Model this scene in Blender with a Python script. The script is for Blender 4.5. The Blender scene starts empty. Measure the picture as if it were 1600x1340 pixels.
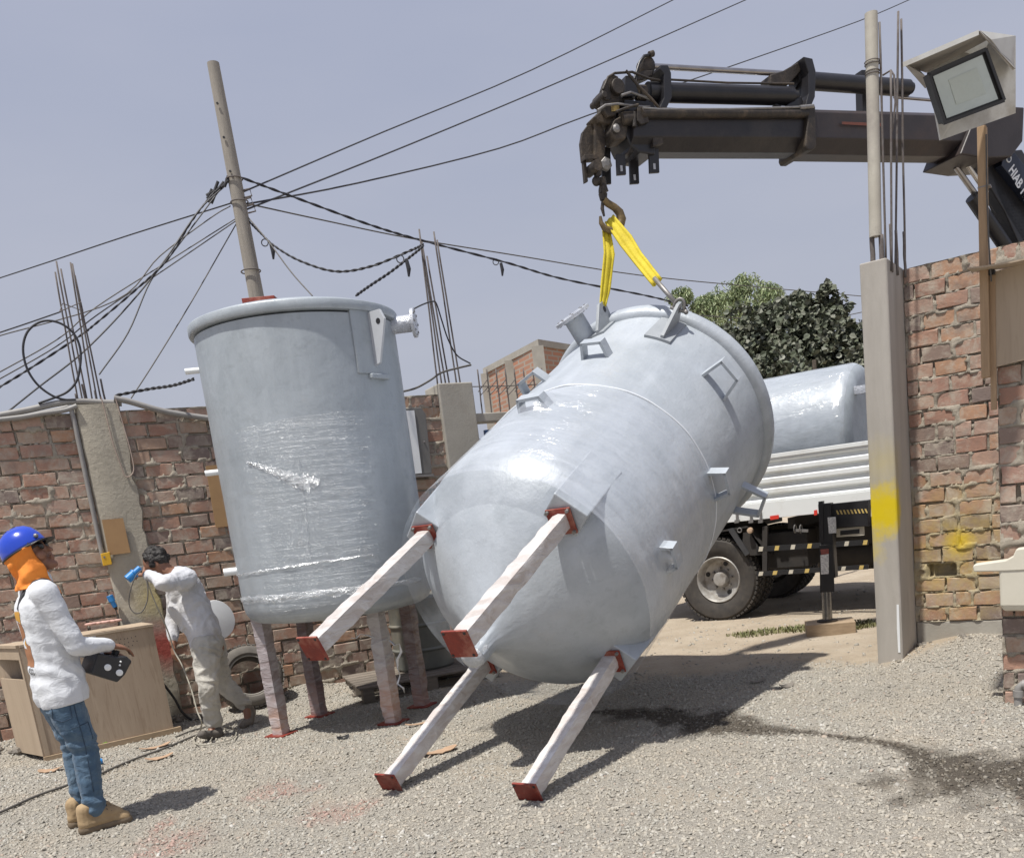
import bpy, math, random
import numpy as np
from mathutils import Vector, Matrix, noise
from mathutils.bvhtree import BVHTree
random.seed(7); RNG = np.random.default_rng(7)
SC = bpy.context.scene
COL = SC.collection
rad = math.radians

# ------------------------------------------------------------------ camera
F_PX, PPX, PPY, ROLL, PITCH, EYE = 1400.8, 863.7, 1081.5, 0.12, 0.198, 1.50
_r = Matrix(((math.cos(ROLL), -math.sin(ROLL), 0), (math.sin(ROLL), math.cos(ROLL), 0), (0, 0, 1)))
_p = Matrix(((1, 0, 0), (0, math.sin(PITCH), math.cos(PITCH)), (0, -math.cos(PITCH), math.sin(PITCH))))
W2C = _r @ _p
C2W = W2C.transposed()
cd = bpy.data.cameras.new('camera'); cam = bpy.data.objects.new('camera', cd); COL.objects.link(cam)
cam.matrix_world = Matrix.Translation((0, 0, EYE)) @ C2W.to_4x4()
cd.sensor_fit = 'HORIZONTAL'; cd.sensor_width = 36; cd.lens = F_PX / 1600 * 36
cd.shift_x = (800 - PPX) / 1600; cd.shift_y = (PPY - 670) / 1600
cd.clip_start = 0.05; cd.clip_end = 2000
SC.camera = cam

# ------------------------------------------------------------------ light
SUNV = Vector((-0.245, -0.275, 1.0)).normalized()          # towards the sun
elev = math.asin(SUNV.z)
w = bpy.data.worlds.new('World'); SC.world = w; w.use_nodes = True
nt = w.node_tree; nt.nodes.clear()
sky = nt.nodes.new('ShaderNodeTexSky'); sky.sky_type = 'NISHITA'; sky.sun_disc = False
sky.sun_elevation = elev; sky.sun_rotation = math.atan2(SUNV.x, SUNV.y)
sky.air_density = 1.0; sky.dust_density = 6.0; sky.ozone_density = 1.2
mx = nt.nodes.new('ShaderNodeMix'); mx.data_type = 'RGBA'; mx.blend_type = 'MIX'
mx.inputs[0].default_value = 0.86
mx.inputs[7].default_value = (4.75, 5.15, 6.5, 1)          # flat smog grey over the clear-sky model
bg = nt.nodes.new('ShaderNodeBackground'); bg.inputs[1].default_value = 0.086
ow = nt.nodes.new('ShaderNodeOutputWorld')
# thin smog: a little paler low down, very faint streaks of cloud
tcw = nt.nodes.new('ShaderNodeTexCoord'); sep = nt.nodes.new('ShaderNodeSeparateXYZ'); nt.links.new(tcw.outputs['Generated'], sep.inputs[0])
rz = nt.nodes.new('ShaderNodeValToRGB'); e_ = rz.color_ramp.elements; e_[0].position = 0.0; e_[0].color = (5.25, 5.5, 6.3, 1); e_[1].position = .75; e_[1].color = (4.1, 4.5, 6.1, 1)
nt.links.new(sep.outputs[2], rz.inputs[0])
mpw = nt.nodes.new('ShaderNodeMapping'); mpw.inputs['Scale'].default_value = (1.2, 1.2, 4.0); nt.links.new(tcw.outputs['Generated'], mpw.inputs[0])
nw = nt.nodes.new('ShaderNodeTexNoise'); nw.inputs['Scale'].default_value = 2.2; nw.inputs['Detail'].default_value = 5; nw.inputs['Roughness'].default_value = .5; nt.links.new(mpw.outputs[0], nw.inputs[0])
rw = nt.nodes.new('ShaderNodeValToRGB'); e_ = rw.color_ramp.elements; e_[0].position = .3; e_[0].color = (.945, .955, .975, 1); e_[1].position = .7; e_[1].color = (1.06, 1.045, 1.025, 1); nt.links.new(nw.outputs['Fac'], rw.inputs[0])
mw = nt.nodes.new('ShaderNodeMix'); mw.data_type = 'RGBA'; mw.blend_type = 'MULTIPLY'; mw.inputs[0].default_value = 1; nt.links.new(rz.outputs[0], mw.inputs[6]); nt.links.new(rw.outputs[0], mw.inputs[7]); nt.links.new(mw.outputs[2], mx.inputs[7])
nt.links.new(sky.outputs[0], mx.inputs[6]); nt.links.new(mx.outputs[2], bg.inputs[0]); nt.links.new(bg.outputs[0], ow.inputs[0])
sd = bpy.data.lights.new('sun', 'SUN'); so = bpy.data.objects.new('sun', sd); COL.objects.link(so)
sd.energy = 4.7; sd.angle = rad(1.4); sd.color = (1.0, 0.965, 0.90)
so.rotation_euler = SUNV.to_track_quat('Z', 'Y').to_euler(); so.location = (0, 0, 20)
SC.view_settings.view_transform = 'Standard'; SC.view_settings.look = 'None'
SC.view_settings.exposure = 0.20; SC.view_settings.gamma = 1; SC.view_settings.use_curve_mapping = False
SC.render.engine = 'CYCLES'
SC.cycles.transparent_max_bounces = 24; SC.cycles.max_bounces = 8

# ------------------------------------------------------------------ picture -> place
EYEP = Vector((0, 0, EYE))
def ray(px, py): return C2W @ Vector(((px - PPX) / F_PX, -(py - PPY) / F_PX, -1.0))
def atY(px, py, Y):
    d = ray(px, py); return EYEP + d * (Y / d.y)
def gr(px, py, z=0.0):
    d = ray(px, py); return EYEP + d * ((z - EYE) / d.z)
class Plane:
    """an upright plane in the yard: p0, u along it, n towards the viewer"""
    def __init__(s, p0, u, n=None):
        s.p0 = Vector(p0); s.u = Vector(u).normalized()
        s.n = Vector(n).normalized() if n is not None else Vector((s.u.y, -s.u.x, 0))
        s.w = s.n.cross(s.u)
    def p(s, px, py, off=0.0):
        d = ray(px, py); q = s.p0 + s.n * off
        return EYEP + d * ((q - EYEP).dot(s.n) / d.dot(s.n))
    def at(s, a, z, off=0.0): return s.p0 + s.u * a + Vector((0, 0, z)) + s.n * off
    def sz(s, px, py, off=0.0):
        q = s.p(px, py, off) - s.p0; return q.dot(s.u), q.z

# ------------------------------------------------------------------ helpers
def org(p):
    o = Vector((0, 0, 0))
    while p is not None: o += p.location; p = p.parent
    return o
class MB:
    def __init__(s): s.v = []; s.f = []
    def add(s, vs, fs):
        k = len(s.v); s.v += [tuple(v) for v in vs]; s.f += [tuple(i + k for i in f) for f in fs]; return s
    def box(s, c, d, R=None, tz=1.0, tx=None):
        c = Vector(c); x, y, z = (k / 2 for k in d); tx = tz if tx is None else tx
        P = [(-x, -y, -z), (x, -y, -z), (x, y, -z), (-x, y, -z), (-x * tx, -y * tz, z), (x * tx, -y * tz, z), (x * tx, y * tz, z), (-x * tx, y * tz, z)]
        P = [c + (R @ Vector(p) if R else Vector(p)) for p in P]
        return s.add(P, [(3, 2, 1, 0), (4, 5, 6, 7), (0, 1, 5, 4), (1, 2, 6, 5), (2, 3, 7, 6), (3, 0, 4, 7)])
    def bar(s, a, b, wd, ht=None, up=(0, 0, 1)):
        a, b = Vector(a), Vector(b); ht = ht or wd; d = (b - a); L = d.length; d.normalize()
        y = Vector(up).cross(d)
        if y.length < 1e-4: y = Vector((1, 0, 0)).cross(d)
        y.normalize(); z = d.cross(y)
        return s.box((a + b) / 2, (L, wd, ht), Matrix((d, y, z)).transposed())
    def tube(s, pts, r, n=8, cap=True):
        pts = [Vector(p) for p in pts]; m = len(pts); rs = r if isinstance(r, (list, tuple)) else [r] * m
        up = None; vs = []
        for i, p in enumerate(pts):
            t = (pts[min(i + 1, m - 1)] - pts[max(i - 1, 0)])
            if t.length < 1e-9: t = Vector((0, 0, 1))
            t.normalize()
            if up is None:
                up = Vector((0, 0, 1)) if abs(t.z) < .9 else Vector((1, 0, 0))
            x = up - t * up.dot(t)
            if x.length < 1e-6: x = t.orthogonal()
            x.normalize(); up = x; y = t.cross(x)
            for k in range(n):
                a = 2 * math.pi * k / n; vs.append(p + (x * math.cos(a) + y * math.sin(a)) * rs[i])
        fs = []
        for i in range(m - 1):
            for k in range(n):
                a = i * n + k; b = i * n + (k + 1) % n; fs.append((a, b, b + n, a + n))
        if cap: fs.append(tuple(range(n - 1, -1, -1))); fs.append(tuple((m - 1) * n + k for k in range(n)))
        return s.add(vs, fs)
    def prism(s, poly, ext):
        poly = [Vector(p) for p in poly]; e = Vector(ext); n = len(poly)
        nrm = Vector((0, 0, 0))
        for i in range(n): nrm += (poly[i] - poly[0]).cross(poly[(i + 1) % n] - poly[0])
        if nrm.dot(e) < 0: poly = poly[::-1]
        vs = poly + [p + e for p in poly]
        fs = [tuple(range(n - 1, -1, -1)), tuple(range(n, 2 * n))]
        fs += [(i, (i + 1) % n, n + (i + 1) % n, n + i) for i in range(n)]
        return s.add(vs, fs)
    def lathe(s, prof, o, ax, n=32, e1=None, cap=True, disp=None):
        o = Vector(o); ax = Vector(ax).normalized(); e1 = Vector(e1).normalized() if e1 is not None else ax.orthogonal().normalized(); e2 = ax.cross(e1)
        vs = []; m = len(prof)
        for (h, r) in prof:
            for k in range(n):
                a = 2 * math.pi * k / n; rr = r + (disp(h, a) if disp else 0)
                vs.append(o + ax * h + (e1 * math.cos(a) + e2 * math.sin(a)) * rr)
        fs = [(i * n + k, i * n + (k + 1) % n, (i + 1) * n + (k + 1) % n, (i + 1) * n + k) for i in range(m - 1) for k in range(n)]
        if cap: fs.append(tuple(range(n - 1, -1, -1))); fs.append(tuple((m - 1) * n + k for k in range(n)))
        return s.add(vs, fs)
    def ball(s, c, r, n=10, m=7, sc=(1, 1, 1), R=None):
        c = Vector(c); vs = []; fs = []
        for i in range(1, m):
            ph = math.pi * i / m
            for k in range(n):
                a = 2 * math.pi * k / n; q = Vector((math.sin(ph) * math.cos(a) * sc[0], math.sin(ph) * math.sin(a) * sc[1], -math.cos(ph) * sc[2])) * r
                vs.append(c + (R @ q if R else q))
        q0 = Vector((0, 0, -r * sc[2])); q1 = -q0
        vs += [c + (R @ q0 if R else q0), c + (R @ q1 if R else q1)]; b = len(vs) - 2
        for i in range(m - 2):
            for k in range(n): fs.append((i * n + k, i * n + (k + 1) % n, (i + 1) * n + (k + 1) % n, (i + 1) * n + k))
        for k in range(n): fs.append((b, (k + 1) % n, k)); fs.append((b + 1, (m - 2) * n + k, (m - 2) * n + (k + 1) % n))
        return s.add(vs, fs)
    def torus(s, c, ax, R, r, n=32, m=8, sq=1.0):
        c = Vector(c); ax = Vector(ax).normalized(); e1 = ax.orthogonal().normalized(); e2 = ax.cross(e1); vs = []
        for i in range(n):
            a = 2 * math.pi * i / n; d = e1 * math.cos(a) + e2 * math.sin(a)
            for k in range(m):
                b = 2 * math.pi * k / m; vs.append(c + d * (R + r * math.cos(b)) + ax * r * sq * math.sin(b))
        fs = [(i * m + k, i * m + (k + 1) % m, ((i + 1) % n) * m + (k + 1) % m, ((i + 1) % n) * m + k) for i in range(n) for k in range(m)]
        # orientation
        return s.add(vs, [f[::-1] for f in fs])
    def mesh(s, name, off=Vector((0, 0, 0))):
        me = bpy.data.meshes.new(name); me.from_pydata([(x - off.x, y - off.y, z - off.z) for x, y, z in s.v], [], s.f); me.update(); return me
    def build(s, name, mat, parent=None, smooth=None, bevel=0, label=None, kind=None, cat=None, group=None):
        me = s.mesh(name, org(parent))
        return finish(me, name, mat, parent, smooth, bevel, label, kind, cat, group)
def finish(me, name, mat, parent=None, smooth=None, bevel=0, label=None, kind=None, cat=None, group=None):
    o = bpy.data.objects.new(name, me); COL.objects.link(o)
    for m_ in (mat if isinstance(mat, (list, tuple)) else [mat]): me.materials.append(m_)
    if smooth: 
        me.shade_smooth()
        if smooth is not True: me.set_sharp_from_angle(angle=rad(smooth))
    if parent is not None: o.parent = parent
    if bevel:
        b = o.modifiers.new('bevel', 'BEVEL'); b.width = bevel; b.segments = 2; b.limit_method = 'ANGLE'; b.angle_limit = rad(35)
    if label: o['label'] = label
    if kind: o['kind'] = kind
    if cat: o['category'] = cat
    if group: o['group'] = group
    return o
def thing(name, label, cat, loc=(0, 0, 0), group=None):
    o = bpy.data.objects.new(name, None); COL.objects.link(o); o.empty_display_size = .1
    o.location = loc; o['label'] = label; o['category'] = cat
    if group: o['group'] = group
    return o
def add_copy(o, parent, loc):
    c = o.copy(); COL.objects.link(c); c.parent = parent; c.location = loc; return c
def text_mesh(body, size, extrude=0.001, bold=0.0):
    cu = bpy.data.curves.new('t', 'FONT'); cu.body = body; cu.size = size; cu.extrude = extrude; cu.align_x = 'CENTER'; cu.align_y = 'CENTER'; cu.offset = bold
    ob = bpy.data.objects.new('t', cu); COL.objects.link(ob); bpy.context.view_layer.update()
    me = bpy.data.meshes.new_from_object(ob.evaluated_get(bpy.context.evaluated_depsgraph_get()))
    bpy.data.objects.remove(ob); bpy.data.curves.remove(cu); return me
def place_text(body, size, o, u, v, name, mat, parent, bold=0.0):
    """letters as a thin raised print; u = reading direction, v = letters' up"""
    me = text_mesh(body, size, .0008, bold); u = Vector(u).normalized(); v = Vector(v).normalized(); n = u.cross(v); off = org(parent)
    for p in me.vertices: p.co = Vector(o) + u * p.co.x + v * p.co.y + n * p.co.z - off
    me.name = name; return finish(me, name, mat, parent)

# ------------------------------------------------------------------ materials
def lk(nt, a, b): nt.links.new(a, b)
class MAT:
    def __init__(s, name, rough=.6, metal=0.0, spec=.5):
        s.m = bpy.data.materials.new(name); s.m.use_nodes = True; s.nt = s.m.node_tree
        s.b = s.nt.nodes['Principled BSDF']; s.b.inputs['Roughness'].default_value = rough; s.b.inputs['Metallic'].default_value = metal
        s.b.inputs['Specular IOR Level'].default_value = spec
        s.g = s.nt.nodes.new('ShaderNodeNewGeometry'); s.tc = s.nt.nodes.new('ShaderNodeTexCoord'); s.oi = s.nt.nodes.new('ShaderNodeObjectInfo')
    def noise(s, scale=5, detail=5, rough=.6, dist=0, stretch=None, src=None, dim='3D'):
        n = s.nt.nodes.new('ShaderNodeTexNoise'); n.inputs['Scale'].default_value = scale; n.inputs['Detail'].default_value = detail
        n.inputs['Roughness'].default_value = rough; n.inputs['Distortion'].default_value = dist
        v = src or s.g.outputs['Position']
        if stretch:
            mp = s.nt.nodes.new('ShaderNodeMapping'); mp.inputs['Scale'].default_value = stretch; lk(s.nt, v, mp.inputs[0]); v = mp.outputs[0]
        lk(s.nt, v, n.inputs['Vector']); return n.outputs['Fac']
    def ramp(s, fac, stops, interp='LINEAR'):
        r = s.nt.nodes.new('ShaderNodeValToRGB'); r.color_ramp.interpolation = interp; e = r.color_ramp.elements
        while len(e) < len(stops): e.new(.5)
        for i, (p, c) in enumerate(stops):
            e[i].position = p; e[i].color = (c[0], c[1], c[2], 1) if isinstance(c, (tuple, list)) else (c, c, c, 1)
        lk(s.nt, fac, r.inputs[0]); return r.outputs[0]
    def mix(s, fac, a, b, mode='MIX'):
        m = s.nt.nodes.new('ShaderNodeMix'); m.data_type = 'RGBA'; m.blend_type = mode
        for i, x in ((0, fac), (6, a), (7, b)):
            if isinstance(x, (int, float)): m.inputs[i].default_value = x if i == 0 else (x, x, x, 1)
            elif isinstance(x, (tuple, list)): m.inputs[i].default_value = (x[0], x[1], x[2], 1)
            else: lk(s.nt, x, m.inputs[i])
        return m.outputs[2]
    def math(s, op, a, b=0.0):
        m = s.nt.nodes.new('ShaderNodeMath'); m.operation = op
        for i, x in enumerate((a, b)):
            if isinstance(x, (int, float)): m.inputs[i].default_value = x
            else: lk(s.nt, x, m.inputs[i])
        return m.outputs[0]
    def attr(s, name):
        a = s.nt.nodes.new('ShaderNodeAttribute'); a.attribute_name = name; return a.outputs['Fac']
    def near(s, c, r0, r1, wob=0.0, wscale=8, sc=(1, 1, 1)):
        """1 inside radius r0 of world point c, fading to 0 at r1, with a ragged rim"""
        mp = s.nt.nodes.new('ShaderNodeMapping'); mp.vector_type = 'POINT'; mp.inputs['Scale'].default_value = sc
        mp.inputs['Location'].default_value = (-c[0] * sc[0], -c[1] * sc[1], -c[2] * sc[2]); lk(s.nt, s.g.outputs['Position'], mp.inputs[0])
        l = s.nt.nodes.new('ShaderNodeVectorMath'); l.operation = 'LENGTH'; lk(s.nt, mp.outputs[0], l.inputs[0]); d = l.outputs['Value']
        if wob: d = s.math('ADD', d, s.math('MULTIPLY', s.math('SUBTRACT', s.noise(wscale, 5, .7), .5), wob))
        return s.ramp(s.math('DIVIDE', d, r1), [(r0 / r1, 1.0), (1.0, 0.0)])
    def color(s, c):
        if isinstance(c, (tuple, list)): s.b.inputs['Base Color'].default_value = (c[0], c[1], c[2], 1)
        else: lk(s.nt, c, s.b.inputs['Base Color'])
        return s
    def rough(s, f): lk(s.nt, f, s.b.inputs['Roughness']); return s
    def bump(s, h, strength=.3, dist=.01):
        b = s.nt.nodes.new('ShaderNodeBump'); b.inputs['Strength'].default_value = strength; b.inputs['Distance'].default_value = dist
        prev = s.b.inputs['Normal'].links
        lk(s.nt, h, b.inputs['Height'])
        if prev: lk(s.nt, prev[0].from_socket, b.inputs['Normal'])
        lk(s.nt, b.outputs[0], s.b.inputs['Normal']); return s
def simple(name, c1, c2=None, rough=.6, metal=0.0, scale=6, bump=0.0, bscale=40, bdist=.004, stretch=None, contrast=.25, vary=0.0, spec=.5, dirt=None):
    m = MAT(name, rough, metal, spec); c2 = c2 or tuple(k * .7 for k in c1)
    f = m.ramp(m.noise(scale, 6, .62, .3, stretch), [(.5 - contrast, 0.0), (.5 + contrast, 1.0)])
    c = m.mix(f, c2, c1)
    if dirt: c = m.mix(m.ramp(m.noise(scale * .35, 7, .7), [(.5, 0.0), (.68, 1.0)]), c, dirt)
    if vary: c = m.mix(m.math('MULTIPLY', m.oi.outputs['Random'], vary), c, (.02, .02, .02))
    m.color(c)
    if bump: m.bump(m.noise(bscale, 5, .6, 0, stretch), bump, bdist)
    return m.m
M = {}
M['concrete'] = simple('concrete', (.42, .395, .345), (.31, .295, .26), .9, scale=3, bump=.6, bscale=60, bdist=.004, dirt=(.30, .27, .23))
M['conduit'] = simple('conduit plastic', (.30, .29, .275), (.21, .20, .19), .55, scale=8)
M['rebar'] = simple('rusty rebar', (.10, .075, .065), (.16, .15, .145), .85, scale=30, bump=.5, bscale=180, bdist=.003)
M['cable'] = simple('black cable', (.035, .035, .042), (.02, .02, .025), .6, scale=20)
M['greycable'] = simple('grey cable', (.12, .11, .10), (.07, .065, .06), .7, scale=20)
M['pole'] = simple('weathered pole', (.33, .30, .26), (.22, .20, .175), .9, scale=5, stretch=(6, 6, .7), bump=.5, bscale=30)
M['pvc'] = simple('cream pvc', (.50, .47, .40), (.40, .37, .31), .6, scale=6, dirt=(.34, .31, .27))
M['wood'] = simple('pale lumber', (.42, .29, .175), (.31, .205, .12), .8, scale=4, stretch=(14, 14, 1.2), bump=.4, bscale=20)
M['card'] = simple('tan fibreboard', (.40, .25, .12), (.33, .20, .10), .85, scale=6)
M['pallet'] = simple('grey weathered planks', (.26, .22, .18), (.16, .135, .11), .9, scale=6, stretch=(1, 1, 8), bump=.5, bscale=30, vary=.35)
M['block'] = simple('wood block', (.40, .30, .20), (.26, .19, .12), .85, scale=5, stretch=(2, 2, 14), bump=.5, bscale=30)
M['red'] = simple('red primer', (.235, .032, .018), (.17, .024, .016), .6, scale=22, bump=.5, bscale=70, bdist=.003, dirt=(.34, .13, .09), contrast=.15)
M['reddark'] = M['red']
M['crane'] = simple('grimy crane black', (.016, .015, .017), (.030, .025, .025), .42, scale=5, bump=.35, bscale=40, bdist=.004, dirt=(.045, .038, .034), contrast=.18)
M['cranedark'] = simple('crane black paint', (.014, .014, .017), (.026, .024, .026), .38, scale=7, bump=.2, bscale=60)
M['crust'] = simple('greasy rusted steel', (.055, .043, .034), (.025, .022, .020), .55, metal=.2, scale=16, bump=.6, bscale=70, bdist=.006, dirt=(.115, .088, .062))
M['brown'] = simple('brown boom paint', (.024, .018, .018), (.036, .029, .029), .45, scale=5, bump=.3, bscale=40, dirt=(.050, .034, .029), contrast=.2)
M['chrome'] = simple('steel rod', (.45, .43, .42), (.30, .28, .27), .3, metal=.9, scale=10, stretch=(1, 1, 1))
M['steel'] = simple('dull steel', (.30, .29, .28), (.20, .19, .18), .5, metal=.6, scale=20, bump=.3, bscale=80)
M['yellow'] = simple('yellow webbing', (.72, .60, .035), (.52, .40, .02), .75, scale=9, bump=.6, bscale=60, bdist=.004)
M['brass'] = simple('worn hook paint', (.24, .17, .075), (.07, .05, .035), .5, metal=.4, scale=14, bump=.4, bscale=60)
M['black'] = simple('black rubbery plastic', (.018, .018, .02), (.03, .03, .032), .45, scale=12, bump=.2, bscale=80)
M['under'] = simple('dirty chassis', (.020, .019, .019), (.045, .038, .032), .75, scale=7, bump=.3)
M['white'] = simple('white paint', (.80, .82, .81), (.72, .74, .73), .45, scale=3, dirt=(.60, .585, .54), contrast=.35)
M['whiteclean'] = simple('clean white', (.80, .82, .83), (.74, .76, .77), .4, scale=3)
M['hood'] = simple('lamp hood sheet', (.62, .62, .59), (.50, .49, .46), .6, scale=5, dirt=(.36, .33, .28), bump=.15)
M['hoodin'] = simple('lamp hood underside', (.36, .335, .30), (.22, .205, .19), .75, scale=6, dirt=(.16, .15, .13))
M['rim'] = simple('wheel rim paint', (.48, .47, .45), (.30, .28, .25), .45, metal=.3, scale=14, dirt=(.18, .15, .12))
M['blue'] = simple('blue plug', (.03, .25, .62), (.02, .17, .45), .4, scale=10)
M['bluepaint'] = simple('blue paint', (.035, .12, .32), (.03, .09, .25), .5, scale=6)
M['outlet'] = simple('yellow outlet', (.72, .43, .02), (.60, .33, .02), .5, scale=10)
M['greybox'] = simple('grey cabinet', (.17, .165, .155), (.13, .125, .12), .6, scale=5)
M['drum'] = simple('grey drum', (.16, .165, .15), (.10, .105, .095), .55, scale=5, dirt=(.24, .21, .16))
M['sink'] = simple('cream laundry sink', (.70, .67, .57), (.62, .58, .48), .35, scale=3, bump=.1, bscale=8)
M['orange'] = simple('orange cloth', (.86, .29, .045), (.70, .20, .025), .85, scale=10, bump=.6, bscale=22, bdist=.012)
M['paper'] = simple('paper label', (.70, .70, .68), (.45, .45, .45), .7, scale=60, contrast=.1)
M['redref'] = simple('red reflector', (.70, .05, .03), (.6, .04, .03), .3, scale=20)
M['amber'] = simple('amber lens', (.55, .42, .30), (.45, .30, .2), .4, scale=20)
M['ystripe'] = simple('yellow stripe', (.62, .46, .16), (.52, .38, .12), .5, scale=20)
M['wstripe'] = simple('cream stripe', (.62, .58, .48), (.5, .46, .38), .5, scale=20)
M['inkwhite'] = simple('white lettering', (.78, .80, .82), (.72, .74, .76), .5, scale=20)
M['navy'] = simple('navy boom decal', (.018, .024, .045), (.013, .018, .035), .4, scale=10)
M['cardscrap'] = simple('cardboard scrap', (.44, .30, .20), (.36, .24, .155), .9, scale=20)
M['skin'] = simple('brown skin', (.26, .125, .075), (.20, .095, .058), .5, scale=14, bump=.1, bscale=90)
M['hair'] = simple('black hair', (.012, .010, .009), (.022, .018, .016), .5, scale=60, bump=.8, bscale=120, bdist=.01)
M['helmet'] = simple('blue hard hat', (.018, .065, .52), (.015, .05, .42), .22, scale=5)
M['helmet'].node_tree.nodes['Principled BSDF'].inputs['Coat Weight'].default_value = .4
M['dark'] = simple('dark trim', (.015, .015, .016), (.02, .02, .022), .5, scale=10)
M['strap'] = simple('charcoal strap', (.045, .045, .05), (.03, .03, .034), .8, scale=30)
M['boot'] = simple('tan suede boot', (.40, .29, .165), (.29, .20, .11), .9, scale=16, bump=.4, bscale=80)
M['sole'] = simple('boot sole', (.20, .15, .10), (.12, .09, .06), .85, scale=20)
M['shoe'] = simple('dusty black shoe', (.06, .055, .05), (.16, .14, .12), .85, scale=20)
M['boot2'] = simple('dusty work boot', (.22, .19, .155), (.13, .11, .09), .9, scale=20)
M['dust'] = simple('dusty tyre', (.17, .155, .135), (.10, .09, .08), .9, scale=7, bump=.4, bscale=60)
M['tread'] = simple('tyre rubber', (.030, .028, .027), (.075, .065, .055), .85, scale=12, bump=.3, bscale=60)
M['rubble'] = simple('rubble', (.25, .225, .195), (.15, .135, .115), .95, scale=14, bump=.8, bscale=50, bdist=.02)
M['pinkrag'] = simple('pink paper rag', (.62, .40, .34), (.5, .3, .25), .9, scale=20)
M['bark'] = simple('bark', (.16, .13, .10), (.08, .065, .05), .95, scale=12, stretch=(4, 4, 1), bump=.8, bscale=30, bdist=.02)
M['grass'] = simple('dry grass', (.12, .15, .055), (.22, .19, .09), .8, scale=10)
def clothmat(name, c1, c2, dirt=None, dscale=2.5, sc=7, bump=.35):
    m = MAT(name, .88, 0, .2); f = m.ramp(m.noise(sc, 6, .6), [(.3, 0.0), (.7, 1.0)]); c = m.mix(f, c2, c1)
    if dirt: c = m.mix(m.ramp(m.noise(dscale, 6, .65), [(.45, 0.0), (.65, .75)]), c, dirt)
    m.color(c); m.bump(m.noise(1, 4, .5, 1.6, (13, 13, 20)), bump, .022); m.bump(m.noise(420, 2, .5), .15, .001)
    m.b.inputs['Sheen Weight'].default_value = .15; return m.m
M['shirt'] = clothmat('white shirt', (.66, .68, .71), (.60, .62, .65), bump=.28)
M['shirt2'] = clothmat('dusty white shirt', (.60, .61, .65), (.48, .49, .53), (.46, .44, .41), bump=.35)
M['jeans'] = clothmat('blue jeans', (.085, .145, .215), (.055, .095, .15), (.13, .19, .25), 6, 9, .45)
M['pants'] = clothmat('dusty grey trousers', (.46, .445, .405), (.36, .345, .31), (.54, .51, .45), 5, 6, .4)
M['logo1'] = simple('ochre print', (.62, .34, .06), (.52, .27, .05), .85, scale=30)
M['logo2'] = simple('brown print', (.36, .17, .085), (.30, .14, .07), .85, scale=30)

def tankmat(name, c1, c2, rough, rot=None):
    """brushed-on grey gelcoat: vertical lay-up streaks, mottling, scuffs and dust"""
    m = MAT(name, rough, .12, .55); src = m.g.outputs['Position']
    if rot is not None:
        mp = m.nt.nodes.new('ShaderNodeMapping'); mp.inputs['Rotation'].default_value = rot; lk(m.nt, src, mp.inputs[0]); src = mp.outputs[0]
    f = m.ramp(m.noise(2.3, 7, .65, .6, None, src), [(.3, 0.0), (.7, 1.0)])
    c = m.mix(f, c2, c1); st = m.noise(1, 5, .6, .4, (5, 5, .8), src); c = m.mix(m.ramp(st, [(.42, 0.0), (.62, .5)]), c, tuple(k * 1.16 for k in c1))
    c = m.mix(m.ramp(m.noise(14, 6, .7, 0, None, src), [(.54, 0.0), (.78, .45)]), c, tuple(k * .70 for k in c2))
    c = m.mix(m.ramp(m.noise(1, 6, .72, .2, (40, 40, 9), src), [(.60, 0.0), (.76, .4)]), c, tuple(min(1, k * 1.35) for k in c1))
    c = m.mix(m.ramp(m.noise(3.1, 8, .75, .2, None, src), [(.60, 0.0), (.74, .30)]), c, (.42, .39, .35))
    m.color(c); m.bump(m.noise(6, 4, .5, .5, None, src), .30, .02); m.bump(m.noise(1, 5, .6, 0, (60, 60, 22), src), .30, .005)
    m.rough(m.ramp(m.noise(7, 6, .7, 0, None, src), [(.3, (rough - .10)), (.7, rough + .16)]))
    return m.m
M['tank'] = tankmat('grey coated tank', (.36, .395, .425), (.29, .325, .355), .38)
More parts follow.
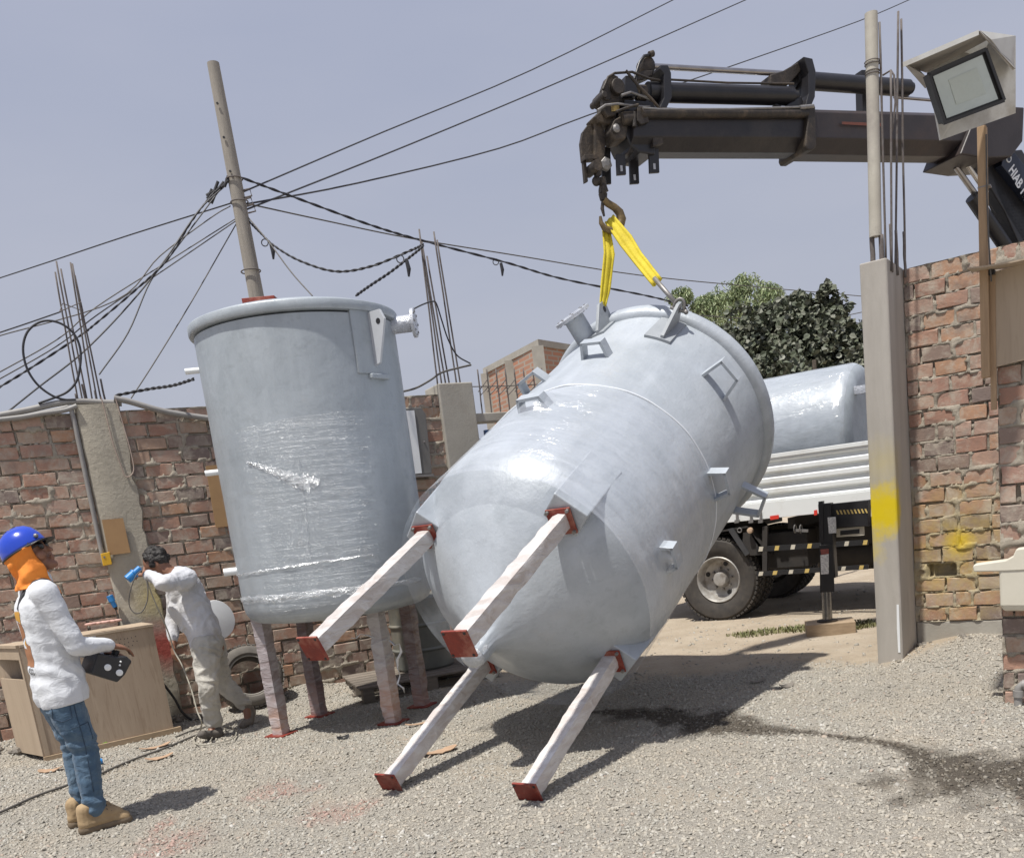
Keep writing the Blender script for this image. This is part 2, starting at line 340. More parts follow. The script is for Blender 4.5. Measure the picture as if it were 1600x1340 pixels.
def filmmat(name, alpha_lo, alpha_hi, tint=(.80, .83, .87), wrinkle=(3, 3, 26), rough=.13, bumpd=.02, rot=None, gloss=.10, lo=.42, hi=.68, strength=.8):
    """clear stretch film: see-through, milky along its creases, glossy"""
    m = MAT(name, rough, 0, .6); nt_ = m.nt; src = m.g.outputs['Position']
    if rot is not None:
        mp = nt_.nodes.new('ShaderNodeMapping'); mp.inputs['Rotation'].default_value = rot; lk(nt_, src, mp.inputs[0]); src = mp.outputs[0]
    n1 = m.noise(1.0, 7, .62, .7, wrinkle, src); n2 = m.noise(1.7, 4, .5, .8); n3 = m.noise(1.0, 5, .6, .3, tuple(k * 3.1 for k in wrinkle), src)
    a = m.ramp(m.math('ADD', m.math('ADD', m.math('MULTIPLY', n1, .45), m.math('MULTIPLY', n2, .35)), m.math('MULTIPLY', n3, .2)), [(lo, alpha_lo), (hi, alpha_hi)])
    b = nt_.nodes.new('ShaderNodeBump'); b.inputs['Strength'].default_value = strength; b.inputs['Distance'].default_value = bumpd; lk(nt_, m.math('ADD', n1, m.math('MULTIPLY', n3, .35)), b.inputs['Height'])
    b2 = nt_.nodes.new('ShaderNodeBump'); b2.inputs['Strength'].default_value = .35; b2.inputs['Distance'].default_value = .03; lk(nt_, m.noise(4, 3, .5, .6), b2.inputs['Height']); lk(nt_, b2.outputs[0], b.inputs['Normal'])
    tr_ = nt_.nodes.new('ShaderNodeBsdfTransparent'); df = nt_.nodes.new('ShaderNodeBsdfDiffuse'); df.inputs[0].default_value = (*tint, 1); lk(nt_, b.outputs[0], df.inputs['Normal'])
    gl = nt_.nodes.new('ShaderNodeBsdfGlossy'); gl.inputs['Roughness'].default_value = rough; gl.inputs[0].default_value = (.95, .96, .98, 1); lk(nt_, b.outputs[0], gl.inputs['Normal'])
    m1 = nt_.nodes.new('ShaderNodeMixShader'); lk(nt_, a, m1.inputs[0]); lk(nt_, tr_.outputs[0], m1.inputs[1]); lk(nt_, df.outputs[0], m1.inputs[2])
    m2 = nt_.nodes.new('ShaderNodeMixShader'); m2.inputs[0].default_value = gloss; lk(nt_, m1.outputs[0], m2.inputs[1]); lk(nt_, gl.outputs[0], m2.inputs[2])
    lk(nt_, m2.outputs[0], nt_.nodes['Material Output'].inputs[0]); nt_.nodes.remove(m.b); return m.m
M['film1'] = filmmat('stretch film', .0, .07, tint=(.78, .82, .88), wrinkle=(1.3, 1.3, 22), rough=.22, gloss=.06, bumpd=.035, lo=.46, hi=.74, strength=.9)
_a = Vector((.484, .769, .418)).normalized(); _e = Vector((.846, -.533, .001)); _e = (_e - _a * _e.dot(_a)).normalized(); _F2 = Matrix((_e, _a.cross(_e), _a))
M['tank2'] = tankmat('pale grey coated tank', (.42, .452, .49), (.35, .385, .42), .40, tuple(_F2.to_euler()))
M['film2'] = filmmat('taut stretch film', .05, .34, tint=(.78, .82, .88), wrinkle=(1.9, 1.9, 10), rough=.13, rot=tuple(_F2.to_euler()), gloss=.11, lo=.40, hi=.70)
def legwrap(name, top, low, zsplit, film, amt=.55):
    m = MAT(name, .24, 0, .6)
    n = m.noise(1, 5, .55, .8, (7, 7, 20)); f = m.ramp(n, [(.40, 0.0), (.72, amt)])
    z = m.nt.nodes.new('ShaderNodeSeparateXYZ'); lk(m.nt, m.g.outputs['Position'], z.inputs[0])
    zf = m.ramp(m.math('ADD', z.outputs[2], m.math('MULTIPLY', m.noise(6), .25)), [(max(zsplit, 0.01), 0.0), (min(zsplit + .25, 1), 1.0)])
    base = m.mix(zf, low, top); c = m.mix(f, base, film); c = m.mix(m.ramp(m.noise(3.5, 3, .5), [(.45, 0.0), (.65, .5)]), c, tuple((a + b) / 2 for a, b in zip(top, film)))
    m.color(c); m.bump(n, .8, .02); m.bump(m.noise(1, 4, .6, .5, (20, 20, 60)), .5, .006); return m.m
M['legwhite'] = legwrap('film wrapped leg', (.47, .42, .39), (.55, .50, .475), .3, (.70, .70, .70), .85)
M['legbrown'] = legwrap('film wrapped primer leg', (.12, .07, .065), (.34, .20, .16), .22, (.34, .32, .34))
M['legpale'] = legwrap('pale film wrapped leg', (.25, .20, .20), (.42, .27, .21), .25, (.52, .50, .52), .8)
M['legclear'] = legwrap('loosely wrapped leg', (.34, .31, .31), (.45, .27, .20), .40, (.62, .61, .61))
def plymat(name, c1, c2, c3):
    m = MAT(name, .75, 0, .3)
    wv = m.noise(1, 6, .6, 1.2, (7, 7, .8)); f = m.ramp(wv, [(.3, 0.0), (.68, 1.0)]); c = m.mix(f, c2, c1)
    c = m.mix(m.ramp(m.noise(1.0, 4, .6, 3.0, (22, 22, 1.6)), [(.52, 0.0), (.7, .55)]), c, c3); m.color(c); m.bump(wv, .15, .004); return m.m
M['ply'] = plymat('plywood', (.42, .335, .25), (.34, .265, .195), (.25, .18, .125))
M['plyplain'] = plymat('plain ply', (.43, .345, .255), (.38, .30, .22), (.33, .26, .19))
# mortar and brick
def brickmat(name, stuff=False, stain=None):
    m = MAT(name, .92, 0, .2)
    isl = m.g.outputs['Random Per Island']; r = isl if stuff else m.oi.outputs['Random']
    c = m.ramp(r, [(0.0, (.36, .205, .15)), (.15, (.43, .255, .185)), (.28, (.27, .20, .165)), (.38, (.46, .30, .225)), (.50, (.40, .235, .18)), (.60, (.23, .18, .16)), (.68, (.41, .285, .21)), (.80, (.46, .27, .17)), (.90, (.45, .305, .24)), (.97, (.33, .22, .18))], 'CONSTANT')
    c = m.mix(m.ramp(m.noise(16, 6, .7), [(.35, 0.0), (.75, .55)]), c, (.22, .165, .14))
    c = m.mix(m.ramp(m.noise(7, 7, .75, .4), [(.46, 0.0), (.64, .85)]), c, (.45, .395, .325))
    c = m.mix(m.ramp(m.noise(3.1, 5, .6), [(.58, 0.0), (.75, .6)]), c, (.17, .145, .135))
    if stain: c = stain(m, c)
    m.color(c); m.bump(m.noise(45, 6, .7), .7, .006); m.bump(m.noise(160, 4, .6), .4, .002); return m.m
def mortarmat(name, stain=None):
    m = MAT(name, .97, 0, .1); f = m.ramp(m.noise(18, 7, .75), [(.3, 0.0), (.7, 1.0)]); c = m.mix(f, (.33, .29, .235), (.47, .42, .345))
    c = m.mix(m.ramp(m.noise(2.2, 4, .6), [(.58, 0.0), (.78, .4)]), c, (.32, .28, .235))
    if stain: c = stain(m, c)
    m.color(c); m.bump(m.noise(70, 7, .8), 1.0, .012); return m.m
# ------------------------------------------------------------------ the main planes of the place
LW = Plane((-3.38, 8.30, 0), (.8917, .4527, 0))            # left brick wall face
RW = Plane((2.96, 7.26, 0), (.8254, -.5645, 0))            # right brick wall face
PR = Plane((2.78, 5.40, 0), (.8254, -.5645, 0))            # brick pier by the sink
def yellow_right(m, c):
    p = RW.p(1492, 868); f = m.near(p, .05, .62, .5, 7, (1, 1, .85))
    c = m.mix(m.math('MULTIPLY', m.math('MULTIPLY', f, m.ramp(m.noise(9, 5, .7), [(.35, .15), (.65, .85)])), .75), c, (.56, .42, .10))
    p = RW.p(1500, 845); return m.mix(m.near(p, .02, .13, .12, 14), c, (.66, .47, .04))
def white_smear(m, c):
    return c
M['brickL'] = brickmat('brick'); M['brickR'] = brickmat('stained brick', stain=yellow_right)
M['brickS'] = brickmat('brick mass', stuff=True)
M['mortarL'] = mortarmat('mortar'); M['mortarR'] = mortarmat('stained mortar', yellow_right)

# ------------------------------------------------------------------ ground
def smooth(a, b, x): t = np.clip((x - a) / (b - a), 0, 1); return t * t * (3 - 2 * t)
_ph = RNG.uniform(0, 6.28, (24, 3)); _fr = RNG.normal(0, 1, (24, 2))
def wav(x, y, k):
    s = 0
    for i in range(24): s = s + np.sin(x * _fr[i, 0] * k + y * _fr[i, 1] * k + _ph[i, 0])
    return s / 24 ** .5
def gz(x, y):
    x = np.asarray(x, float); y = np.asarray(y, float)
    z = .012 * wav(x, y, 1.6) + .006 * wav(x, y, 6)
    q = (x - RW.p0.x) * RW.u.x + (y - RW.p0.y) * RW.u.y; d = (x - RW.p0.x) * RW.n.x + (y - RW.p0.y) * RW.n.y
    z = z + .15 * smooth(1.1, .1, d) * smooth(-.35, .55, q) * smooth(3.2, 2.2, q)          # gravel banked against the right wall
    d2 = (x - LW.p0.x) * LW.n.x + (y - LW.p0.y) * LW.n.y; q2 = (x - LW.p0.x) * LW.u.x + (y - LW.p0.y) * LW.u.y
    z = z + .07 * smooth(.55, .05, d2) * smooth(3.2, 2.6, q2) * (1 + .5 * wav(x, y, 5))
    z = z * smooth(16, 11, np.hypot(x, y - 6))
    return z
def gzf(x, y): return float(gz(x, y))
GA = np.array(gr(700, 1062)[:2]); 
def gravel_amount(x, y):
    """1 on the gravelled yard, 0 on the sandy ground past the gate line"""
    # gate line in world: from the left column to the right one
    x0, y0, x1, y1 = -1.6, 8.55, 2.75, 7.05
    d = ((x - x0) * (y1 - y0) - (y - y0) * (x1 - x0)) / math.hypot(x1 - x0, y1 - y0)
    left = smooth(-.9, -1.6, x)
    return np.clip(smooth(-.28, .25, d + .22 * wav(x, y, 3.2) + .10 * wav(x, y, 11)) + left, 0, 1)
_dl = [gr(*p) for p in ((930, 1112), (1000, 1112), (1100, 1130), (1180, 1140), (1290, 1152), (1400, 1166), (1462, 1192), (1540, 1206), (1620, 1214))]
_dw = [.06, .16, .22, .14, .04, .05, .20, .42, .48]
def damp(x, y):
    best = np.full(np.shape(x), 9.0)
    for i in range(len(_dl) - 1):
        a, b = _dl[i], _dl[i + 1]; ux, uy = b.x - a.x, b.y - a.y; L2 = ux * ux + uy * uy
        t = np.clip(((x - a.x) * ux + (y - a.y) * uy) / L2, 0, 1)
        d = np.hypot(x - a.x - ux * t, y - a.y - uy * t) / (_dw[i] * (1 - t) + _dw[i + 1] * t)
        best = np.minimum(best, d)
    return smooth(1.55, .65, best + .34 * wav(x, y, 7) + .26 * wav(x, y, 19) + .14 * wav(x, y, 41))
_rd = [(gr(*p), r) for p, r in (((525, 1270), .16), ((265, 1325), .2), ((440, 1235), .16), ((250, 1290), .1), ((560, 1262), .08))]
def redd(x, y):
    s = 0
    for c, r in _rd: s = s + smooth(r * 1.4, r * .2, np.hypot(x - c.x, (y - c.y) * .8) + .06 * wav(x, y, 14))
    return np.clip(s, 0, 1)
def axis(a, b, fine, lo, hi):
    core = list(np.arange(a, b, fine)); out = []; p = b; s = fine
    while p < hi: out.append(p); s *= 1.35; p += s
    out.append(hi); pre = []; p = a - fine; s = fine
    while p > lo: pre.append(p); s *= 1.35; p -= s
    pre.append(lo); return np.array(pre[::-1] + core + out)
gx = axis(-6.5, 6.0, .05, -420, 420); gy = axis(2.6, 12.5, .05, -60, 700)
X, Y = np.meshgrid(gx, gy); Z = gz(X, Y); nx, ny = len(gx), len(gy)
idx = np.arange(nx * ny).reshape(ny, nx)
quads = np.stack([idx[:-1, :-1], idx[:-1, 1:], idx[1:, 1:], idx[1:, :-1]], -1).reshape(-1, 4)
def npmesh(name, V, Fq, k):
    me = bpy.data.meshes.new(name); n = len(V); m = len(Fq)
    me.vertices.add(n); me.vertices.foreach_set('co', np.asarray(V, np.float32).ravel())
    me.loops.add(m * k); me.loops.foreach_set('vertex_index', np.asarray(Fq, np.int32).ravel())
    me.polygons.add(m); me.polygons.foreach_set('loop_start', np.arange(0, m * k, k, dtype=np.int32)); me.polygons.foreach_set('loop_total', np.full(m, k, np.int32))
    me.update(calc_edges=True); return me
gme = npmesh('ground', np.stack([X, Y, Z], -1).reshape(-1, 3), quads, 4)
def fattr(me, name, vals):
    a = me.attributes.new(name, 'FLOAT', 'POINT'); a.data.foreach_set('value', np.asarray(vals, np.float32).ravel())
fattr(gme, 'gravel', gravel_amount(X, Y)); fattr(gme, 'damp', damp(X, Y)); fattr(gme, 'redd', redd(X, Y))
m = MAT('yard ground', .97, 0, .15)
sand = m.mix(m.ramp(m.noise(2.2, 7, .65), [(.35, 0.0), (.65, 1.0)]), (.385, .315, .235), (.47, .40, .31))
sand = m.mix(m.ramp(m.noise(28, 5, .7), [(.5, 0.0), (.75, .5)]), sand, (.28, .235, .18))
grv = m.mix(m.ramp(m.noise(60, 4, .7), [(.35, 0.0), (.6, 1.0)]), (.24, .22, .19), (.43, .40, .345))
grv = m.mix(m.ramp(m.noise(1.3, 5, .6), [(.52, 0.0), (.7, .7)]), grv, (.43, .37, .29))
c = m.mix(m.attr('gravel'), sand, grv)
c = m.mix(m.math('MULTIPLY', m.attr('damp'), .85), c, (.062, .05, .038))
c = m.mix(m.math('MULTIPLY', m.attr('redd'), .3), c, (.36, .18, .14))
m.color(c); m.bump(m.noise(55, 6, .75), .9, .02); m.bump(m.noise(9, 6, .7), .5, .04)
ground = finish(gme, 'ground', m.m, smooth=True, kind='structure')

# gravel stones: crushed, flat-sided, one mass
def stones(name, N, xs, ys, smin, smax, matl, dens, lift=.35, seed=3):
    rg = np.random.default_rng(seed); x = rg.uniform(*xs, N); y = rg.uniform(*ys, N)
    keep = (np.abs(x) < .68 * y + .25) & (rg.uniform(0, 1, N) < dens(x, y)); x = x[keep]; y = y[keep]; n = len(x)
    s = smin + (smax - smin) * rg.uniform(0, 1, n) ** 3.4
    base = np.array([(-1, -1, -1), (1, -1, -1), (1, 1, -1), (-1, 1, -1), (-1, -1, 1), (1, -1, 1), (1, 1, 1), (-1, 1, 1)], float)
    P = base[None] * (1 + rg.uniform(-.45, .25, (n, 8, 3))); P[:, 4:, :2] *= rg.uniform(.35, .8, (n, 1, 1))
    P *= np.stack([s * rg.uniform(.8, 1.35, n), s * rg.uniform(.55, .95, n), s * rg.uniform(.30, .62, n)], -1)[:, None]
    a = rg.uniform(0, 6.28, n); tx = rg.normal(0, .38, n); ty = rg.normal(0, .38, n)
    ca, sa = np.cos(a)[:, None], np.sin(a)[:, None]
    zx = P[..., 2] + P[..., 0] * tx[:, None] + P[..., 1] * ty[:, None]
    px = P[..., 0] * ca - P[..., 1] * sa; py = P[..., 0] * sa + P[..., 1] * ca
    z0 = gz(x, y) + s * lift * .6
    V = np.stack([px + x[:, None], py + y[:, None], zx + z0[:, None]], -1).reshape(-1, 3)
    F0 = np.array([(3, 2, 1, 0), (4, 5, 6, 7), (0, 1, 5, 4), (1, 2, 6, 5), (2, 3, 7, 6), (3, 0, 4, 7)])
    Fq = (F0[None] + (np.arange(n) * 8)[:, None, None]).reshape(-1, 4)
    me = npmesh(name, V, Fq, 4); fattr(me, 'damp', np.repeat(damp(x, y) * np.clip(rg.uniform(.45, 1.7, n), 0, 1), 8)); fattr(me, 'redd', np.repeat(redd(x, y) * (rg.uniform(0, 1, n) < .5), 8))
    return finish(me, name, matl, kind='stuff'), n
m = MAT('gravel stone', .92, 0, .25); r = m.g.outputs['Random Per Island']
c = m.ramp(r, [(0, (.36, .345, .305)), (.2, (.41, .395, .35)), (.38, (.31, .295, .255)), (.5, (.45, .43, .38)), (.62, (.38, .355, .305)), (.74, (.28, .27, .245)), (.84, (.45, .41, .345)), (.95, (.39, .31, .255)), (.98, (.56, .545, .51))], 'CONSTANT')
c = m.mix(m.ramp(m.noise(1.1, 5, .6), [(.42, 0.0), (.66, .62)]), c, (.43, .38, .305))
c = m.mix(m.ramp(m.noise(.55, 6, .7, .5), [(.50, 0.0), (.68, .45)]), c, (.24, .225, .195))
c = m.mix(m.ramp(m.noise(90, 4, .6), [(.35, 0.0), (.7, .4)]), c, (.25, .225, .19))
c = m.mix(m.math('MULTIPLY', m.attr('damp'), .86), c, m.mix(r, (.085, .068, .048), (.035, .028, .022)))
c = m.mix(m.math('MULTIPLY', m.attr('redd'), .42), c, (.44, .20, .16))
m.color(c); m.bump(m.noise(140, 4, .6), .4, .003); M['stone'] = m.m
gd = lambda x, y: np.clip(gravel_amount(x, y), 0, 1) * (.45 + .55 * smooth(-1.3, -.2, wav(x, y, 1.7) + .5 * wav(x, y, 6)))
def inyard(x, y):
    d = (x - LW.p0.x) * LW.n.x + (y - LW.p0.y) * LW.n.y; d2 = (x - RW.p0.x) * RW.n.x + (y - RW.p0.y) * RW.n.y; q = (x - RW.p0.x) * RW.u.x + (y - RW.p0.y) * RW.u.y
    return (d > .02) * ((d2 > .02) | (q < -.3))
st, n1 = stones('gravel', 300000, (-6.2, 5.2), (3.1, 9.6), .0036, .0138, M['stone'], lambda x, y: gd(x, y) * inyard(x, y) * np.clip(1.25 - (y - 3) * .09, .3, 1))
# sparse pebbles on the sand past the gate
pb, n2 = stones('pebbles', 9000, (-2.0, 6.0), (6.4, 12.0), .005, .02, M['stone'], lambda x, y: (1 - gravel_amount(x, y)) * .3 * inyard(x, y), seed=9)

# ------------------------------------------------------------------ brick walls
def brick_variants(L, Hh, D, k=6):
    out = []
    for i in range(k):
        rr = random.Random(i * 7 + int(L * 1000)); j = lambda a: rr.uniform(-a, a)
        def ring(ins, y, amp):
            pts = []; hx = L / 2 - ins; hz = Hh / 2 - ins
            for (sx, sz) in ((-1, -1), (-.33, -1), (.33, -1), (1, -1), (1, 0), (1, 1), (.33, 1), (-.33, 1), (-1, 1), (-1, 0)):
                pts.append((sx * hx + j(amp), y + j(amp * .4), sz * hz + j(amp)))
            return pts
        V = ring(0, D, 0) + ring(0, .005, .0035) + ring(.0035, .0, .004); n = 10; F = []
        for r_ in range(2):
            for q in range(n): F.append((r_ * n + q, r_ * n + (q + 1) % n, (r_ + 1) * n + (q + 1) % n, (r_ + 1) * n + q))
        F.append(tuple(2 * n + q for q in range(n)))
        me = bpy.data.meshes.new('brick'); me.from_pydata(V, [], F); me.update(); out.append(me)
    return out
def brick_wall(root, PL, s0, s1, z0, z1, pitch, bl, mats, seed, jt=.016, holes=(), top=None, body=.13, skip=None, mortar_res=.016, end_u=True):
    """bricks one by one, and one crusty mortar sheet between them"""
    rr = random.Random(seed); bh = pitch - jt; var = brick_variants(bl, bh, .09); BL = bl + jt
    yaw = math.atan2(PL.u.y, PL.u.x); rects = []; first = {}
    for v_ in var: v_.materials.append(mats[0])
    nrow = int(round((z1 - z0) / pitch)); off = org(root)
    for r in range(nrow):
        zc = z0 + (r + .5) * pitch; sh = (r % 2) * BL / 2 + rr.uniform(-.03, .03); a = s0 - sh
        while a < s1 - .02:
            ln = bl * rr.uniform(.93, 1.06)
            if rr.random() < .07: ln *= .5
            b = a + ln; aa, bb = max(a, s0 + .004), min(b, s1 - .004); a = b + jt * rr.uniform(.7, 1.6)
            if bb - aa < .035: continue
            if top and zc > top((aa + bb) / 2): continue
            if skip and skip((aa + bb) / 2, zc): continue
            hole = any(abs((aa + bb) / 2 - h[0]) < h[2] and abs(zc - h[1]) < h[3] for h in holes)
            rects.append((aa, bb, zc - bh / 2, zc + bh / 2, hole))
            if hole: continue
            o = bpy.data.objects.new('brick', rr.choice(var)); COL.objects.link(o); o.parent = root
            o.location = PL.at((aa + bb) / 2, zc + rr.uniform(-.0035, .0035), -.001 + rr.uniform(-.005, .006)) - off
            o.rotation_euler = (rr.uniform(-.012, .012), rr.uniform(-.014, .014), yaw + rr.uniform(-.015, .015))
            o.scale = ((bb - aa) / bl, 1, rr.uniform(.94, 1.03))
    R = np.array([(a, b, c, d) for a, b, c, d, h in rects if not h]); Hs = np.array([(a, b, c, d) for a, b, c, d, h in rects if h]).reshape(-1, 4)
    ns = int((s1 - s0) / mortar_res) + 1; nz = int((z1 - z0) / mortar_res) + 1
    S, Zz = np.meshgrid(np.linspace(s0, s1, ns), np.linspace(z0, z1, nz))
    din = np.full(S.shape, -1.0)
    for a, b, c, d in R:
        i0, i1 = np.searchsorted(S[0], (a - .02, b + .02)); j0, j1 = np.searchsorted(Zz[:, 0], (c - .02, d + .02))
        s_, z_ = S[j0:j1, i0:i1], Zz[j0:j1, i0:i1]
        din[j0:j1, i0:i1] = np.maximum(din[j0:j1, i0:i1], np.minimum(np.minimum(s_ - a, b - s_), np.minimum(z_ - c, d - z_)))
    rg = np.random.default_rng(seed); N1 = rg.normal(0, 1, S.shape)
    blur = lambda A, k: sum(np.roll(np.roll(A, i, 0), j, 1) for i in range(-k, k + 1) for j in range(-k, k + 1)) / (2 * k + 1)
    n1 = blur(N1, 1); n2 = blur(rg.normal(0, 1, S.shape), 4) 
    edge = .005 + .008 * n2 + .002 * n1                                  # how far mortar laps over each brick
    o_ = np.where(din > edge, -.030, -.0025 + .0035 * n1 + .004 * n2)
    for a, b, c, d in Hs:
        ins = (S > a) & (S < b) & (Zz > c) & (Zz < d); rib = (np.abs(((S - a) / .045) % 1 - .5) > .38) & (n1 > -.8)
        o_ = np.where(ins, np.where(rib, -.03, -.095), o_)
    if top is not None:
        T = np.vectorize(top)(S); Zz = np.minimum(Zz, T)
    V = np.empty(S.shape + (3,)); 
    for k in range(3): V[..., k] = PL.p0[k] + PL.u[k] * S + PL.n[k] * o_ + (Zz if k == 2 else 0) - off[k]
    V[..., 2] -= 0
    id_ = np.arange(ns * nz).reshape(nz, ns); q = np.stack([id_[:-1, :-1], id_[:-1, 1:], id_[1:, 1:], id_[1:, :-1]], -1).reshape(-1, 4)
    me = npmesh('mortar', V.reshape(-1, 3), q, 4)
    finish(me, 'mortar', mats[1], root, smooth=True)
    c = MB(); zt = z1 if top is None else min(top(s0), top(s1), z1)
    A = PL.at(s0 + .002, z0, -.10); B = PL.at(s1 - .002, z0, -.10); E = -PL.n * (body)
    c.prism([A, B, B + E, A + E], (0, 0, zt - z0 - .004)); c.build('wall_core', mats[1], root)
    # end and top strips join sheet to core
    c = MB(); nb = -PL.n * .085
    for s_ in (s0 + .001, s1 - .001):
        a_ = PL.at(s_, z0, -.016); c.prism([a_, a_ + nb, a_ + nb + PL.u * .004, a_ + PL.u * .004], (0, 0, zt - z0 - .006))
    a_, b_ = PL.at(s0, z1 if top is None else top(s0), -.012), PL.at(s1, z1 if top is None else top(s1), -.012)
    c.prism([a_, b_, b_ + nb * 2.2, a_ + nb * 2.2], (0, 0, -.012)); c.build('wall_cap', mats[1], root)
    return root
wa = thing('brick_wall', 'weathered brick wall left of the jagged concrete column, behind the wooden crate', 'brick wall', LW.at(-1.4, 0))
brick_wall(wa, LW, -2.45, -.425, 0.0, 2.80, .1165, .235, (M['brickL'], M['mortarL']), 11)
wb = thing('brick_wall', 'long brick wall behind the upright tank, between two concrete columns', 'brick wall', LW.at(1.4, 0))
brick_wall(wb, LW, -.13, 2.90, 0.0, 2.80, .1165, .235, (M['brickL'], M['mortarL']), 23)
wc = thing('brick_wall', 'yellow sprayed brick wall running right from the tall smooth concrete column', 'brick wall', RW.at(.6, 0))
hz = [(RW.sz(x, y), a, b) for x, y, a, b in ((1473, 890, .06, .04),)]
brick_wall(wc, RW, .066, 1.62, 0.27, 2.97, .1175, .215, (M['brickR'], M['mortarR']), 31, holes=[(s[0], s[1], a, b) for s, a, b in hz])
ft = MB(); ft.prism([RW.at(.068, -.1, -.005), RW.at(1.62, -.1, -.005), RW.at(1.62, -.1, -.2), RW.at(.068, -.1, -.2)], (0, 0, .37)); ft.build('footing', M['concrete'], wc, bevel=.01)
pier = thing('brick_pier', 'narrow dark brick pier carrying the lamp board and cream sink', 'brick pier', PR.at(.25, 0))
brick_wall(pier, PR, 0.0, .62, -.02, 2.45, .113, .215, (M['brickR'], M['mortarR']), 47, body=.25)
# darker far side bricks are the same pier

# ------------------------------------------------------------------ concrete columns
def jag(amp, k): return amp * (noise.noise((k * 7.1, 3.3, .7)) + .5 * noise.noise((k * 23.1, 1.3, .7)))
def rebar(name, parent, a, b, r, bend=0.0):
    a, b = Vector(a), Vector(b); pts = []
    for i in range(9):
        t = i / 8; p = a.lerp(b, t); p.x += bend * math.sin(t * 3.0) + .004 * noise.noise((t * 3, a.x * 9, 1)); pts.append(p)
    return MB().tube(pts, r, 6).build(name, M['rebar'], parent, smooth=True)
# left column: rough, leaning edge
lc = thing('concrete_column', 'rough concrete column with jagged edges and tall rebar on the left wall', 'column', LW.at(-.24, 0))
c = MB(); nz = 40; vs = []; top = 2.86
for i in range(nz + 1):
    z = top * i / nz; a = -.44 + jag(.012, z); b = -.085 + jag(.03, z + 5) + (.0 if z > 1.2 else .01)
    o = .035
    vs += [LW.at(a - .02, z, -.1), LW.at(a, z, o - .01), LW.at(a + .015, z, o + .004), LW.at((a + b) / 2, z, o + .006 * noise.noise((z * 4, 1, 2))), LW.at(b - .012, z, o), LW.at(b, z, o - .03), LW.at(b + .01, z, -.1)]
fs = []
for i in range(nz):
    for k in range(6): q = i * 7 + k; fs.append((q, q + 1, q + 8, q + 7))
fs.append(tuple(range(nz * 7, nz * 7 + 7))); c.add(vs, fs)
def leftpaint(m, c):
    p = LW.p(246, 935, .04); c = m.mix(m.math('MULTIPLY', m.near(p, .02, .26, .2, 9), .5), c, (.50, .40, .09))
    p = LW.p(256, 1010, .04); c = m.mix(m.math('MULTIPLY', m.near(p, .06, .30, .2, 9), .9), c, (.36, .065, .055))
    return c
mm = MAT('painted column concrete', .92, 0, .15); cc = mm.mix(mm.ramp(mm.noise(3, 7, .65), [(.3, 0.0), (.7, 1.0)]), (.33, .30, .245), (.44, .405, .335)); cc = mm.mix(mm.ramp(mm.noise(22, 6, .7), [(.55, 0.0), (.8, .5)]), cc, (.24, .215, .175)); cc = leftpaint(mm, cc)
mm.color(cc); mm.bump(mm.noise(26, 7, .7), .7, .012)
c.build('column_shaft', mm.m, lc, smooth=50)
RB = [((128, 628), (88, 408)), ((136, 628), (95, 420)), ((142, 626), (110, 410)), ((150, 622), (113, 412)), ((157, 620), (117, 430)), ((121, 630), (86, 425))]
for i, (a, b) in enumerate(RB):
    off = -.02 - .05 * (i % 3); pa = LW.p(*a, off); pb_ = LW.p(*b, off); pa.z = 2.7; rebar('rebar', lc, pa, pb_, .0075)
for px, py in ((118, 615), (128, 600), (148, 610), (157, 592)):
    p = LW.p(px, py, -.05); rebar('rebar_stub', lc, (p.x, p.y, 2.75), p, .009)
tie = MB(); q = [LW.p(x, y, o) for x, y, o in ((93, 487, 0), (127, 472, 0), (130, 486, -.14), (98, 474, -.14))]
tie.tube(q + [q[0]], .004, 5); tie.build('stirrup', M['rebar'], lc)
# right column: smooth
rc = thing('concrete_column', 'tall smooth concrete column with yellow spray paint at the gate opening', 'column', RW.at(-.14, 0, .25))
H2 = 2.98
c = MB(); b0 = [RW.at(-.125, -.05, .50), RW.at(.053, -.05, .50), RW.at(.065, -.05, .488), RW.at(.065, -.05, -.12), RW.at(-.125, -.05, -.12)]
c.prism(b0, (0, 0, H2 + .05))
def rightpaint(m, c):
    F = Plane(RW.at(0, 0, .5), RW.u)
    for (x, y, r0, r1, k) in ((1372, 805, .04, .22, 1), (1396, 785, .02, .18, .95), (1364, 790, .0, .20, .9), (1358, 860, .0, .14, .6), (1380, 725, .0, .25, .25), (1390, 815, .0, .14, .8)):
        c = m.mix(m.math('MULTIPLY', m.near(F.p(x, y), r0, r1, .22, 9), k), c, (.66, .50, .015))
    return c
mm = MAT('smooth column concrete', .85, 0, .2); cc = mm.mix(mm.ramp(mm.noise(1, 6, .62, .5, (5, 5, .9)), [(.3, 0.0), (.7, 1.0)]), (.34, .315, .28), (.45, .42, .38)); cc = mm.mix(mm.ramp(mm.noise(2.4, 6, .6), [(.5, 0.0), (.75, .5)]), cc, (.34, .32, .28)); cc = rightpaint(mm, cc)
mm.color(cc); mm.bump(mm.noise(12, 7, .6, 0, (1, 1, .4)), .3, .01); mm.bump(mm.noise(90, 5, .6), .25, .003)
c.build('column_shaft', mm.m, rc, bevel=.008)
FR = Plane(RW.at(0, 0, .5), RW.u)
st_ = MB(); a = FR.p(1408, 945, .0); a = RW.at(.004, 0, 0); 
pA = Plane(RW.at(0.03, 0, 0), RW.n, RW.u)       # the narrow right-hand face
s_ = [FR.p(x, y, .002) for x, y in ((1401, 944), (1404.5, 944), (1406, 985), (1407, 1019), (1403.5, 1019), (1401.5, 980))]
st_.prism(s_, FR.n * .002); st_.build('paint_stripe', M['whiteclean'], rc)
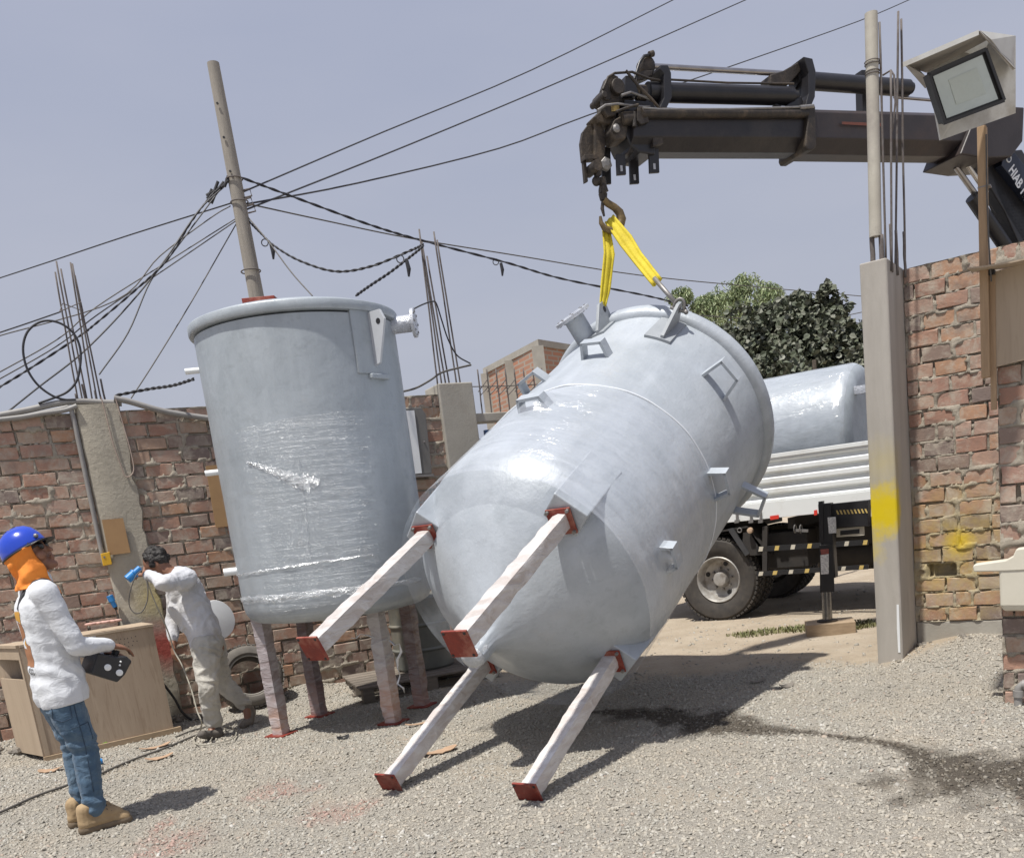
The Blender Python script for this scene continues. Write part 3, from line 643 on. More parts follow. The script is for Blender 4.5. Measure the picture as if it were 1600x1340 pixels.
for (a, b, off) in (((1384, 415), (1374, 35), .40), ((1393, 415), (1392, 110), .40), ((1398, 415), (1404, 18), .10), ((1413, 400), (1408, 30), .05)):
    pl = Plane(RW.at(0, 0, off), RW.u); pa = pl.p(*a); pb_ = pl.p(*b); pa.z = 2.9; rebar('rebar', rc, pa, pb_, .0085)
for (x, y, off) in ((1391, 350, .35), (1400, 360, .2), (1412, 362, .05), (1376, 367, .42), (1362, 367, .42)):
    pl = Plane(RW.at(0, 0, off), RW.u); p = pl.p(x, y); rebar('rebar_stub', rc, (p.x, p.y, 2.9), p, .011 if x > 1380 else .019)
# cream pipe standing on the column's bars
pl = Plane(RW.at(0, 0, .42), RW.u); pvc = thing('pipe', 'tall cream plastic pipe tied upright to rebar on top of the column', 'pipe', pl.p(1367, 368))
a, b = pl.p(1368, 370), pl.p(1361, 21)
MB().tube([a, a.lerp(b, .5), b], .043, 20).build('pipe_shaft', M['pvc'], pvc, smooth=50)
tw = MB()
for k in range(4):
    p = a.lerp(b, .735 + .012 * k + (.02 if k > 1 else 0)); tw.torus(p, (b - a), .046 + .001 * k, .0035, 20, 5)
tw.build('wire_tie', M['rebar'], pvc)
# bent wire hook on the rebar
wh = MB().tube([pl.p(x, y, -.2) for x, y in ((1379, 118), (1392, 110), (1397, 118), (1399, 160), (1396, 190), (1394, 205))], .007, 6).build('bent_rod', M['rebar'], smooth=True)
wh['label'] = 'short bent steel rod hooked on the rebar beside the cream pipe'; wh['category'] = 'steel rod'
# far column + ledge
fc = thing('concrete_column', 'grey concrete column with rebar standing between the two tanks', 'column', LW.at(3.08, 0))
c = MB(); c.prism([LW.at(2.89, -.05, .05), LW.at(3.27, -.05, .05), LW.at(3.27, -.05, -.35), LW.at(2.89, -.05, -.35)], (0, 0, 2.95)); c.build('column_shaft', M['concrete'], fc, bevel=.012)
for a, b in (((684, 605), (655, 358)), ((690, 600), (660, 385)), ((697, 603), (659, 378)), ((703, 603), (667, 400)), ((714, 600), (678, 362)), ((720, 600), (683, 375))):
    pa = LW.p(*a, -.15); pb_ = LW.p(*b, -.15); pa.z = 2.8; rebar('rebar', fc, pa, pb_, .0085)
# electric cabinet with white panel, on the wall between the tanks
cab = thing('wall_cabinet', 'dark grey metal cabinet with a white strip on the wall between the tanks', 'cabinet', LW.p(655, 690))
a = [LW.p(x, y, .02) for x, y in ((622, 640), (655, 638), (662, 648), (672, 740), (632, 742))]
MB().prism(a, LW.n * .06).build('cabinet_body', M['greybox'], cab, bevel=.004)
a = [LW.p(x, y, .085) for x, y in ((625, 642), (647, 641), (659, 739), (638, 741))]
MB().prism(a, LW.n * .006).build('white_panel', M['whiteclean'], cab)
a = [LW.p(x, y, .02) for x, y in ((632, 743), (673, 741), (674, 745), (634, 747))]
MB().prism(a, LW.n * .09).build('shelf_lip', M['steel'], cab)
MB().ball(LW.p(663, 690, .085), .008, 8, 6).build('knob', M['chrome'], cab)
# ledge, blue gate leaf and rebar frame past the far column
gl = LW.at(3.27, 0); lin = thing('gate_lintel', 'rough grey concrete lintel right of the column between the tanks', 'lintel', LW.at(3.9, 2.5))
MB().prism([LW.at(3.275, 2.5, 0), LW.at(4.6, 2.5, 0), LW.at(4.6, 2.5, -.2), LW.at(3.275, 2.5, -.2)], (0, 0, .09)).build('lintel_beam', M['concrete'], lin, bevel=.01)
bg_ = thing('blue_gate', 'blue painted metal gate under the grey lintel, mostly hidden by the tilted tank', 'gate', LW.at(3.9, 0))
MB().prism([LW.at(3.42, .03, -.12), LW.at(4.55, .03, -.12), LW.at(4.55, .03, -.16), LW.at(3.42, .03, -.16)], (0, 0, 2.40)).build('gate_panel', M['bluepaint'], bg_)
MB().prism([LW.at(3.28, .03, .03), LW.at(3.40, .03, .03), LW.at(3.40, .03, -.1), LW.at(3.28, .03, -.1)], (0, 0, 2.30)).build('gate_post', simple('lilac blue', (.17, .22, .40), (.12, .15, .28), .5), bg_, bevel=.01)
rf = thing('rebar_frame', 'row of rusty vertical rebar with slanted stirrups above the lintel', 'rebar frame', LW.at(3.9, 2.6))
PB = Plane(LW.at(3.5, 2.6, -.1), LW.u)
for i in range(8):
    x0 = 746 + i * 14.3; x1 = 753.5 + i * 14.3; a = PB.p(x1, 645 - i * 1.2); b = PB.p(x0, 577 - i * .3); rebar('rebar', rf, (a.x, a.y, 2.55), b, .0075)
    if i: MB().tube([PB.p(x0 + 2, 592), PB.p(x0 - 13, 612)], .005, 5).build('stirrup_leg', M['rebar'], rf); MB().tube([PB.p(x0 + 3, 604), PB.p(x0 - 9, 617)], .005, 5).build('stirrup_leg', M['rebar'], rf)
MB().tube([PB.p(735, 604), PB.p(790, 603), PB.p(850, 600)], .0055, 5).build('cross_bar', M['rebar'], rf)
# red brick building far off
bd = thing('brick_building', 'distant unfinished brick building with pale concrete columns behind the rebar', 'building', (-1.2, 24, 0))
Yb = 24; c0 = atY(757, 573, Yb); c1 = atY(841, 541, 21.0); c2 = atY(905, 538, 22.5); ht = c1.z
mb = MAT('small brickwork', .9, 0, .2); bt = mb.nt.nodes.new('ShaderNodeTexBrick'); bt.offset = .5
mpn = mb.nt.nodes.new('ShaderNodeMapping'); mpn.inputs['Rotation'].default_value = (rad(90), 0, 0); lk(mb.nt, mb.g.outputs['Position'], mpn.inputs[0]); lk(mb.nt, mpn.outputs[0], bt.inputs[0])
for k, v in (('Scale', 1.0), ('Brick Width', .26), ('Row Height', .105), ('Mortar Size', .016)): bt.inputs[k].default_value = v
bt.inputs['Color1'].default_value = (.43, .21, .14, 1); bt.inputs['Color2'].default_value = (.36, .19, .13, 1); bt.inputs['Mortar'].default_value = (.36, .32, .27, 1)
mb.color(mb.mix(mb.ramp(mb.noise(1.2), [(.4, 0.0), (.7, .4)]), bt.outputs[0], (.37, .28, .22)))
P_ = [Vector((c0.x, c0.y, 0)), Vector((c1.x, c1.y, 0)), Vector((c2.x, c2.y, 0)), Vector((c2.x + .5, c2.y + 5, 0)), Vector((c0.x + .5, c0.y + 4, 0))]
MB().prism(P_, (0, 0, ht)).build('brick_body', mb.m, bd)
MB().prism([p + Vector((0, 0, ht + .003)) + (p - Vector((0, 24, 0))).normalized() * .05 for p in P_], (0, 0, .14)).build('roof_slab', M['concrete'], bd)
for t in (0.01, .5, .985):
    p = P_[0].lerp(P_[1], t) + Vector((.0, -.03, 0)); MB().box(p + Vector((0, 0, ht / 2)), (.26, .26, ht - .01)).build('corner_column', M['concrete'], bd)
MB().box(P_[1].lerp(P_[2], .7) + Vector((0, -.02, ht / 2)), (.26, .26, ht - .01)).build('corner_column', M['concrete'], bd)
# ------------------------------------------------------------------ tanks
class Frame:
    def __init__(s, o, e1, e2, a):
        s.o = Vector(o); s.a = Vector(a).normalized(); s.e1 = (Vector(e1) - s.a * Vector(e1).dot(s.a)).normalized(); s.e2 = s.a.cross(s.e1)
        if s.e2.dot(Vector(e2)) < 0: s.e2 = -s.e2
    def c(s, x, y, t): return s.o + s.e1 * x + s.e2 * y + s.a * t
    def pol(s, r, th, t): th = rad(th); return s.c(r * math.cos(th), r * math.sin(th), t)
    def R(s): return Matrix((s.e1, s.e2, s.a)).transposed()
def wavy(t, a, k=1.0, seed=0.0): return noise.noise((math.cos(a) * 2.2 * k + seed, math.sin(a) * 2.2 * k, t * 2 * k))
def shell(f, prof, name, mat, root, n=96, amp=.003, seed=0.0):
    """closed lathe in the frame, very slightly hand-laid"""
    mb = MB(); vs = []; m = len(prof)
    for (t, r) in prof:
        for k in range(n):
            a = 2 * math.pi * k / n; rr = r + amp * wavy(t, a, 1.6, seed); vs.append(f.pol(max(rr, .001), math.degrees(a), t))
    fs = [(i * n + k, i * n + (k + 1) % n, (i + 1) * n + (k + 1) % n, (i + 1) * n + k) for i in range(m - 1) for k in range(n)]
    fs += [tuple(range(n - 1, -1, -1)), tuple((m - 1) * n + k for k in range(n))]
    if f.e1.cross(f.e2).dot(f.a) < 0: fs = [q[::-1] for q in fs]
    mb.add(vs, fs); return mb.build(name, mat, root, smooth=40)
def densify(prof, step=.05):
    out = [prof[0]]
    for (a, b) in zip(prof, prof[1:]):
        L = math.hypot(b[0] - a[0], b[1] - a[1]); k = max(1, int(L / step))
        out += [(a[0] + (b[0] - a[0]) * i / k, a[1] + (b[1] - a[1]) * i / k) for i in range(1, k + 1)]
    return out
def leg(f, x, y, t0, t1, wd, name, mat, root, seed=0.0, plate=None, flange=None, bulge=.006):
    mb = MB(); n = 26; h = wd / 2; vs = []; ring = [(-1, -1), (0, -1.02), (1, -1), (1.02, 0), (1, 1), (0, 1.02), (-1, 1), (-1.02, 0)]
    for i in range(n + 1):
        t = t0 + (t1 - t0) * i / n
        for j, (sx, sy) in enumerate(ring):
            k = h * (1 + bulge / h * (noise.noise((t * 9 + seed, j * .9, seed)) + .6 * noise.noise((t * 30 + seed, j * 1.7, 3))) + .02)
            cr = .93 if j % 2 == 0 else 1
            vs.append(f.c(x + sx * k * cr, y + sy * k * cr, t + .006 * sx))
    fs = [(i * 8 + k, i * 8 + (k + 1) % 8, (i + 1) * 8 + (k + 1) % 8, (i + 1) * 8 + k) for i in range(n) for k in range(8)] + [tuple(range(7, -1, -1)), tuple(n * 8 + k for k in range(8))]
    if f.e1.cross(f.e2).dot(f.a) < 0: fs = [q[::-1] for q in fs]
    mb.add(vs, fs); l = mb.build(name, mat, root, smooth=35)
    return l
def plate(f, x, y, t, wd, th, name, mat, parent, holes=True, hd=None):
    p = MB().box(f.c(x, y, t + th / 2), (wd, hd or wd, th), f.R()).build(name, mat, parent, bevel=.002)
    return p
# --- the tilted tank, swinging on the crane over two of its feet
f2 = Frame((-.722, 4.671, .490), (.846, -.533, .001), (-.223, -.353, .908), (.484, .769, .418))
t2 = thing('storage_tank', 'large pale grey tank tilted in mid lift by the crane, feet towards the camera', 'tank', (.1, 5.9, 0))
prof2 = [(.60, .075), (.74, .080), (.80, .125), (.88, .225), (.97, .345), (1.06, .47), (1.15, .585), (1.24, .685), (1.33, .765), (1.41, .815), (1.48, .840), (1.56, .853), (2.0, .865), (2.6, .875), (3.2, .885), (3.70, .893)]
shell(f2, densify(prof2, .045), 'tank_shell', M['tank2'], t2, 128, .0035)
shell(f2, densify([(3.70, .905), (3.715, .935), (3.74, .948), (3.80, .950), (3.83, .938), (3.90, .80), (3.95, .5), (3.97, .05)], .1), 'rim_flange', M['tank2'], t2, 96, .002, 5)
HS = .49
cor = {'A': (-1, -1), 'B': (1, -1), 'C': (-1, 1), 'D': (1, 1)}
for k, (sx, sy) in cor.items():
    x, y = sx * HS, sy * HS
    lg = leg(f2, x, y, .012, 1.20, .094, 'leg', M['legwhite'], t2, seed=ord(k))
    p = plate(f2, x, y, 0, .150, .014, 'foot_plate', M['red'], lg)
    pl_ = plate(f2, x, y, 1.196, .160, .012, 'top_flange', M['red'], lg, hd=.160)
    for hx in (-1, 1):
        for hy in (-1, 1): MB().tube([f2.c(x + hx * .062, y + hy * .062, -.003), f2.c(x + hx * .062, y + hy * .062, .006)], .008, 8).build('bolt_hole', M['dark'], lg) if True else None
    for hx in (-1, 1):
        for hy in (-1, 1): MB().tube([f2.c(x + hx * .066, y + hy * .066, 1.178), f2.c(x + hx * .066, y + hy * .066, 1.222)], .011, 6).build('flange_bolt', M['steel'], lg)
    # grey bracket running from the flange into the shell
    g = MB(); o = Vector((sx, sy)).normalized(); tn = Vector((-o.y, o.x)); ro = math.hypot(x, y)
    def q(r_, s_, t): return f2.c(o.x * r_ + tn.x * s_, o.y * r_ + tn.y * s_, t)
    wd = .115
    vs = [q(ro - .13, -wd, 1.215), q(ro + .125, -wd, 1.215), q(ro + .125, wd, 1.215), q(ro - .13, wd, 1.215), q(ro - .13, -wd, 1.74), q(ro + .165, -wd, 1.70), q(ro + .165, wd, 1.70), q(ro - .13, wd, 1.74)]
    g.add(vs, [(3, 2, 1, 0), (4, 5, 6, 7), (0, 1, 5, 4), (1, 2, 6, 5), (2, 3, 7, 6), (3, 0, 4, 7)]); g.build('leg_bracket', M['tank2'], t2, bevel=.008)
# apex outlet wrapped in film
MB().lathe([(.555, .03), (.565, .062), (.60, .072), (.66, .078), (.70, .075), (.72, .05)], f2.o, f2.a, 24, f2.e1, disp=lambda h, a: .006 * noise.noise((h * 40, math.cos(a) * 3, math.sin(a) * 3))).build('outlet_ball', simple('film bundled outlet', (.62, .65, .68), (.40, .42, .45), .18, scale=22, bump=.8, bscale=60, bdist=.01), t2, smooth=True)
# top nozzle with wrapped flange
def nozzle(f, th, t, r0, r1, rp, rf, name, root, mats, tilt=0.0):
    a = f.pol(r0, th, t); b = f.pol(r1, th, t); d = (b - a).normalized()
    n_ = MB().tube([a, b], rp, 24).build(name, mats[0], root, smooth=50)
    MB().lathe([(-.012, rp), (-.012, rf), (.012, rf), (.016, rf * .8), (.013, rp * .55), (-.002, rp * .5)], b, d, 28, cap=True).build('pipe_flange', mats[1], n_, smooth=35)
    for k in range(8):
        aa = 2 * math.pi * k / 8; e1 = d.orthogonal().normalized(); e2 = d.cross(e1); c = b + (e1 * math.cos(aa) + e2 * math.sin(aa)) * rf * .8
        MB().tube([c - d * .018, c + d * .020], .009, 6).build('flange_bolt', M['steel'], n_)
    return n_
M['flangefilm'] = simple('film wrapped flange', (.66, .68, .72), (.42, .44, .49), .15, metal=.15, scale=18, bump=.8, bscale=50, bdist=.01)
nozzle(f2, 107, 3.54, .85, 1.09, .078, .145, 'top_nozzle', t2, (M['tank2'], M['flangefilm']))
# lifting lugs
def lug(f, th, t, r, root, mat, ln=.30, out=.17, wd=.2):
    o = MB(); a = rad(th); s = .012
    e = f.e1 * math.cos(a) + f.e2 * math.sin(a); tn = -f.e1 * math.sin(a) + f.e2 * math.cos(a)
    b = f.o + f.a * t; P = [b + e * (r - .01) - f.a * ln, b + e * (r + .03) - f.a * ln, b + e * (r + out) - f.a * .02, b + e * (r + out) + f.a * .05, b + e * (r + out - .05) + f.a * .085, b + e * (r - .01) + f.a * .085]
    o.prism([p - tn * s for p in P], tn * (2 * s)); l = o.build('lifting_lug', mat, root, bevel=.002)
    pd = MB(); n = 7
    vs = []
    for i in range(n):
        th2 = a + (i / (n - 1) - .35) * wd / r * 1.5; ee = f.e1 * math.cos(th2) + f.e2 * math.sin(th2)
        for tt in (t - ln * 1.05, t + .09): vs += [f.o + ee * (r + .012) + f.a * tt, f.o + ee * (r - .02) + f.a * tt]
    fs = []
    for i in range(n - 1): b0 = i * 4; fs += [(b0, b0 + 2, b0 + 6, b0 + 4), (b0, b0 + 4, b0 + 5, b0 + 1), (b0 + 2, b0 + 3, b0 + 7, b0 + 6)]
    fs += [(0, 1, 3, 2), (n * 4 - 4, n * 4 - 2, n * 4 - 1, n * 4 - 3)]
    pd.add(vs, fs); pd.build('doubler_plate', mat, l)
    he = b + e * (r + out - .055) + f.a * .025
    MB().tube([he - tn * (s + .001), he + tn * (s + .001)], .022, 14).build('lug_hole', M['dark'], l)
    return he
lugmat = simple('grey lug', (.34, .36, .38), (.26, .28, .30), .45, scale=9)
L1 = lug(f2, 62, 3.60, .893, t2, lugmat, .27, .17, .13)
L2 = lug(f2, 98, 3.68, .893, t2, lugmat, .20, .17, .10)
# hollow clips welded on the shell
def clip(f, th, t, r, root, mat, ln=.20, out=.13, wd=.085, roll=0.0):
    a = rad(th); e = f.e1 * math.cos(a) + f.e2 * math.sin(a); tn0 = -f.e1 * math.sin(a) + f.e2 * math.cos(a)
    ax = f.a * math.cos(roll) + tn0 * math.sin(roll); tn = e.cross(ax); b = f.o + f.a * t + e * r; k = .020
    P0 = [b - ax * ln / 2 - e * .02, b - ax * ln * .30 + e * out, b + ax * ln * .42 + e * out, b + ax * ln / 2 - e * .02]
    o = MB()
    for i in range(3):
        p, q_ = P0[i], P0[i + 1]; d = (q_ - p).normalized(); nn = d.cross(tn).normalized()
        if nn.dot(b + e * out * .4 - p) < 0: nn = -nn
        o.prism([p - tn * wd / 2, q_ - tn * wd / 2, q_ - tn * wd / 2 + nn * k, p - tn * wd / 2 + nn * k], tn * wd)
    return o.build('shell_clip', mat, root, bevel=.0015)
for th, t, r, ln, out, ro in ((29, 3.22, .885, .25, .17, 1.57), (0, 2.52, .873, .22, .12, 1.57), (-29, 3.18, .882, .25, .19, 1.57), (84, 2.95, .878, .22, .11, 1.57), (112, 2.75, .876, .24, .10, 1.57), (-1, 1.60, .852, .20, .08, 1.57), (90, 2.12, .865, .24, .08, 1.57)):
    clip(f2, th, t, r, t2, M['tank2'], ln, out, .085, ro)
# stretch film pulled from the shell down to the leg flanges
def hullr(th):
    best = 0
    for k, (sx, sy) in cor.items():
        for dx in (-.115, .115):
            for dy in (-.115, .115):
                x, y = sx * HS + dx, sy * HS + dy
                if sx * dx < 0 and sy * dy < 0: continue
                best = max(best, x * math.cos(th) + y * math.sin(th))
    return best
FILM2 = {}
def film2():
    n = 220; ts = [1.225 + (2.36 - 1.225) * (i / 46) for i in range(47)]; vs = []
    # support function -> radial function of the convex hull of the flange corners
    cs = []
    for k, (sx, sy) in cor.items():
        cs += [(sx * (HS + .12), sy * (HS - .07)), (sx * (HS - .07), sy * (HS + .12))]
    cs.sort(key=lambda p: math.atan2(p[1], p[0]))
    def rad_hull(th):
        d = (math.cos(th), math.sin(th)); best = 9
        for i in range(len(cs)):
            p, q_ = cs[i], cs[(i + 1) % len(cs)]; ex, ey = q_[0] - p[0], q_[1] - p[1]; den = d[0] * ey - d[1] * ex
            if abs(den) < 1e-9: continue
            s = (p[0] * ey - p[1] * ex) / den; u = (p[0] * d[1] - p[1] * d[0]) / den
            if s > 0 and -1e-6 <= u <= 1 + 1e-6: best = min(best, s)
        return best
    FILM2['hull'] = rad_hull
    bumps = [(90, 2.12, .075, .22), (-1, 1.60, .08, .14)]
    for i, t in enumerate(ts):
        for k in range(n):
            th = 2 * math.pi * k / n; deg = math.degrees(th)
            tedge = 0
            u = (t - 1.225) / .42
            rh = rad_hull(th); rb = .853 + (t - 1.5) * .014
            if u < 1: r = rh + (rb - rh) * (math.sin(min(u, 1) * math.pi / 2) ** .9) + .010
            else: r = rb + .010
            for bt, bz, ba, bw in bumps:
                dd = ((deg - bt + 180) % 360) - 180; g_ = math.exp(-((dd * .0153) ** 2 + (t - bz) ** 2) / (bw * .55) ** 2); r = max(r, rb + .008 + ba * g_)
            r += .004 * noise.noise((t * 9, math.cos(th) * 6, math.sin(th) * 6)) + .0035 * noise.noise((t * 34 + math.cos(th) * 3, math.cos(th) * 5, math.sin(th) * 5))
            tt = t + (.16 * math.sin(rad(deg) + 1.3) * max(0, (t - 1.7) / .66)) 
            vs.append(f2.c(r * math.cos(th), r * math.sin(th), tt))
    m_ = len(ts); fs = [(i * n + k, i * n + (k + 1) % n, (i + 1) * n + (k + 1) % n, (i + 1) * n + k) for i in range(m_ - 1) for k in range(n)]
    mb = MB().add(vs, fs); fl = mb.build('stretch_film', M['film2'], t2, smooth=True)
    rim = [vs[(m_ - 1) * n + k] for k in range(n)] + [vs[(m_ - 1) * n]]
    MB().tube(rim, .006, 5, cap=False).build('film_edge', simple('rolled film edge', (.75, .78, .82), (.6, .63, .67), .25, scale=20), fl, smooth=True)
film2()
# --- the upright tank
f1 = Frame((-1.605, 7.24, 0), (1, 0, 0), (0, 1, 0), (0, 0, 1))
t1 = thing('storage_tank', 'upright grey tank standing on four wrapped legs in front of the brick wall', 'tank', (-1.64, 7.26, 0))
p1 = [(.90, .30), (.905, .52), (.925, .645), (.955, .70), (1.0, .725), (1.06, .737), (1.5, .737), (2.2, .737), (3.02, .738)]
shell(f1, densify(p1, .05), 'tank_shell', M['tank'], t1, 128, .003, 2)
shell(f1, densify([(3.035, .745), (3.04, .764), (3.05, .769), (3.098, .769), (3.105, .764), (3.13, .69), (3.15, .4), (3.155, .05)], .1), 'rim_flange', M['tank'], t1, 96, .0015, 6)
for (px, py, s, mt) in ((440, 1150, 1, 'legpale'), (615, 1135, 2, 'legclear'), (500, 1120, 3, 'legbrown'), (660, 1108, 4, 'legbrown')):
    g_ = gr(px, py - 3); fl = Frame((g_.x, g_.y, gzf(g_.x, g_.y)), (.91, -.41, 0), (.41, .91, 0), (0, 0, 1))
    lg = leg(fl, 0, 0, .01, .97, .105 if s != 2 else .11, 'leg', M[mt], t1, seed=s * 5.0, bulge=.007 if s != 2 else .014)
    plate(fl, 0, 0, .004, .19, .012, 'foot_plate', M['red'], lg)
def ray_cyl(px, py, r):
    d = ray(px, py); o = EYEP - Vector((f1.o.x, f1.o.y, 0)); A = d.x ** 2 + d.y ** 2; B = 2 * (o.x * d.x + o.y * d.y); C_ = o.x ** 2 + o.y ** 2 - r * r
    D = B * B - 4 * A * C_
    if D < 0: return None
    s = (-B - math.sqrt(D)) / 2 / A; p = EYEP + d * s; return p, math.degrees(math.atan2(p.y - f1.o.y, p.x - f1.o.x))
p, th = ray_cyl(577, 500, .75)
nz_p, nth = ray_cyl(606, 500, .75)
# lug with eye on the upright tank (plate hangs downwards from near the rim)
e = Vector((math.cos(rad(th)), math.sin(rad(th)), 0)); tn = Vector((-e.y, e.x, 0)); zt = p.z + .05
P = [Vector((f1.o.x, f1.o.y, zt)) + e * .73, Vector((f1.o.x, f1.o.y, zt)) + e * .865, Vector((f1.o.x, f1.o.y, zt - .07)) + e * .90, Vector((f1.o.x, f1.o.y, zt - .35)) + e * .80, Vector((f1.o.x, f1.o.y, zt - .37)) + e * .73]
dirp = (tn + e * -.15).normalized()
lg_ = MB().prism([q - tn * .010 for q in P], tn * .020).build('lifting_lug', simple('pale lug', (.50, .52, .55), (.42, .44, .47), .4, scale=9), t1, bevel=.002)
h_ = Vector((f1.o.x, f1.o.y, zt - .075)) + e * .84; MB().tube([h_ - tn * .012, h_ + tn * .012], .02, 14).build('lug_hole', M['dark'], lg_)
def pad(f, th0, th1, z0, z1, r, name, mat, parent, th_=.02):
    n = 9; vs = []
    for i in range(n):
        a = th0 + (th1 - th0) * i / (n - 1)
        for z in (z0, z1): vs += [f.pol(r + th_, a, z), f.pol(r - .02, a, z)]
    fs = []
    for i in range(n - 1): b0 = i * 4; fs += [(b0, b0 + 4, b0 + 6, b0 + 2), (b0 + 1, b0 + 5, b0 + 4, b0), (b0 + 2, b0 + 6, b0 + 7, b0 + 3)]
    fs += [(0, 2, 3, 1), (n * 4 - 4, n * 4 - 3, n * 4 - 1, n * 4 - 2)]
    return MB().add(vs, fs).build(name, mat, parent, smooth=35, bevel=.006)
pad(f1, th - 13, th + 9, zt - .42, zt + .03, .738, 'doubler_plate', M['tank'], lg_, .014)
pad(f1, th - 6, th + 8, zt - .455, zt - .42, .738, 'support_strip', M['tank'], lg_, .04)
nozzle(f1, nth + 12, nz_p.z - .01, .70, .90, .062, .105, 'side_nozzle', t1, (M['flangefilm'], M['flangefilm']))
for (px, py) in ((328, 748), (356, 891)):
    q_ = LW.p(px, py, .9); sgn = -1
    zc = q_.z; MB().tube([Vector((f1.o.x - .70, f1.o.y - .1, zc)), Vector((f1.o.x - .835, f1.o.y - .12, zc))], .022 if py < 800 else .03, 12).build('side_stub', M['whiteclean'], t1, smooth=50)
q_ = LW.p(300, 594, .9); MB().tube([(f1.o.x - .70, f1.o.y - .1, 2.84), (f1.o.x - .84, f1.o.y - .12, 2.84)], .022, 12).build('side_stub', M['whiteclean'], t1, smooth=50)
fr_ = Plane((f1.o.x, f1.o.y - .35, 0), (1, 0, 0)); 
a = [fr_.p(x, y) for x, y in ((377, 466), (428, 461), (429, 470), (379, 475))]
MB().prism(a, (0, .16, 0)).build('top_plate', M['red'], t1, bevel=.003)
# film on the upright tank
def film1():
    n = 200; ts = [.93 + i * .03 for i in range(47)]; vs = []
    for i, t in enumerate(ts):
        for k in range(n):
            th = 2 * math.pi * k / n; rb = np.interp(t, [q[0] for q in p1], [q[1] for q in p1])
            r = rb + .006 + .003 * noise.noise((t * 34, math.cos(th) * 2.5, math.sin(th) * 2.5)) + .005 * noise.noise((t * 5 + math.cos(th) * 2, math.cos(th) * 4, math.sin(th) * 4))
            if i == 0: r = rb + .004
            vs.append(f1.c(r * math.cos(th), r * math.sin(th), t + .05 * math.sin(th * 1 + 2.2) * max(0, (t - 1.8) / .5)))
    m_ = len(ts); fs = [(i * n + k, i * n + (k + 1) % n, (i + 1) * n + (k + 1) % n, (i + 1) * n + k) for i in range(m_ - 1) for k in range(n)]
    MB().add(vs, fs).build('stretch_film', M['film1'], t1, smooth=True)
film1()
def wrapband(f, pts, wd, name, parent, mat, seed):
    P = []; vs = []
    for i in range(len(pts) - 1):
        for k in range(14): t = k / 14; P.append([pts[i][j] * (1 - t) + pts[i + 1][j] * t for j in range(3)])
    P.append(pts[-1]); cols = 9
    for i, (th_, z, w_) in enumerate(P):
        for c_ in range(cols):
            x = (c_ / (cols - 1) - .5); n_ = noise.noise((i * .34 + seed, c_ * .8, seed)); n2_ = noise.noise((i * .9, c_ * 1.9, seed + 4))
            vs.append(f.pol(.747 + .004 * n_ + .0045 * n2_ - .003 * abs(x) * 2, th_, z + x * wd * w_ * (1 + .8 * n_) + .016 * n2_))
    fs = [(i * cols + c_, i * cols + c_ + 1, (i + 1) * cols + c_ + 1, (i + 1) * cols + c_) for i in range(len(P) - 1) for c_ in range(cols - 1)]
    return MB().add(vs, fs).build(name, mat, parent, smooth=True)
fcr = filmmat('bunched film and glints', .05, .50, tint=(.82, .85, .88), wrinkle=(6, 6, 26), rough=.18, gloss=.16, bumpd=.03, lo=.40, hi=.66, strength=1.0)  # bunched folds; the milky tint also stands in for bright glints
cr_ = []
for (x, y, w_) in ((384, 722, .2), (405, 728, .5), (430, 737, .9), (455, 748, 1.3), (478, 755, 1.5), (500, 752, .5)):
    q_, th_ = ray_cyl(x, y, .75); cr_.append((th_, q_.z, w_))
wrapband(f1, cr_, .075, 'film_crease_glint', t1, fcr, 1.0)
cr_ = []
for (x, y, w_) in ((466, 712, .3), (470, 740, 1.0), (474, 770, .8), (478, 800, .3), (482, 850, .5), (486, 880, .3)):
    q_, th_ = ray_cyl(x, y, .75); cr_.append((th_, q_.z, w_))
wrapband(f1, [(a_, z_, w_ * .22) for a_, z_, w_ in cr_], .09, 'film_crease_glint', t1, fcr, 5.0)  # upright pale ribbon put in for the line of sun sparkles
wrapband(f1, [(-172, 1.115, .5), (-140, 1.12, .9), (-110, 1.125, 1.0), (-80, 1.12, 1.0), (-50, 1.115, .8), (-20, 1.11, .5)], .055, 'film_crease_glint', t1, fcr, 9.0)
wrapband(f1, [(-165, 1.30, .3), (-125, 1.32, .6), (-90, 1.34, .4), (-55, 1.35, .3)], .03, 'film_crease_glint', t1, fcr, 12.0)
# torn film hanging from the loose leg
def strip(pts, wd, name, parent, mat, up=(1, 0, 0)):
    vs = []; u = Vector(up)
    for i, p in enumerate(pts):
        k = wd * (.6 + .7 * abs(noise.noise((i * 1.7, wd * 50, 0)))); p = Vector(p); tw_ = i * .9; d = u * math.cos(tw_) + Vector((0, 1, 0)) * math.sin(tw_)
        vs += [p - d * k, p + d * k]
    fs = [(2 * i, 2 * i + 1, 2 * i + 3, 2 * i + 2) for i in range(len(pts) - 1)]
    o = MB().add(vs, fs).build(name, mat, parent, smooth=True); s = o.modifiers.new('thick', 'SOLIDIFY'); s.thickness = .002; return o
ff = simple('loose film strip', (.74, .74, .74), (.6, .6, .6), .25, scale=30)
lp = Plane((-1.27, 6.80, 0), (1, 0, 0))
strip([lp.p(x, y) for x, y in ((609, 1000), (617, 1008), (624, 1005), (627, 1018), (621, 1030), (622, 1045), (625, 1055), (621, 1068), (630, 1074), (632, 1082))], .012, 'torn_film', t1, ff)
strip([lp.p(x, y) for x, y in ((585, 996), (575, 992), (563, 990), (555, 997), (549, 996))], .012, 'torn_film', t1, ff)
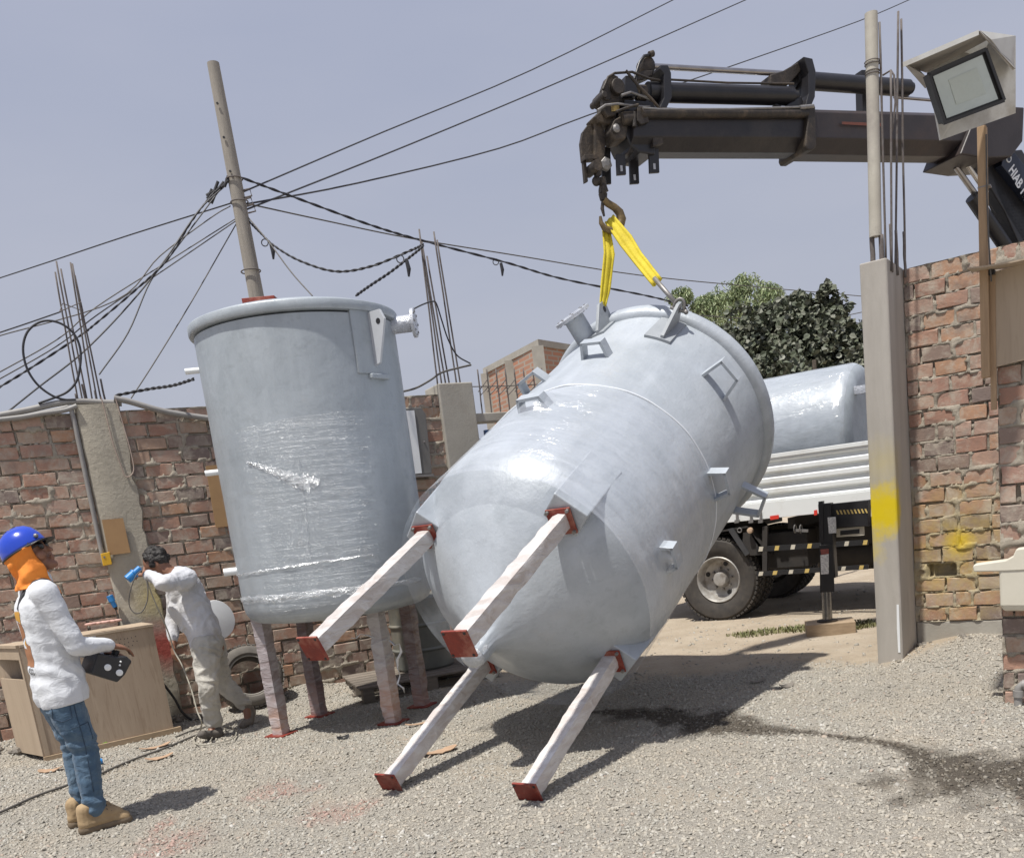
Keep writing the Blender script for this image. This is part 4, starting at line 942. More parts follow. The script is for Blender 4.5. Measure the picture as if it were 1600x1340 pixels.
# ------------------------------------------------------------------ third tank, on the truck
TK = Plane((2.07, 10.54, 0), (.8254, -.5645, 0))        # truck's near side; n towards viewer
def T(u, v, z): return TK.p0 + TK.u * u - TK.n * v + Vector((0, 0, z))
tr = thing('flatbed_truck', 'white sided flatbed crane truck parked outside behind the gate opening', 'truck', T(2, 1.2, 0))
(s0, ztop), (s1, z1), (s2, zb), (s3, zl) = TK.sz(1205, 715), TK.sz(1350, 697), TK.sz(1250, 778), TK.sz(1250, 805)
US, UE = -1.4, 5.2
zt_, zb_ = (ztop + z1) / 2, zb
# corrugated side wall: profile in (v, z), run along u
def ribbed(u0, u1, z0, z1, n=4):
    pr = [(0, z0)]; hgt = (z1 - z0) / n
    for i in range(n):
        b = z0 + i * hgt; pr += [(0, b + hgt * .14), (.035, b + hgt * .30), (.035, b + hgt * .62), (0, b + hgt * .80)]
    pr += [(0, z1)]; o = MB(); vs = []
    for u in (u0, u1): vs += [T(u, v, z) for v, z in pr]
    k = len(pr); o.add(vs, [(i, k + i, k + i + 1, i + 1) for i in range(k - 1)]); return o
sp = ribbed(US, UE, zb_, zt_).build('side_panel', M['white'], tr); sm = sp.modifiers.new('t', 'SOLIDIFY'); sm.thickness = .02; sm.offset = -1 
MB().prism([T(US, -.012, zt_), T(UE, -.012, zt_), T(UE, .06, zt_), T(US, .06, zt_)], (0, 0, .045)).build('top_rail', M['white'], tr, bevel=.004)
MB().prism([T(US, -.02, zl), T(UE, -.02, zl), T(UE, .06, zl), T(US, .06, zl)], (0, 0, zb_ - zl - .003)).build('bed_edge', M['white'], tr, bevel=.004)
MB().prism([T(US, .062, zb_ - .06), T(UE, .062, zb_ - .06), T(UE, 2.35, zb_ - .06), T(US, 2.35, zb_ - .06)], (0, 0, .05)).build('bed_floor', M['under'], tr)
MB().prism([T(US, 2.36, zl), T(UE, 2.36, zl), T(UE, 2.42, zl), T(US, 2.42, zl)], (0, 0, zt_ - zl)).build('side_panel', M['white'], tr)
MB().prism([T(US - .05, .0, zl), T(US - .003, .0, zl), T(US - .003, 2.36, zl), T(US - .05, 2.36, zl)], (0, 0, zt_ - zl)).build('tailgate', M['white'], tr)
TE = Plane(T(0, -.025, 0), TK.u)
def onbed(pts, dep, name, mat, off=0.0, parent=tr, **k):
    P = [TE.p(x, y, off) for x, y in pts]; return MB().prism(P, TK.n * dep).build(name, mat, parent, **k)
onbed([(1203, 806), (1217, 804), (1217, 810), (1204, 812)], .005, 'reflector', M['redref'], .001)
onbed([(1272, 797), (1277, 796), (1277, 804), (1272, 805)], .005, 'reflector', M['redref'], .001)
for x in (1150, 1172, 1187):
    onbed([(x, 795), (x + 3, 795), (x + 4, 815), (x + 1, 815)], .02, 'latch', M['steel'], .001); onbed([(x - 1, 812), (x + 6, 811), (x + 6, 816), (x - 1, 817)], .03, 'latch_hook', M['steel'], .001)
# chassis
for v in (.55, 1.55): MB().bar(T(US + .3, v, .86), T(UE + 1.5, v, .86), .09, .24).build('chassis_rail', M['under'], tr)
for u in (-.9, 0, .9, 1.9, 2.9): MB().bar(T(u, .1, 1.06), T(u, 2.3, 1.06), .08, .12).build('cross_member', M['under'], tr)
# wheels: dual rears
def wheel(u, v, R=.485, wd=.26, side=1, name='wheel'):
    c = T(u, v, R); ax = TK.n * side; root = bpy.data.objects.new(name, None); COL.objects.link(root); root.parent = tr; root.location = c - org(tr)
    h = wd / 2
    pr = [(-h * .7, .27), (-h * .9, .33), (-h, .40), (-h * .97, .45), (-h * .80, R - .012), (-h * .3, R), (h * .3, R), (h * .80, R - .012), (h * .97, .45), (h, .40), (h * .9, .33), (h * .7, .27)]
    ty = MB().lathe(pr, c, ax, 56, cap=False).build('tyre', M['tread'], root, smooth=35)
    e1 = ax.orthogonal().normalized(); e2 = ax.cross(e1); blk = MB(); lugb = MB()
    for i in range(52):
        a = 2 * math.pi * i / 52; d = e1 * math.cos(a) + e2 * math.sin(a); tdir = -e1 * math.sin(a) + e2 * math.cos(a)
        for j, x in enumerate((-.095, -.035, .035, .095)):
            aa = a + (.03 if j % 2 else -.03); d = e1 * math.cos(aa) + e2 * math.sin(aa); tdir = -e1 * math.sin(aa) + e2 * math.cos(aa)
            Rm = Matrix((ax, tdir, d)).transposed(); blk.box(c + ax * x + d * (R + .004 - (.006 if abs(x) > .05 else 0)), (.045, .040, .020), Rm)
    b_ = blk.build('tread_blocks', M['tread'], root, kind='stuff')
    rim = MB().lathe([(h * .72, .272), (h * .80, .262), (h * .70, .250), (h * .25, .235), (-h * .1, .215), (-h * .25, .17), (-h * .25, .10), (h * .15, .09), (h * .45, .075), (h * .5, .03), (h * .5, .002)], c, ax, 44, cap=False).build('rim', M['rim'], root, smooth=40)
    for i in range(8):
        a = 2 * math.pi * i / 8 + .2; d = e1 * math.cos(a) + e2 * math.sin(a)
        if i % 1 == 0: MB().tube([c + d * .125 - ax * h * .25, c + d * .125 - ax * (h * .25 - .035)], .014, 6).build('wheel_nut', M['steel'], root)
    for i in (1, 4, 6):
        a = 2 * math.pi * i / 8 + .55; d = e1 * math.cos(a) + e2 * math.sin(a)
        MB().lathe([(0, .03), (.006, .026)], c + d * .185 - ax * (h * .16), ax, 14).build('rim_hole', M['dark'], root)
    return root
wheel(0, .14); wheel(0, .47); wheel(0, 1.95, side=-1); wheel(0, 2.24, side=-1)
wheel(3.6, 2.0, side=-1, R=.485); wheel(3.6, .3)
MB().tube([T(0, .5, .485), T(0, 2.0, .485)], .07, 12).build('axle', M['under'], tr, smooth=50)
MB().ball(T(0, 1.2, .5), .2, 14, 9).build('axle_housing', M['under'], tr, smooth=True)
MB().lathe([(0, .16), (.02, .19), (.6, .19), (.62, .16)], T(1.15, .75, .62), TK.u, 20).build('air_tank', M['under'], tr, smooth=35)
MB().prism([T(.5, .15, .55), T(1.05, .15, .55), T(1.05, .6, .55), T(.5, .6, .55)], (0, 0, .42)).build('battery_box', M['under'], tr, bevel=.02)
mgd = MB()
for (a, b) in (((-.62, .72), (-.42, 1.0)), ((-.42, 1.0), (.42, 1.06)), ((.42, 1.06), (.66, .72))):
    mgd.prism([T(a[0], .0, a[1]), T(b[0], .0, b[1]), T(b[0], .0, b[1] + .02), T(a[0], .0, a[1] + .02)], -TK.n * .6)
mgd.build('mudguard', M['under'], tr)
onbed([(1138, 826), (1146, 824), (1172, 864), (1166, 868)], .03, 'mudguard_stay', simple('grey stay', (.06, .06, .065), (.04, .04, .04), .5), -.02)
onbed([(1162, 832), (1172, 830), (1192, 866), (1160, 868)], .02, 'mudguard_flap', M['under'], -.03)
onbed([(1193, 822), (1201, 821), (1200, 892), (1193, 893)], .04, 'guard_post', M['under'], -.04)
a = TE.p(1174, 828); MB().lathe([(0, .02), (.03, .035), (.06, .030), (.065, .01)], a, TK.n, 14).build('side_lamp', M['amber'], tr, smooth=40)
a = TE.p(1156, 828); MB().torus(a + TK.n * .01, TK.n, .025, .007, 14, 6).build('tow_ring', M['steel'], tr)
MB().bar(TE.p(1243, 828), TE.p(1263, 829), .02, .03).build('ratchet', M['steel'], tr)
for x in (1243, 1252): MB().torus(TE.p(x, 826) + TK.n * .01, TK.u, .045, .006, 14, 5).build('ratchet_ring', M['steel'], tr)
# striped guard bars
def guard(y0s, y1s, xs, th=9):
    """bar from px x0 to x1 with stripes; pieces follow each other"""
    (x0, ya), (x1, yb) = y0s, y1s
    P = lambda x, dy, off=0: TE.p(x, ya + (yb - ya) * (x - x0) / (x1 - x0) + dy, off)
    g_ = MB().prism([P(x0, 0), P(x1, 0), P(x1, th), P(x0, th)], TK.n * -.04).build('guard_bar', M['dark'], tr)
    for i, x in enumerate(xs):
        mt = M['wstripe'] if i % 2 == 0 else M['ystripe']
        MB().prism([P(x + 1.5, .3, .001), P(x + 8, .3, .001), P(x + 6.5, th - .6, .001), P(x, th - .6, .001)], TK.n * .003).build('bar_stripe', mt, g_)
guard((1182, 854), (1356, 843), (1185, 1210, 1235, 1261, 1319, 1348), 8)
guard((1182, 893), (1356, 882), (1185, 1207, 1232, 1257, 1314, 1342), 7)
# outrigger: beam, jack, foot
og = Plane((2.75, 8.80, 0), TK.u)
JB = Vector((2.75, 8.80, 0))
jr = tr
def oj(pts, dep, name, mat, off=0.0, parent=None, **k):
    P = [og.p(x, y, off) for x, y in pts]; return MB().prism(P, og.n * dep).build(name, mat, parent or jr, **k)
bm = MB(); zz0, zz1 = og.sz(1320, 822)[1], og.sz(1320, 786)[1]
oj([(1281, 789), (1356, 781), (1356, 822), (1300, 824), (1281, 822)], -.12, 'outrigger_beam', M['cranedark'], bevel=.004)
jt = oj([(1281, 783), (1288, 782), (1289, 845), (1283, 846)], .05, 'jack_guide', M['cranedark'], .01)
MB().bar(og.p(1290, 786), og.p(1298, 902), .10, .12, up=TK.u).build('jack_sleeve', M['cranedark'], tr, bevel=.006)
oj([(1281, 852), (1302, 850), (1304, 924), (1282, 925)], .015, 'jack_cover', M['dark'], .055)
oj([(1282, 867), (1295, 865), (1295, 896), (1283, 897)], .003, 'warning_label', M['paper'], .0715)
oj([(1282, 858), (1295, 857), (1295, 865), (1283, 866)], .003, 'red_label', simple('faded red label', (.35, .09, .07), (.2, .06, .05), .6), .0715)
oj([(1294, 808), (1306, 807), (1307, 832), (1296, 833)], .02, 'valve_tag', M['paper'], .07)
MB().tube([og.p(1289, 850, .02), og.p(1293, 971, .02)], .048, 20).build('jack_ram', simple('oily chrome', (.30, .30, .30), (.14, .14, .14), .22, metal=.9, scale=20), tr, smooth=50)
fp = og.p(1293, 973, .02)
MB().lathe([(0, .10), (.015, .10), (.02, .06)], (fp.x, fp.y, .125), (0, 0, 1), 20).build('jack_foot', M['crust'], tr, smooth=30)
for i in range(9):
    x = 1306 + i * 5.6; oj([(x, 797 - i * .3), (x + 2.6, 797 - i * .3), (x + 5.4, 803.5 - i * .3), (x + 2.8, 803.5 - i * .3)], .002, 'hazard_stripe', M['ystripe'], .001)
oj([(1307, 826), (1349, 822), (1350, 836), (1307, 839)], -.03, 'step_frame', M['wstripe'], -.03)
oj([(1313, 829), (1343, 826), (1343, 833), (1313, 836)], .004, 'step_recess', M['dark'], -.028)
oj([(1299, 843), (1303, 843), (1304, 892), (1300, 892)], .02, 'step_post', M['under'], .0)
wbk = thing('wood_block', 'thick timber block under the hydraulic jack foot of the truck', 'wood block', (fp.x, fp.y, 0))
MB().box((fp.x + .02, fp.y, .062), (.46, .34, .124), Matrix.Rotation(rad(-14), 3, 'Z')).build('timber', M['block'], wbk, bevel=.006)
# tank lying on the bed
zc = zb_ + .86; t3 = thing('storage_tank', 'grey film wrapped tank lying on its side on the truck bed', 'tank', T(.4, 1.2, zb_))
Pt = Plane(T(0, 1.2, 0), TK.u); ue = Pt.sz(1335, 650)[0]; zc = (Pt.sz(1280, 588)[1]) - .70
f3 = Frame(T(0, 1.25, zc), -TK.n, (0, 0, 1), -TK.u)
f3o = T(ue + .10, 1.25, zc); f3 = Frame(f3o, (0, 0, 1), -TK.n, -TK.u)
shell(f3, densify([(-.05, .06), (-.04, .45), (-.02, .68), (.02, .745), (.07, .775), (.2, .78), (1.2, .782), (2.35, .785)], .06), 'tank_shell', M['tank'], t3, 80, .003, 8)
shell(f3, densify([(2.35, .79), (2.36, .82), (2.43, .82), (2.44, .75), (2.46, .05)], .1), 'rim_flange', M['tank'], t3, 64, .001, 3)
for a_ in (45, 135, 225, 315):
    c0_ = f3.pol(.62, a_, .05); leg(Frame(c0_, f3.e1, f3.e2, f3.a), 0, 0, -.9, .02, .09, 'leg', M['flangefilm'], t3, seed=a_)
nozzle(f3, 90, .0, .0, .02, .05, .05, 'end_stub', t3, (M['flangefilm'], M['flangefilm']))
vs = []; n = 90
for i in range(40):
    t = .03 + i * .061
    for k in range(n):
        th_ = 2 * math.pi * k / n; r = np.interp(t, [.02, .07, .1, 2.35], [.752, .783, .787, .792]) + .004 * noise.noise((t * 7, math.cos(th_) * 5, math.sin(th_) * 5)); vs.append(f3.c(r * math.cos(th_), r * math.sin(th_), t))
MB().add(vs, [(i * n + k, i * n + (k + 1) % n, (i + 1) * n + (k + 1) % n, (i + 1) * n + k) for i in range(39) for k in range(n)]).build('stretch_film', M['film2'], t3, smooth=True)
for u in (-.5, .9): MB().box(T(u + .1, 1.25, zb_ + (zc - .79 - zb_) / 2 - .003), (.12, 1.2, max(.04, zc - .79 - zb_)), Matrix.Rotation(math.atan2(TK.u.y, TK.u.x), 3, 'Z')).build('cradle', M['block'], t3)
# ------------------------------------------------------------------ the crane
cr = thing('truck_crane', 'black knuckle boom crane reaching left over the gate, holding the tilted tank', 'crane', (6.4, 10.2, 0))
BP = Plane((.85, 7.3, 0), (3.81, 1.70, 0))
def bp(pts, w0, w1, name, mat, parent=None, bevel=0, **k):
    """upright slab parallel to the boom: between offsets w0 and w1 (towards the viewer)"""
    P = [BP.p(x, y) + BP.n * w0 for x, y in pts]; return MB().prism(P, BP.n * (w1 - w0)).build(name, mat, parent if parent is not None else cr, bevel=bevel, **k)
def bt(pts, r, name, mat, off=0.0, parent=None, n=12):
    P = [BP.p(x, y) + BP.n * off for x, y in pts]; return MB().tube(P, r, n).build(name, mat, parent if parent is not None else cr, smooth=50)
def hexbeam(x0, t0, b0, x1, t1, b1, hw, ch, name, mat):
    """boom section with chamfered lower and upper edges"""
    vs = []
    for (x, t, b) in ((x0, t0, b0), (x1, t1, b1)):
        T_, B_ = BP.p(x, t), BP.p(x, b); h = (T_ - B_)
        for f_, o_ in ((0, -hw * .45), (0, hw * .45), (ch, hw), (1 - ch * .45, hw), (1, hw * .7), (1, -hw * .7), (1 - ch * .45, -hw), (ch, -hw)): vs.append(B_ + h * f_ + BP.n * o_)
    fs = [(i, (i + 1) % 8, 8 + (i + 1) % 8, 8 + i) for i in range(8)] + [tuple(range(7, -1, -1)), tuple(range(8, 16))]
    return MB().add(vs, fs).build(name, mat, cr, bevel=.006)
hexbeam(975, 185, 243, 1248, 183, 244, .14, .30, 'boom_section', M['crane'])
hexbeam(1243, 181, 247, 1556, 189, 251, .17, .28, 'boom_section', M['brown'])
bp([(1240, 183), (1250, 181), (1252, 243), (1246, 249), (1238, 249), (1235, 243)], -.155, .185, 'boom_collar', M['crust'], bevel=.01)
bp([(1500, 180), (1568, 184), (1566, 236), (1548, 260), (1510, 262), (1470, 256)], -.215, .215, 'knuckle_housing', M['brown'], bevel=.012)
bt([(985, 192), (1240, 191)], .035, 'cylinder_tube', M['crust'], .155)
hexbeam(960, 178, 196, 1240, 176, 184, .06, .2, 'boom_top_guide', M['cranedark'])
# telescoping cylinders above the boom
bt([(1005, 150), (1228, 156)], .067, 'cylinder_barrel', M['cranedark'], .06, n=20)
bt([(1224, 156), (1236, 156.5)], .045, 'cylinder_end', M['cranedark'], .06, n=16)
bt([(990, 152), (1000, 152)], .055, 'cylinder_end', M['crust'], .06, n=16)
bt([(1240, 125), (1418, 138)], .066, 'cylinder_barrel', M['cranedark'], .0, n=20)
bt([(1411, 137), (1424, 138)], .045, 'cylinder_end', M['cranedark'], .0, n=16)
bt([(1018, 107), (1236, 119)], .020, 'cylinder_rod', M['chrome'], .03)
bt([(1400, 150), (1470, 156)], .013, 'cylinder_rod', M['chrome'], -.02)
bt([(1020, 138), (1120, 143), (1222, 144)], .008, 'hydraulic_pipe', M['crust'], .14, n=8)
bt([(985, 186), (1010, 188), (1120, 187), (1236, 183)], .009, 'hydraulic_pipe', M['steel'], .18, n=8)
bt([(1226, 184), (1247, 182)], .017, 'pipe_coupling', M['steel'], .18, n=8)
# brackets
bp([(1014, 118), (1026, 118), (1031, 130), (1032, 168), (1024, 184), (1013, 184), (1020, 168), (1020, 132), (1013, 124)], .0, .16, 'cylinder_bracket', M['cranedark'], bevel=.006)
bp([(1236, 103), (1250, 106), (1255, 125), (1254, 165), (1246, 184), (1238, 184), (1244, 160), (1244, 128)], -.02, .15, 'cylinder_bracket', M['cranedark'], bevel=.006)
bp([(1214, 118), (1240, 103), (1250, 108), (1240, 120), (1222, 140), (1194, 140), (1194, 124)], -.05, .08, 'cylinder_saddle', M['crust'], bevel=.008)
bp([(1200, 170), (1212, 176), (1240, 158), (1246, 176), (1246, 184), (1204, 183)], -.04, .10, 'cylinder_saddle', M['cranedark'], bevel=.008)
bp([(1360, 100), (1372, 100), (1373, 188), (1362, 188)], -.18, -.10, 'cylinder_bracket', M['cranedark'], bevel=.004)
bt([(1378, 118), (1392, 110), (1397, 118), (1399, 160), (1394, 205)], .009, 'hydraulic_hose', M['cranedark'], -.24, n=8)
# boom head
bp([(965, 165), (1010, 168), (1015, 184), (1013, 250), (990, 247), (975, 236), (965, 215)], -.16, .10, 'head_box', M['cranedark'], bevel=.01)
bp([(936, 134), (948, 126), (956, 130), (958, 168), (952, 190), (940, 192), (932, 180), (930, 150)], .06, .10, 'head_plate', M['crust'], bevel=.006)
bp([(940, 140), (960, 134), (985, 128), (990, 150), (980, 170), (960, 172), (944, 170)], -.12, .05, 'head_casting', M['crust'], bevel=.014)
bp([(968, 127), (980, 127), (990, 158), (966, 160)], .0, .09, 'head_plate', M['cranedark'], bevel=.006)
for (x, y, r_, w_) in ((952, 148, .052, .16), (937, 158, .040, .10), (932, 160, .022, .14)):
    c = BP.p(x, y); MB().tube([c - BP.n * w_ / 2, c + BP.n * (w_ / 2 + .06)], r_, 18).build('head_pin', M['crust'], cr, smooth=40, bevel=.004)
bp([(944, 171), (956, 170), (957, 183), (945, 184)], .10, .104, 'warning_plate', simple('greasy yellow plate', (.42, .30, .10), (.25, .18, .07), .7, scale=60, contrast=.1), None)
bp([(932, 178), (952, 172), (958, 192), (950, 200), (930, 196), (922, 188)], -.08, .06, 'sheave_guard', M['crust'], bevel=.01)
bt([(958, 198), (978, 196)], .045, 'winch_drum', M['crust'], .12, n=18)
bt([(975, 190), (975, 212)], .018, 'valve_block', M['crust'], .15)
bp([(978, 184), (992, 184), (996, 206), (984, 210), (978, 204)], .12, .17, 'valve_block', M['crust'], bevel=.004)
bp([(948, 198), (962, 190), (970, 206), (966, 228), (950, 230), (942, 216)], -.03, .12, 'head_casting', M['crust'], bevel=.014)
# cheek plates of the hook block
bp([(912, 205), (920, 194), (930, 192), (934, 205), (933, 243), (924, 246), (911, 243), (909, 222)], -.05, -.02, 'cheek_plate', M['crust'], bevel=.004)
bp([(928, 193), (938, 196), (946, 212), (944, 240), (938, 276), (930, 278), (928, 246)], -.02, .015, 'cheek_plate', M['crust'], bevel=.004)
bp([(911, 243), (930, 242), (931, 250), (912, 251)], -.05, .02, 'head_strap', M['crust'], bevel=.003)
bp([(913, 250), (918, 250), (921, 282), (916, 284)], -.05, -.02, 'cheek_plate', M['crust'], bevel=.003)
c = BP.p(926, 264); MB().tube([c - BP.n * .07, c + BP.n * .08], .038, 18).build('hook_pin', M['crust'], cr, smooth=40)
c = BP.p(946, 257); MB().lathe([(-.02, .03), (-.015, .048), (.02, .048), (.03, .02)], c, BP.n, 6).build('hook_nut', M['steel'], cr, bevel=.004)
c = BP.p(949, 213); MB().lathe([(-.01, .02), (.02, .03), (.03, .015)], c + BP.n * .12, BP.n, 12).build('pin_cap', M['steel'], cr)
bt([(930, 152), (938, 133), (948, 127), (975, 125), (1000, 135), (1018, 138)], .009, 'hydraulic_hose', M['crust'], .12, n=8)
bt([(960, 128), (978, 150), (1000, 172), (1012, 186), (1040, 187)], .010, 'hydraulic_hose', M['crust'], .17, n=8)
bt([(955, 164), (970, 159), (990, 166), (1004, 172), (1007, 180)], .009, 'hydraulic_hose', M['steel'], .15, n=8)
bt([(985, 130), (993, 104), (1000, 94), (1010, 92)], .011, 'hydraulic_hose', M['cranedark'], .06, n=8)
bt([(920, 186), (932, 178), (950, 176), (985, 180), (1000, 180)], .009, 'hydraulic_hose', M['steel'], .14, n=8)
bt([(946, 190), (962, 184), (980, 179)], .009, 'hydraulic_pipe', M['crust'], .16, n=8)
c = BP.p(1009, 105); MB().lathe([(-.05, .03), (-.04, .06), (.04, .06), (.055, .03)], c, BP.n, 18).build('sheave', M['crust'], cr, smooth=30)
bt([(1008, 92), (1014, 90)], .022, 'hose_fitting', M['crust'], .06)
bp([(990, 122), (1000, 116), (1014, 116), (1013, 124), (1000, 130), (990, 132)], -.02, .06, 'sheave_bracket', M['crust'], bevel=.006)
# slotted tabs hanging below the boom
for (x, y0, y1, w_, o_) in ((955, 222, 282, 14, -.10), (966, 244, 277, 14, .02), (997, 244, 283, 14, -.08), (1013, 236, 277, 15, .06)):
    P = [(x - w_ / 2, y0), (x + w_ / 2, y0), (x + w_ / 2 + 1.5, y1 - 1), (x - w_ / 2 + 1.5, y1)]
    tab = bp(P, o_, o_ + .02, 'slotted_tab', M['cranedark'], bevel=.003)
    bp([(x - 1.2, y1 - 15), (x + 2.2, y1 - 15), (x + 3, y1 - 6), (x - .4, y1 - 6)], o_ + .019, o_ + .0215, 'slot', simple('pale slot', (.45, .46, .50), (.42, .43, .47), .8) if x > 960 else M['dark'], tab)
bp([(1006, 208), (1018, 206), (1022, 236), (1006, 240)], .10, .135, 'tab_bracket', M['crust'], bevel=.003)
# scuffs: thin red streak on the outer boom
bp([(1290, 206), (1352, 208), (1352, 213), (1290, 210)], .1905, .192, 'paint_streak', simple('worn red streak', (.20, .06, .035), (.10, .04, .03), .6, scale=14), None)
# first arm with lettering
bp([(1545, 238), (1600, 232), (1700, 400), (1730, 470), (1640, 480), (1560, 300)], -.15, -.02, 'lower_arm', M['cranedark'], bevel=.01)
bp([(1564, 226), (1573, 238), (1700, 402), (1680, 414), (1556, 262)], -.02, .06, 'arm_side', M['navy'], bevel=.004)
bp([(1530, 258), (1552, 258), (1655, 400), (1640, 440)], -.12, -.02, 'lift_cylinder', M['cranedark'], bevel=.01)
bt([(1499, 258), (1531, 303)], .026, 'cylinder_rod', M['chrome'], -.04)
bt([(1510, 258), (1540, 302)], .022, 'cylinder_rod', simple('polished rod', (.70, .68, .66), (.5, .48, .46), .25, metal=.8), .01)
bt([(1523, 306), (1600, 420)], .062, 'cylinder_barrel', M['cranedark'], -.03, n=18)
d1 = (BP.p(1597, 320) - BP.p(1566, 262)).normalized(); o1 = BP.p(1583.5, 289) + BP.n * .062
lt = place_text('HIAB 195', .135, (0, 0, 0), (1, 0, 0), (0, 1, 0), 'arm_lettering', M['inkwhite'], None, .004)
lt.parent = cr; vv = BP.n.cross(d1); oo = BP.p(1584, 292) + BP.n * .062 - org(cr)
for p in lt.data.vertices: p.co = oo + d1 * p.co.x * .68 + vv * p.co.y + BP.n * p.co.z
MB().torus(BP.p(1567, 252) + BP.n * .061, BP.n, .030, .006, 18, 6).build('arm_emblem', M['inkwhite'], cr)
MB().prism([BP.at(3.75, .9), BP.at(4.25, .9), BP.at(4.25, .9, -.5), BP.at(3.75, .9, -.5)], (0, 0, 2.3)).build('crane_column', M['cranedark'], cr, bevel=.03)
# --- hook, hanging from the boom head
HKP = Plane(BP.p(945, 320), (1, .35, 0))
hk = thing('crane_hook', 'worn forged hook with shackle link hanging under the boom head', 'hook', HKP.p(945, 345))
def ht(pts, r, name, mat, off=0.0, n=10): return MB().tube([HKP.p(x, y, off) for x, y in pts], r, n).build(name, mat, hk, smooth=50)
MB().ball(HKP.p(932, 283), .035, 12, 8).build('link_ball', M['crust'], hk, smooth=True)
ht([(940, 278), (942, 290), (944, 300)], [.03, .028, .034], 'swivel_shank', M['crust'])
MB().torus(HKP.p(941, 298), HKP.u, .033, .016, 18, 8).build('chain_link', M['crust'], hk, smooth=True)
ht([(942, 303), (943, 313)], [.034, .026], 'swivel_shank', M['crust'])
ht([(943, 312), (950, 318), (960, 324), (968, 332), (971, 342), (969, 352), (962, 359), (952, 360), (944, 356), (939, 348), (938, 338)], [.028, .026, .027, .032, .036, .034, .030, .026, .022, .017, .010], 'hook_body', M['brass'], 0, 14)
ht([(942, 313), (941, 326), (944, 338)], [.012, .014, .008], 'safety_latch', M['crust'])
# --- sling
slg = thing('lifting_sling', 'yellow webbing sling looped over the hook with two legs to the tank', 'sling', HKP.p(955, 350))
HB = HKP.p(957, 348)
def webbing(pts, wds, side, name, th=.012):
    pts = [Vector(p) for p in pts]; n = len(pts); vs = []
    fine = []; fw = []
    for i in range(n - 1):
        for k in range(6): t = k / 6; fine.append(pts[i].lerp(pts[i + 1], t)); fw.append(wds[i] * (1 - t) + wds[i + 1] * t)
    fine.append(pts[-1]); fw.append(wds[-1]); cols = 7
    for i, p in enumerate(fine):
        d = (fine[min(i + 1, len(fine) - 1)] - fine[max(i - 1, 0)]).normalized(); s = Vector(side); s = (s - d * s.dot(d)).normalized(); nn = d.cross(s)
        for c_ in range(cols): x = (c_ / (cols - 1) - .5) * fw[i]; vs.append(p + s * x + nn * (.008 * math.cos(c_ * 2.1 + .5) + .004 * noise.noise((i * .4, c_, 1))))
    fs = [(i * cols + c_, i * cols + c_ + 1, (i + 1) * cols + c_ + 1, (i + 1) * cols + c_) for i in range(len(fine) - 1) for c_ in range(cols - 1)]
    o = MB().add(vs, fs).build(name, M['yellow'], slg, smooth=True); q = o.modifiers.new('t', 'SOLIDIFY'); q.thickness = th; q.offset = 0; return o
sp_ = HKP.at(0, 0) ; R1 = L1; 
e_end = HB.lerp(L1, .70)
wa1 = HB + Vector((-.02, 0, .03)); mid = HB.lerp(e_end, .55) + Vector((.0, 0, -.012))
perp = (e_end - HB).normalized().cross(Vector((.2, 1, 0)).normalized())
webbing([wa1, HB.lerp(e_end, .3), mid, e_end], [.08, .105, .085, .08], perp, 'sling_web')
webbing([HB + Vector((-.05, .02, -.02)), HB.lerp(L2, .35), HB.lerp(L2, .72), L2 + Vector((0, 0, .03))], [.06, .085, .08, .05], (1, .35, 0), 'sling_web')
MB().tube([e_end - (L1 - HB).normalized() * .05, L1 + Vector((0, 0, .03))], .018, 8).build('sling_tail', M['steel'], slg, smooth=True)
def shackle(p, ax, name):
    s = thing('shackle', name, 'shackle', p); ax = Vector(ax).normalized(); up = Vector((-.35, 0, .94)).normalized(); up = (up - ax * up.dot(ax)).normalized(); pts = []
    for i in range(13):
        a = math.pi * i / 12; pts.append(Vector(p) + ax * math.cos(a) * .038 + up * (.055 * math.sin(a) + .02))
    pts = [Vector(p) + ax * .038 - up * .012] + pts + [Vector(p) - ax * .038 - up * .012]
    MB().tube(pts, .011, 8).build('bow', M['steel'], s, smooth=True); MB().tube([Vector(p) - ax * .06, Vector(p) + ax * .06], .012, 8).build('pin', M['steel'], s, smooth=True); MB().ball(Vector(p) + ax * .062, .018, 8, 6).build('pin_head', M['steel'], s)
shackle(L1, f2.e1 * math.sin(rad(62)) - f2.e2 * math.cos(rad(62)), 'steel shackle joining the sling to the right-hand lug of the tilted tank')

# ------------------------------------------------------------------ floodlight, hood and its post
lamp = thing('floodlight', 'large square floodlight under a grey sheet hood on top of the timber post', 'floodlight', PR.p(1540, 205, .05))
LD = ray(1505, 135).normalized()
def lp3(px, py, Y): return atY(px, py, Y)
fr = [lp3(x, y, Yq) for x, y, Yq in ((1449, 117, 4.92), (1538, 78, 4.98), (1567, 158, 5.05), (1474, 193, 4.99))]
nrm = (fr[1] - fr[0]).cross(fr[3] - fr[0]).normalized()
if nrm.dot(LD) > 0: nrm = -nrm
back = -nrm
MB().prism(fr, back * .04).build('lamp_housing', M['black'], lamp, bevel=.006)
cen = sum(fr, Vector()) / 4; ins = [cen + (p - cen) * .86 + nrm * .002 for p in fr]
gm = MAT('floodlight glass', .12, 0, .6); gm.color(gm.mix(gm.ramp(gm.noise(4, 4), [(.4, 0.0), (.7, 1.0)]), (.47, .52, .49), (.56, .61, .58)))
gl_ = MB().prism(ins, back * -.002).build('lamp_glass', gm.m, lamp)
ins2 = [cen + (p - cen) * .50 + nrm * .0045 + (fr[1] - fr[0]) * .03 for p in fr]; MB().prism(ins2, nrm * .0012).build('led_panel', simple('led panel', (.50, .545, .50), (.46, .505, .46), .35, scale=60), lamp)
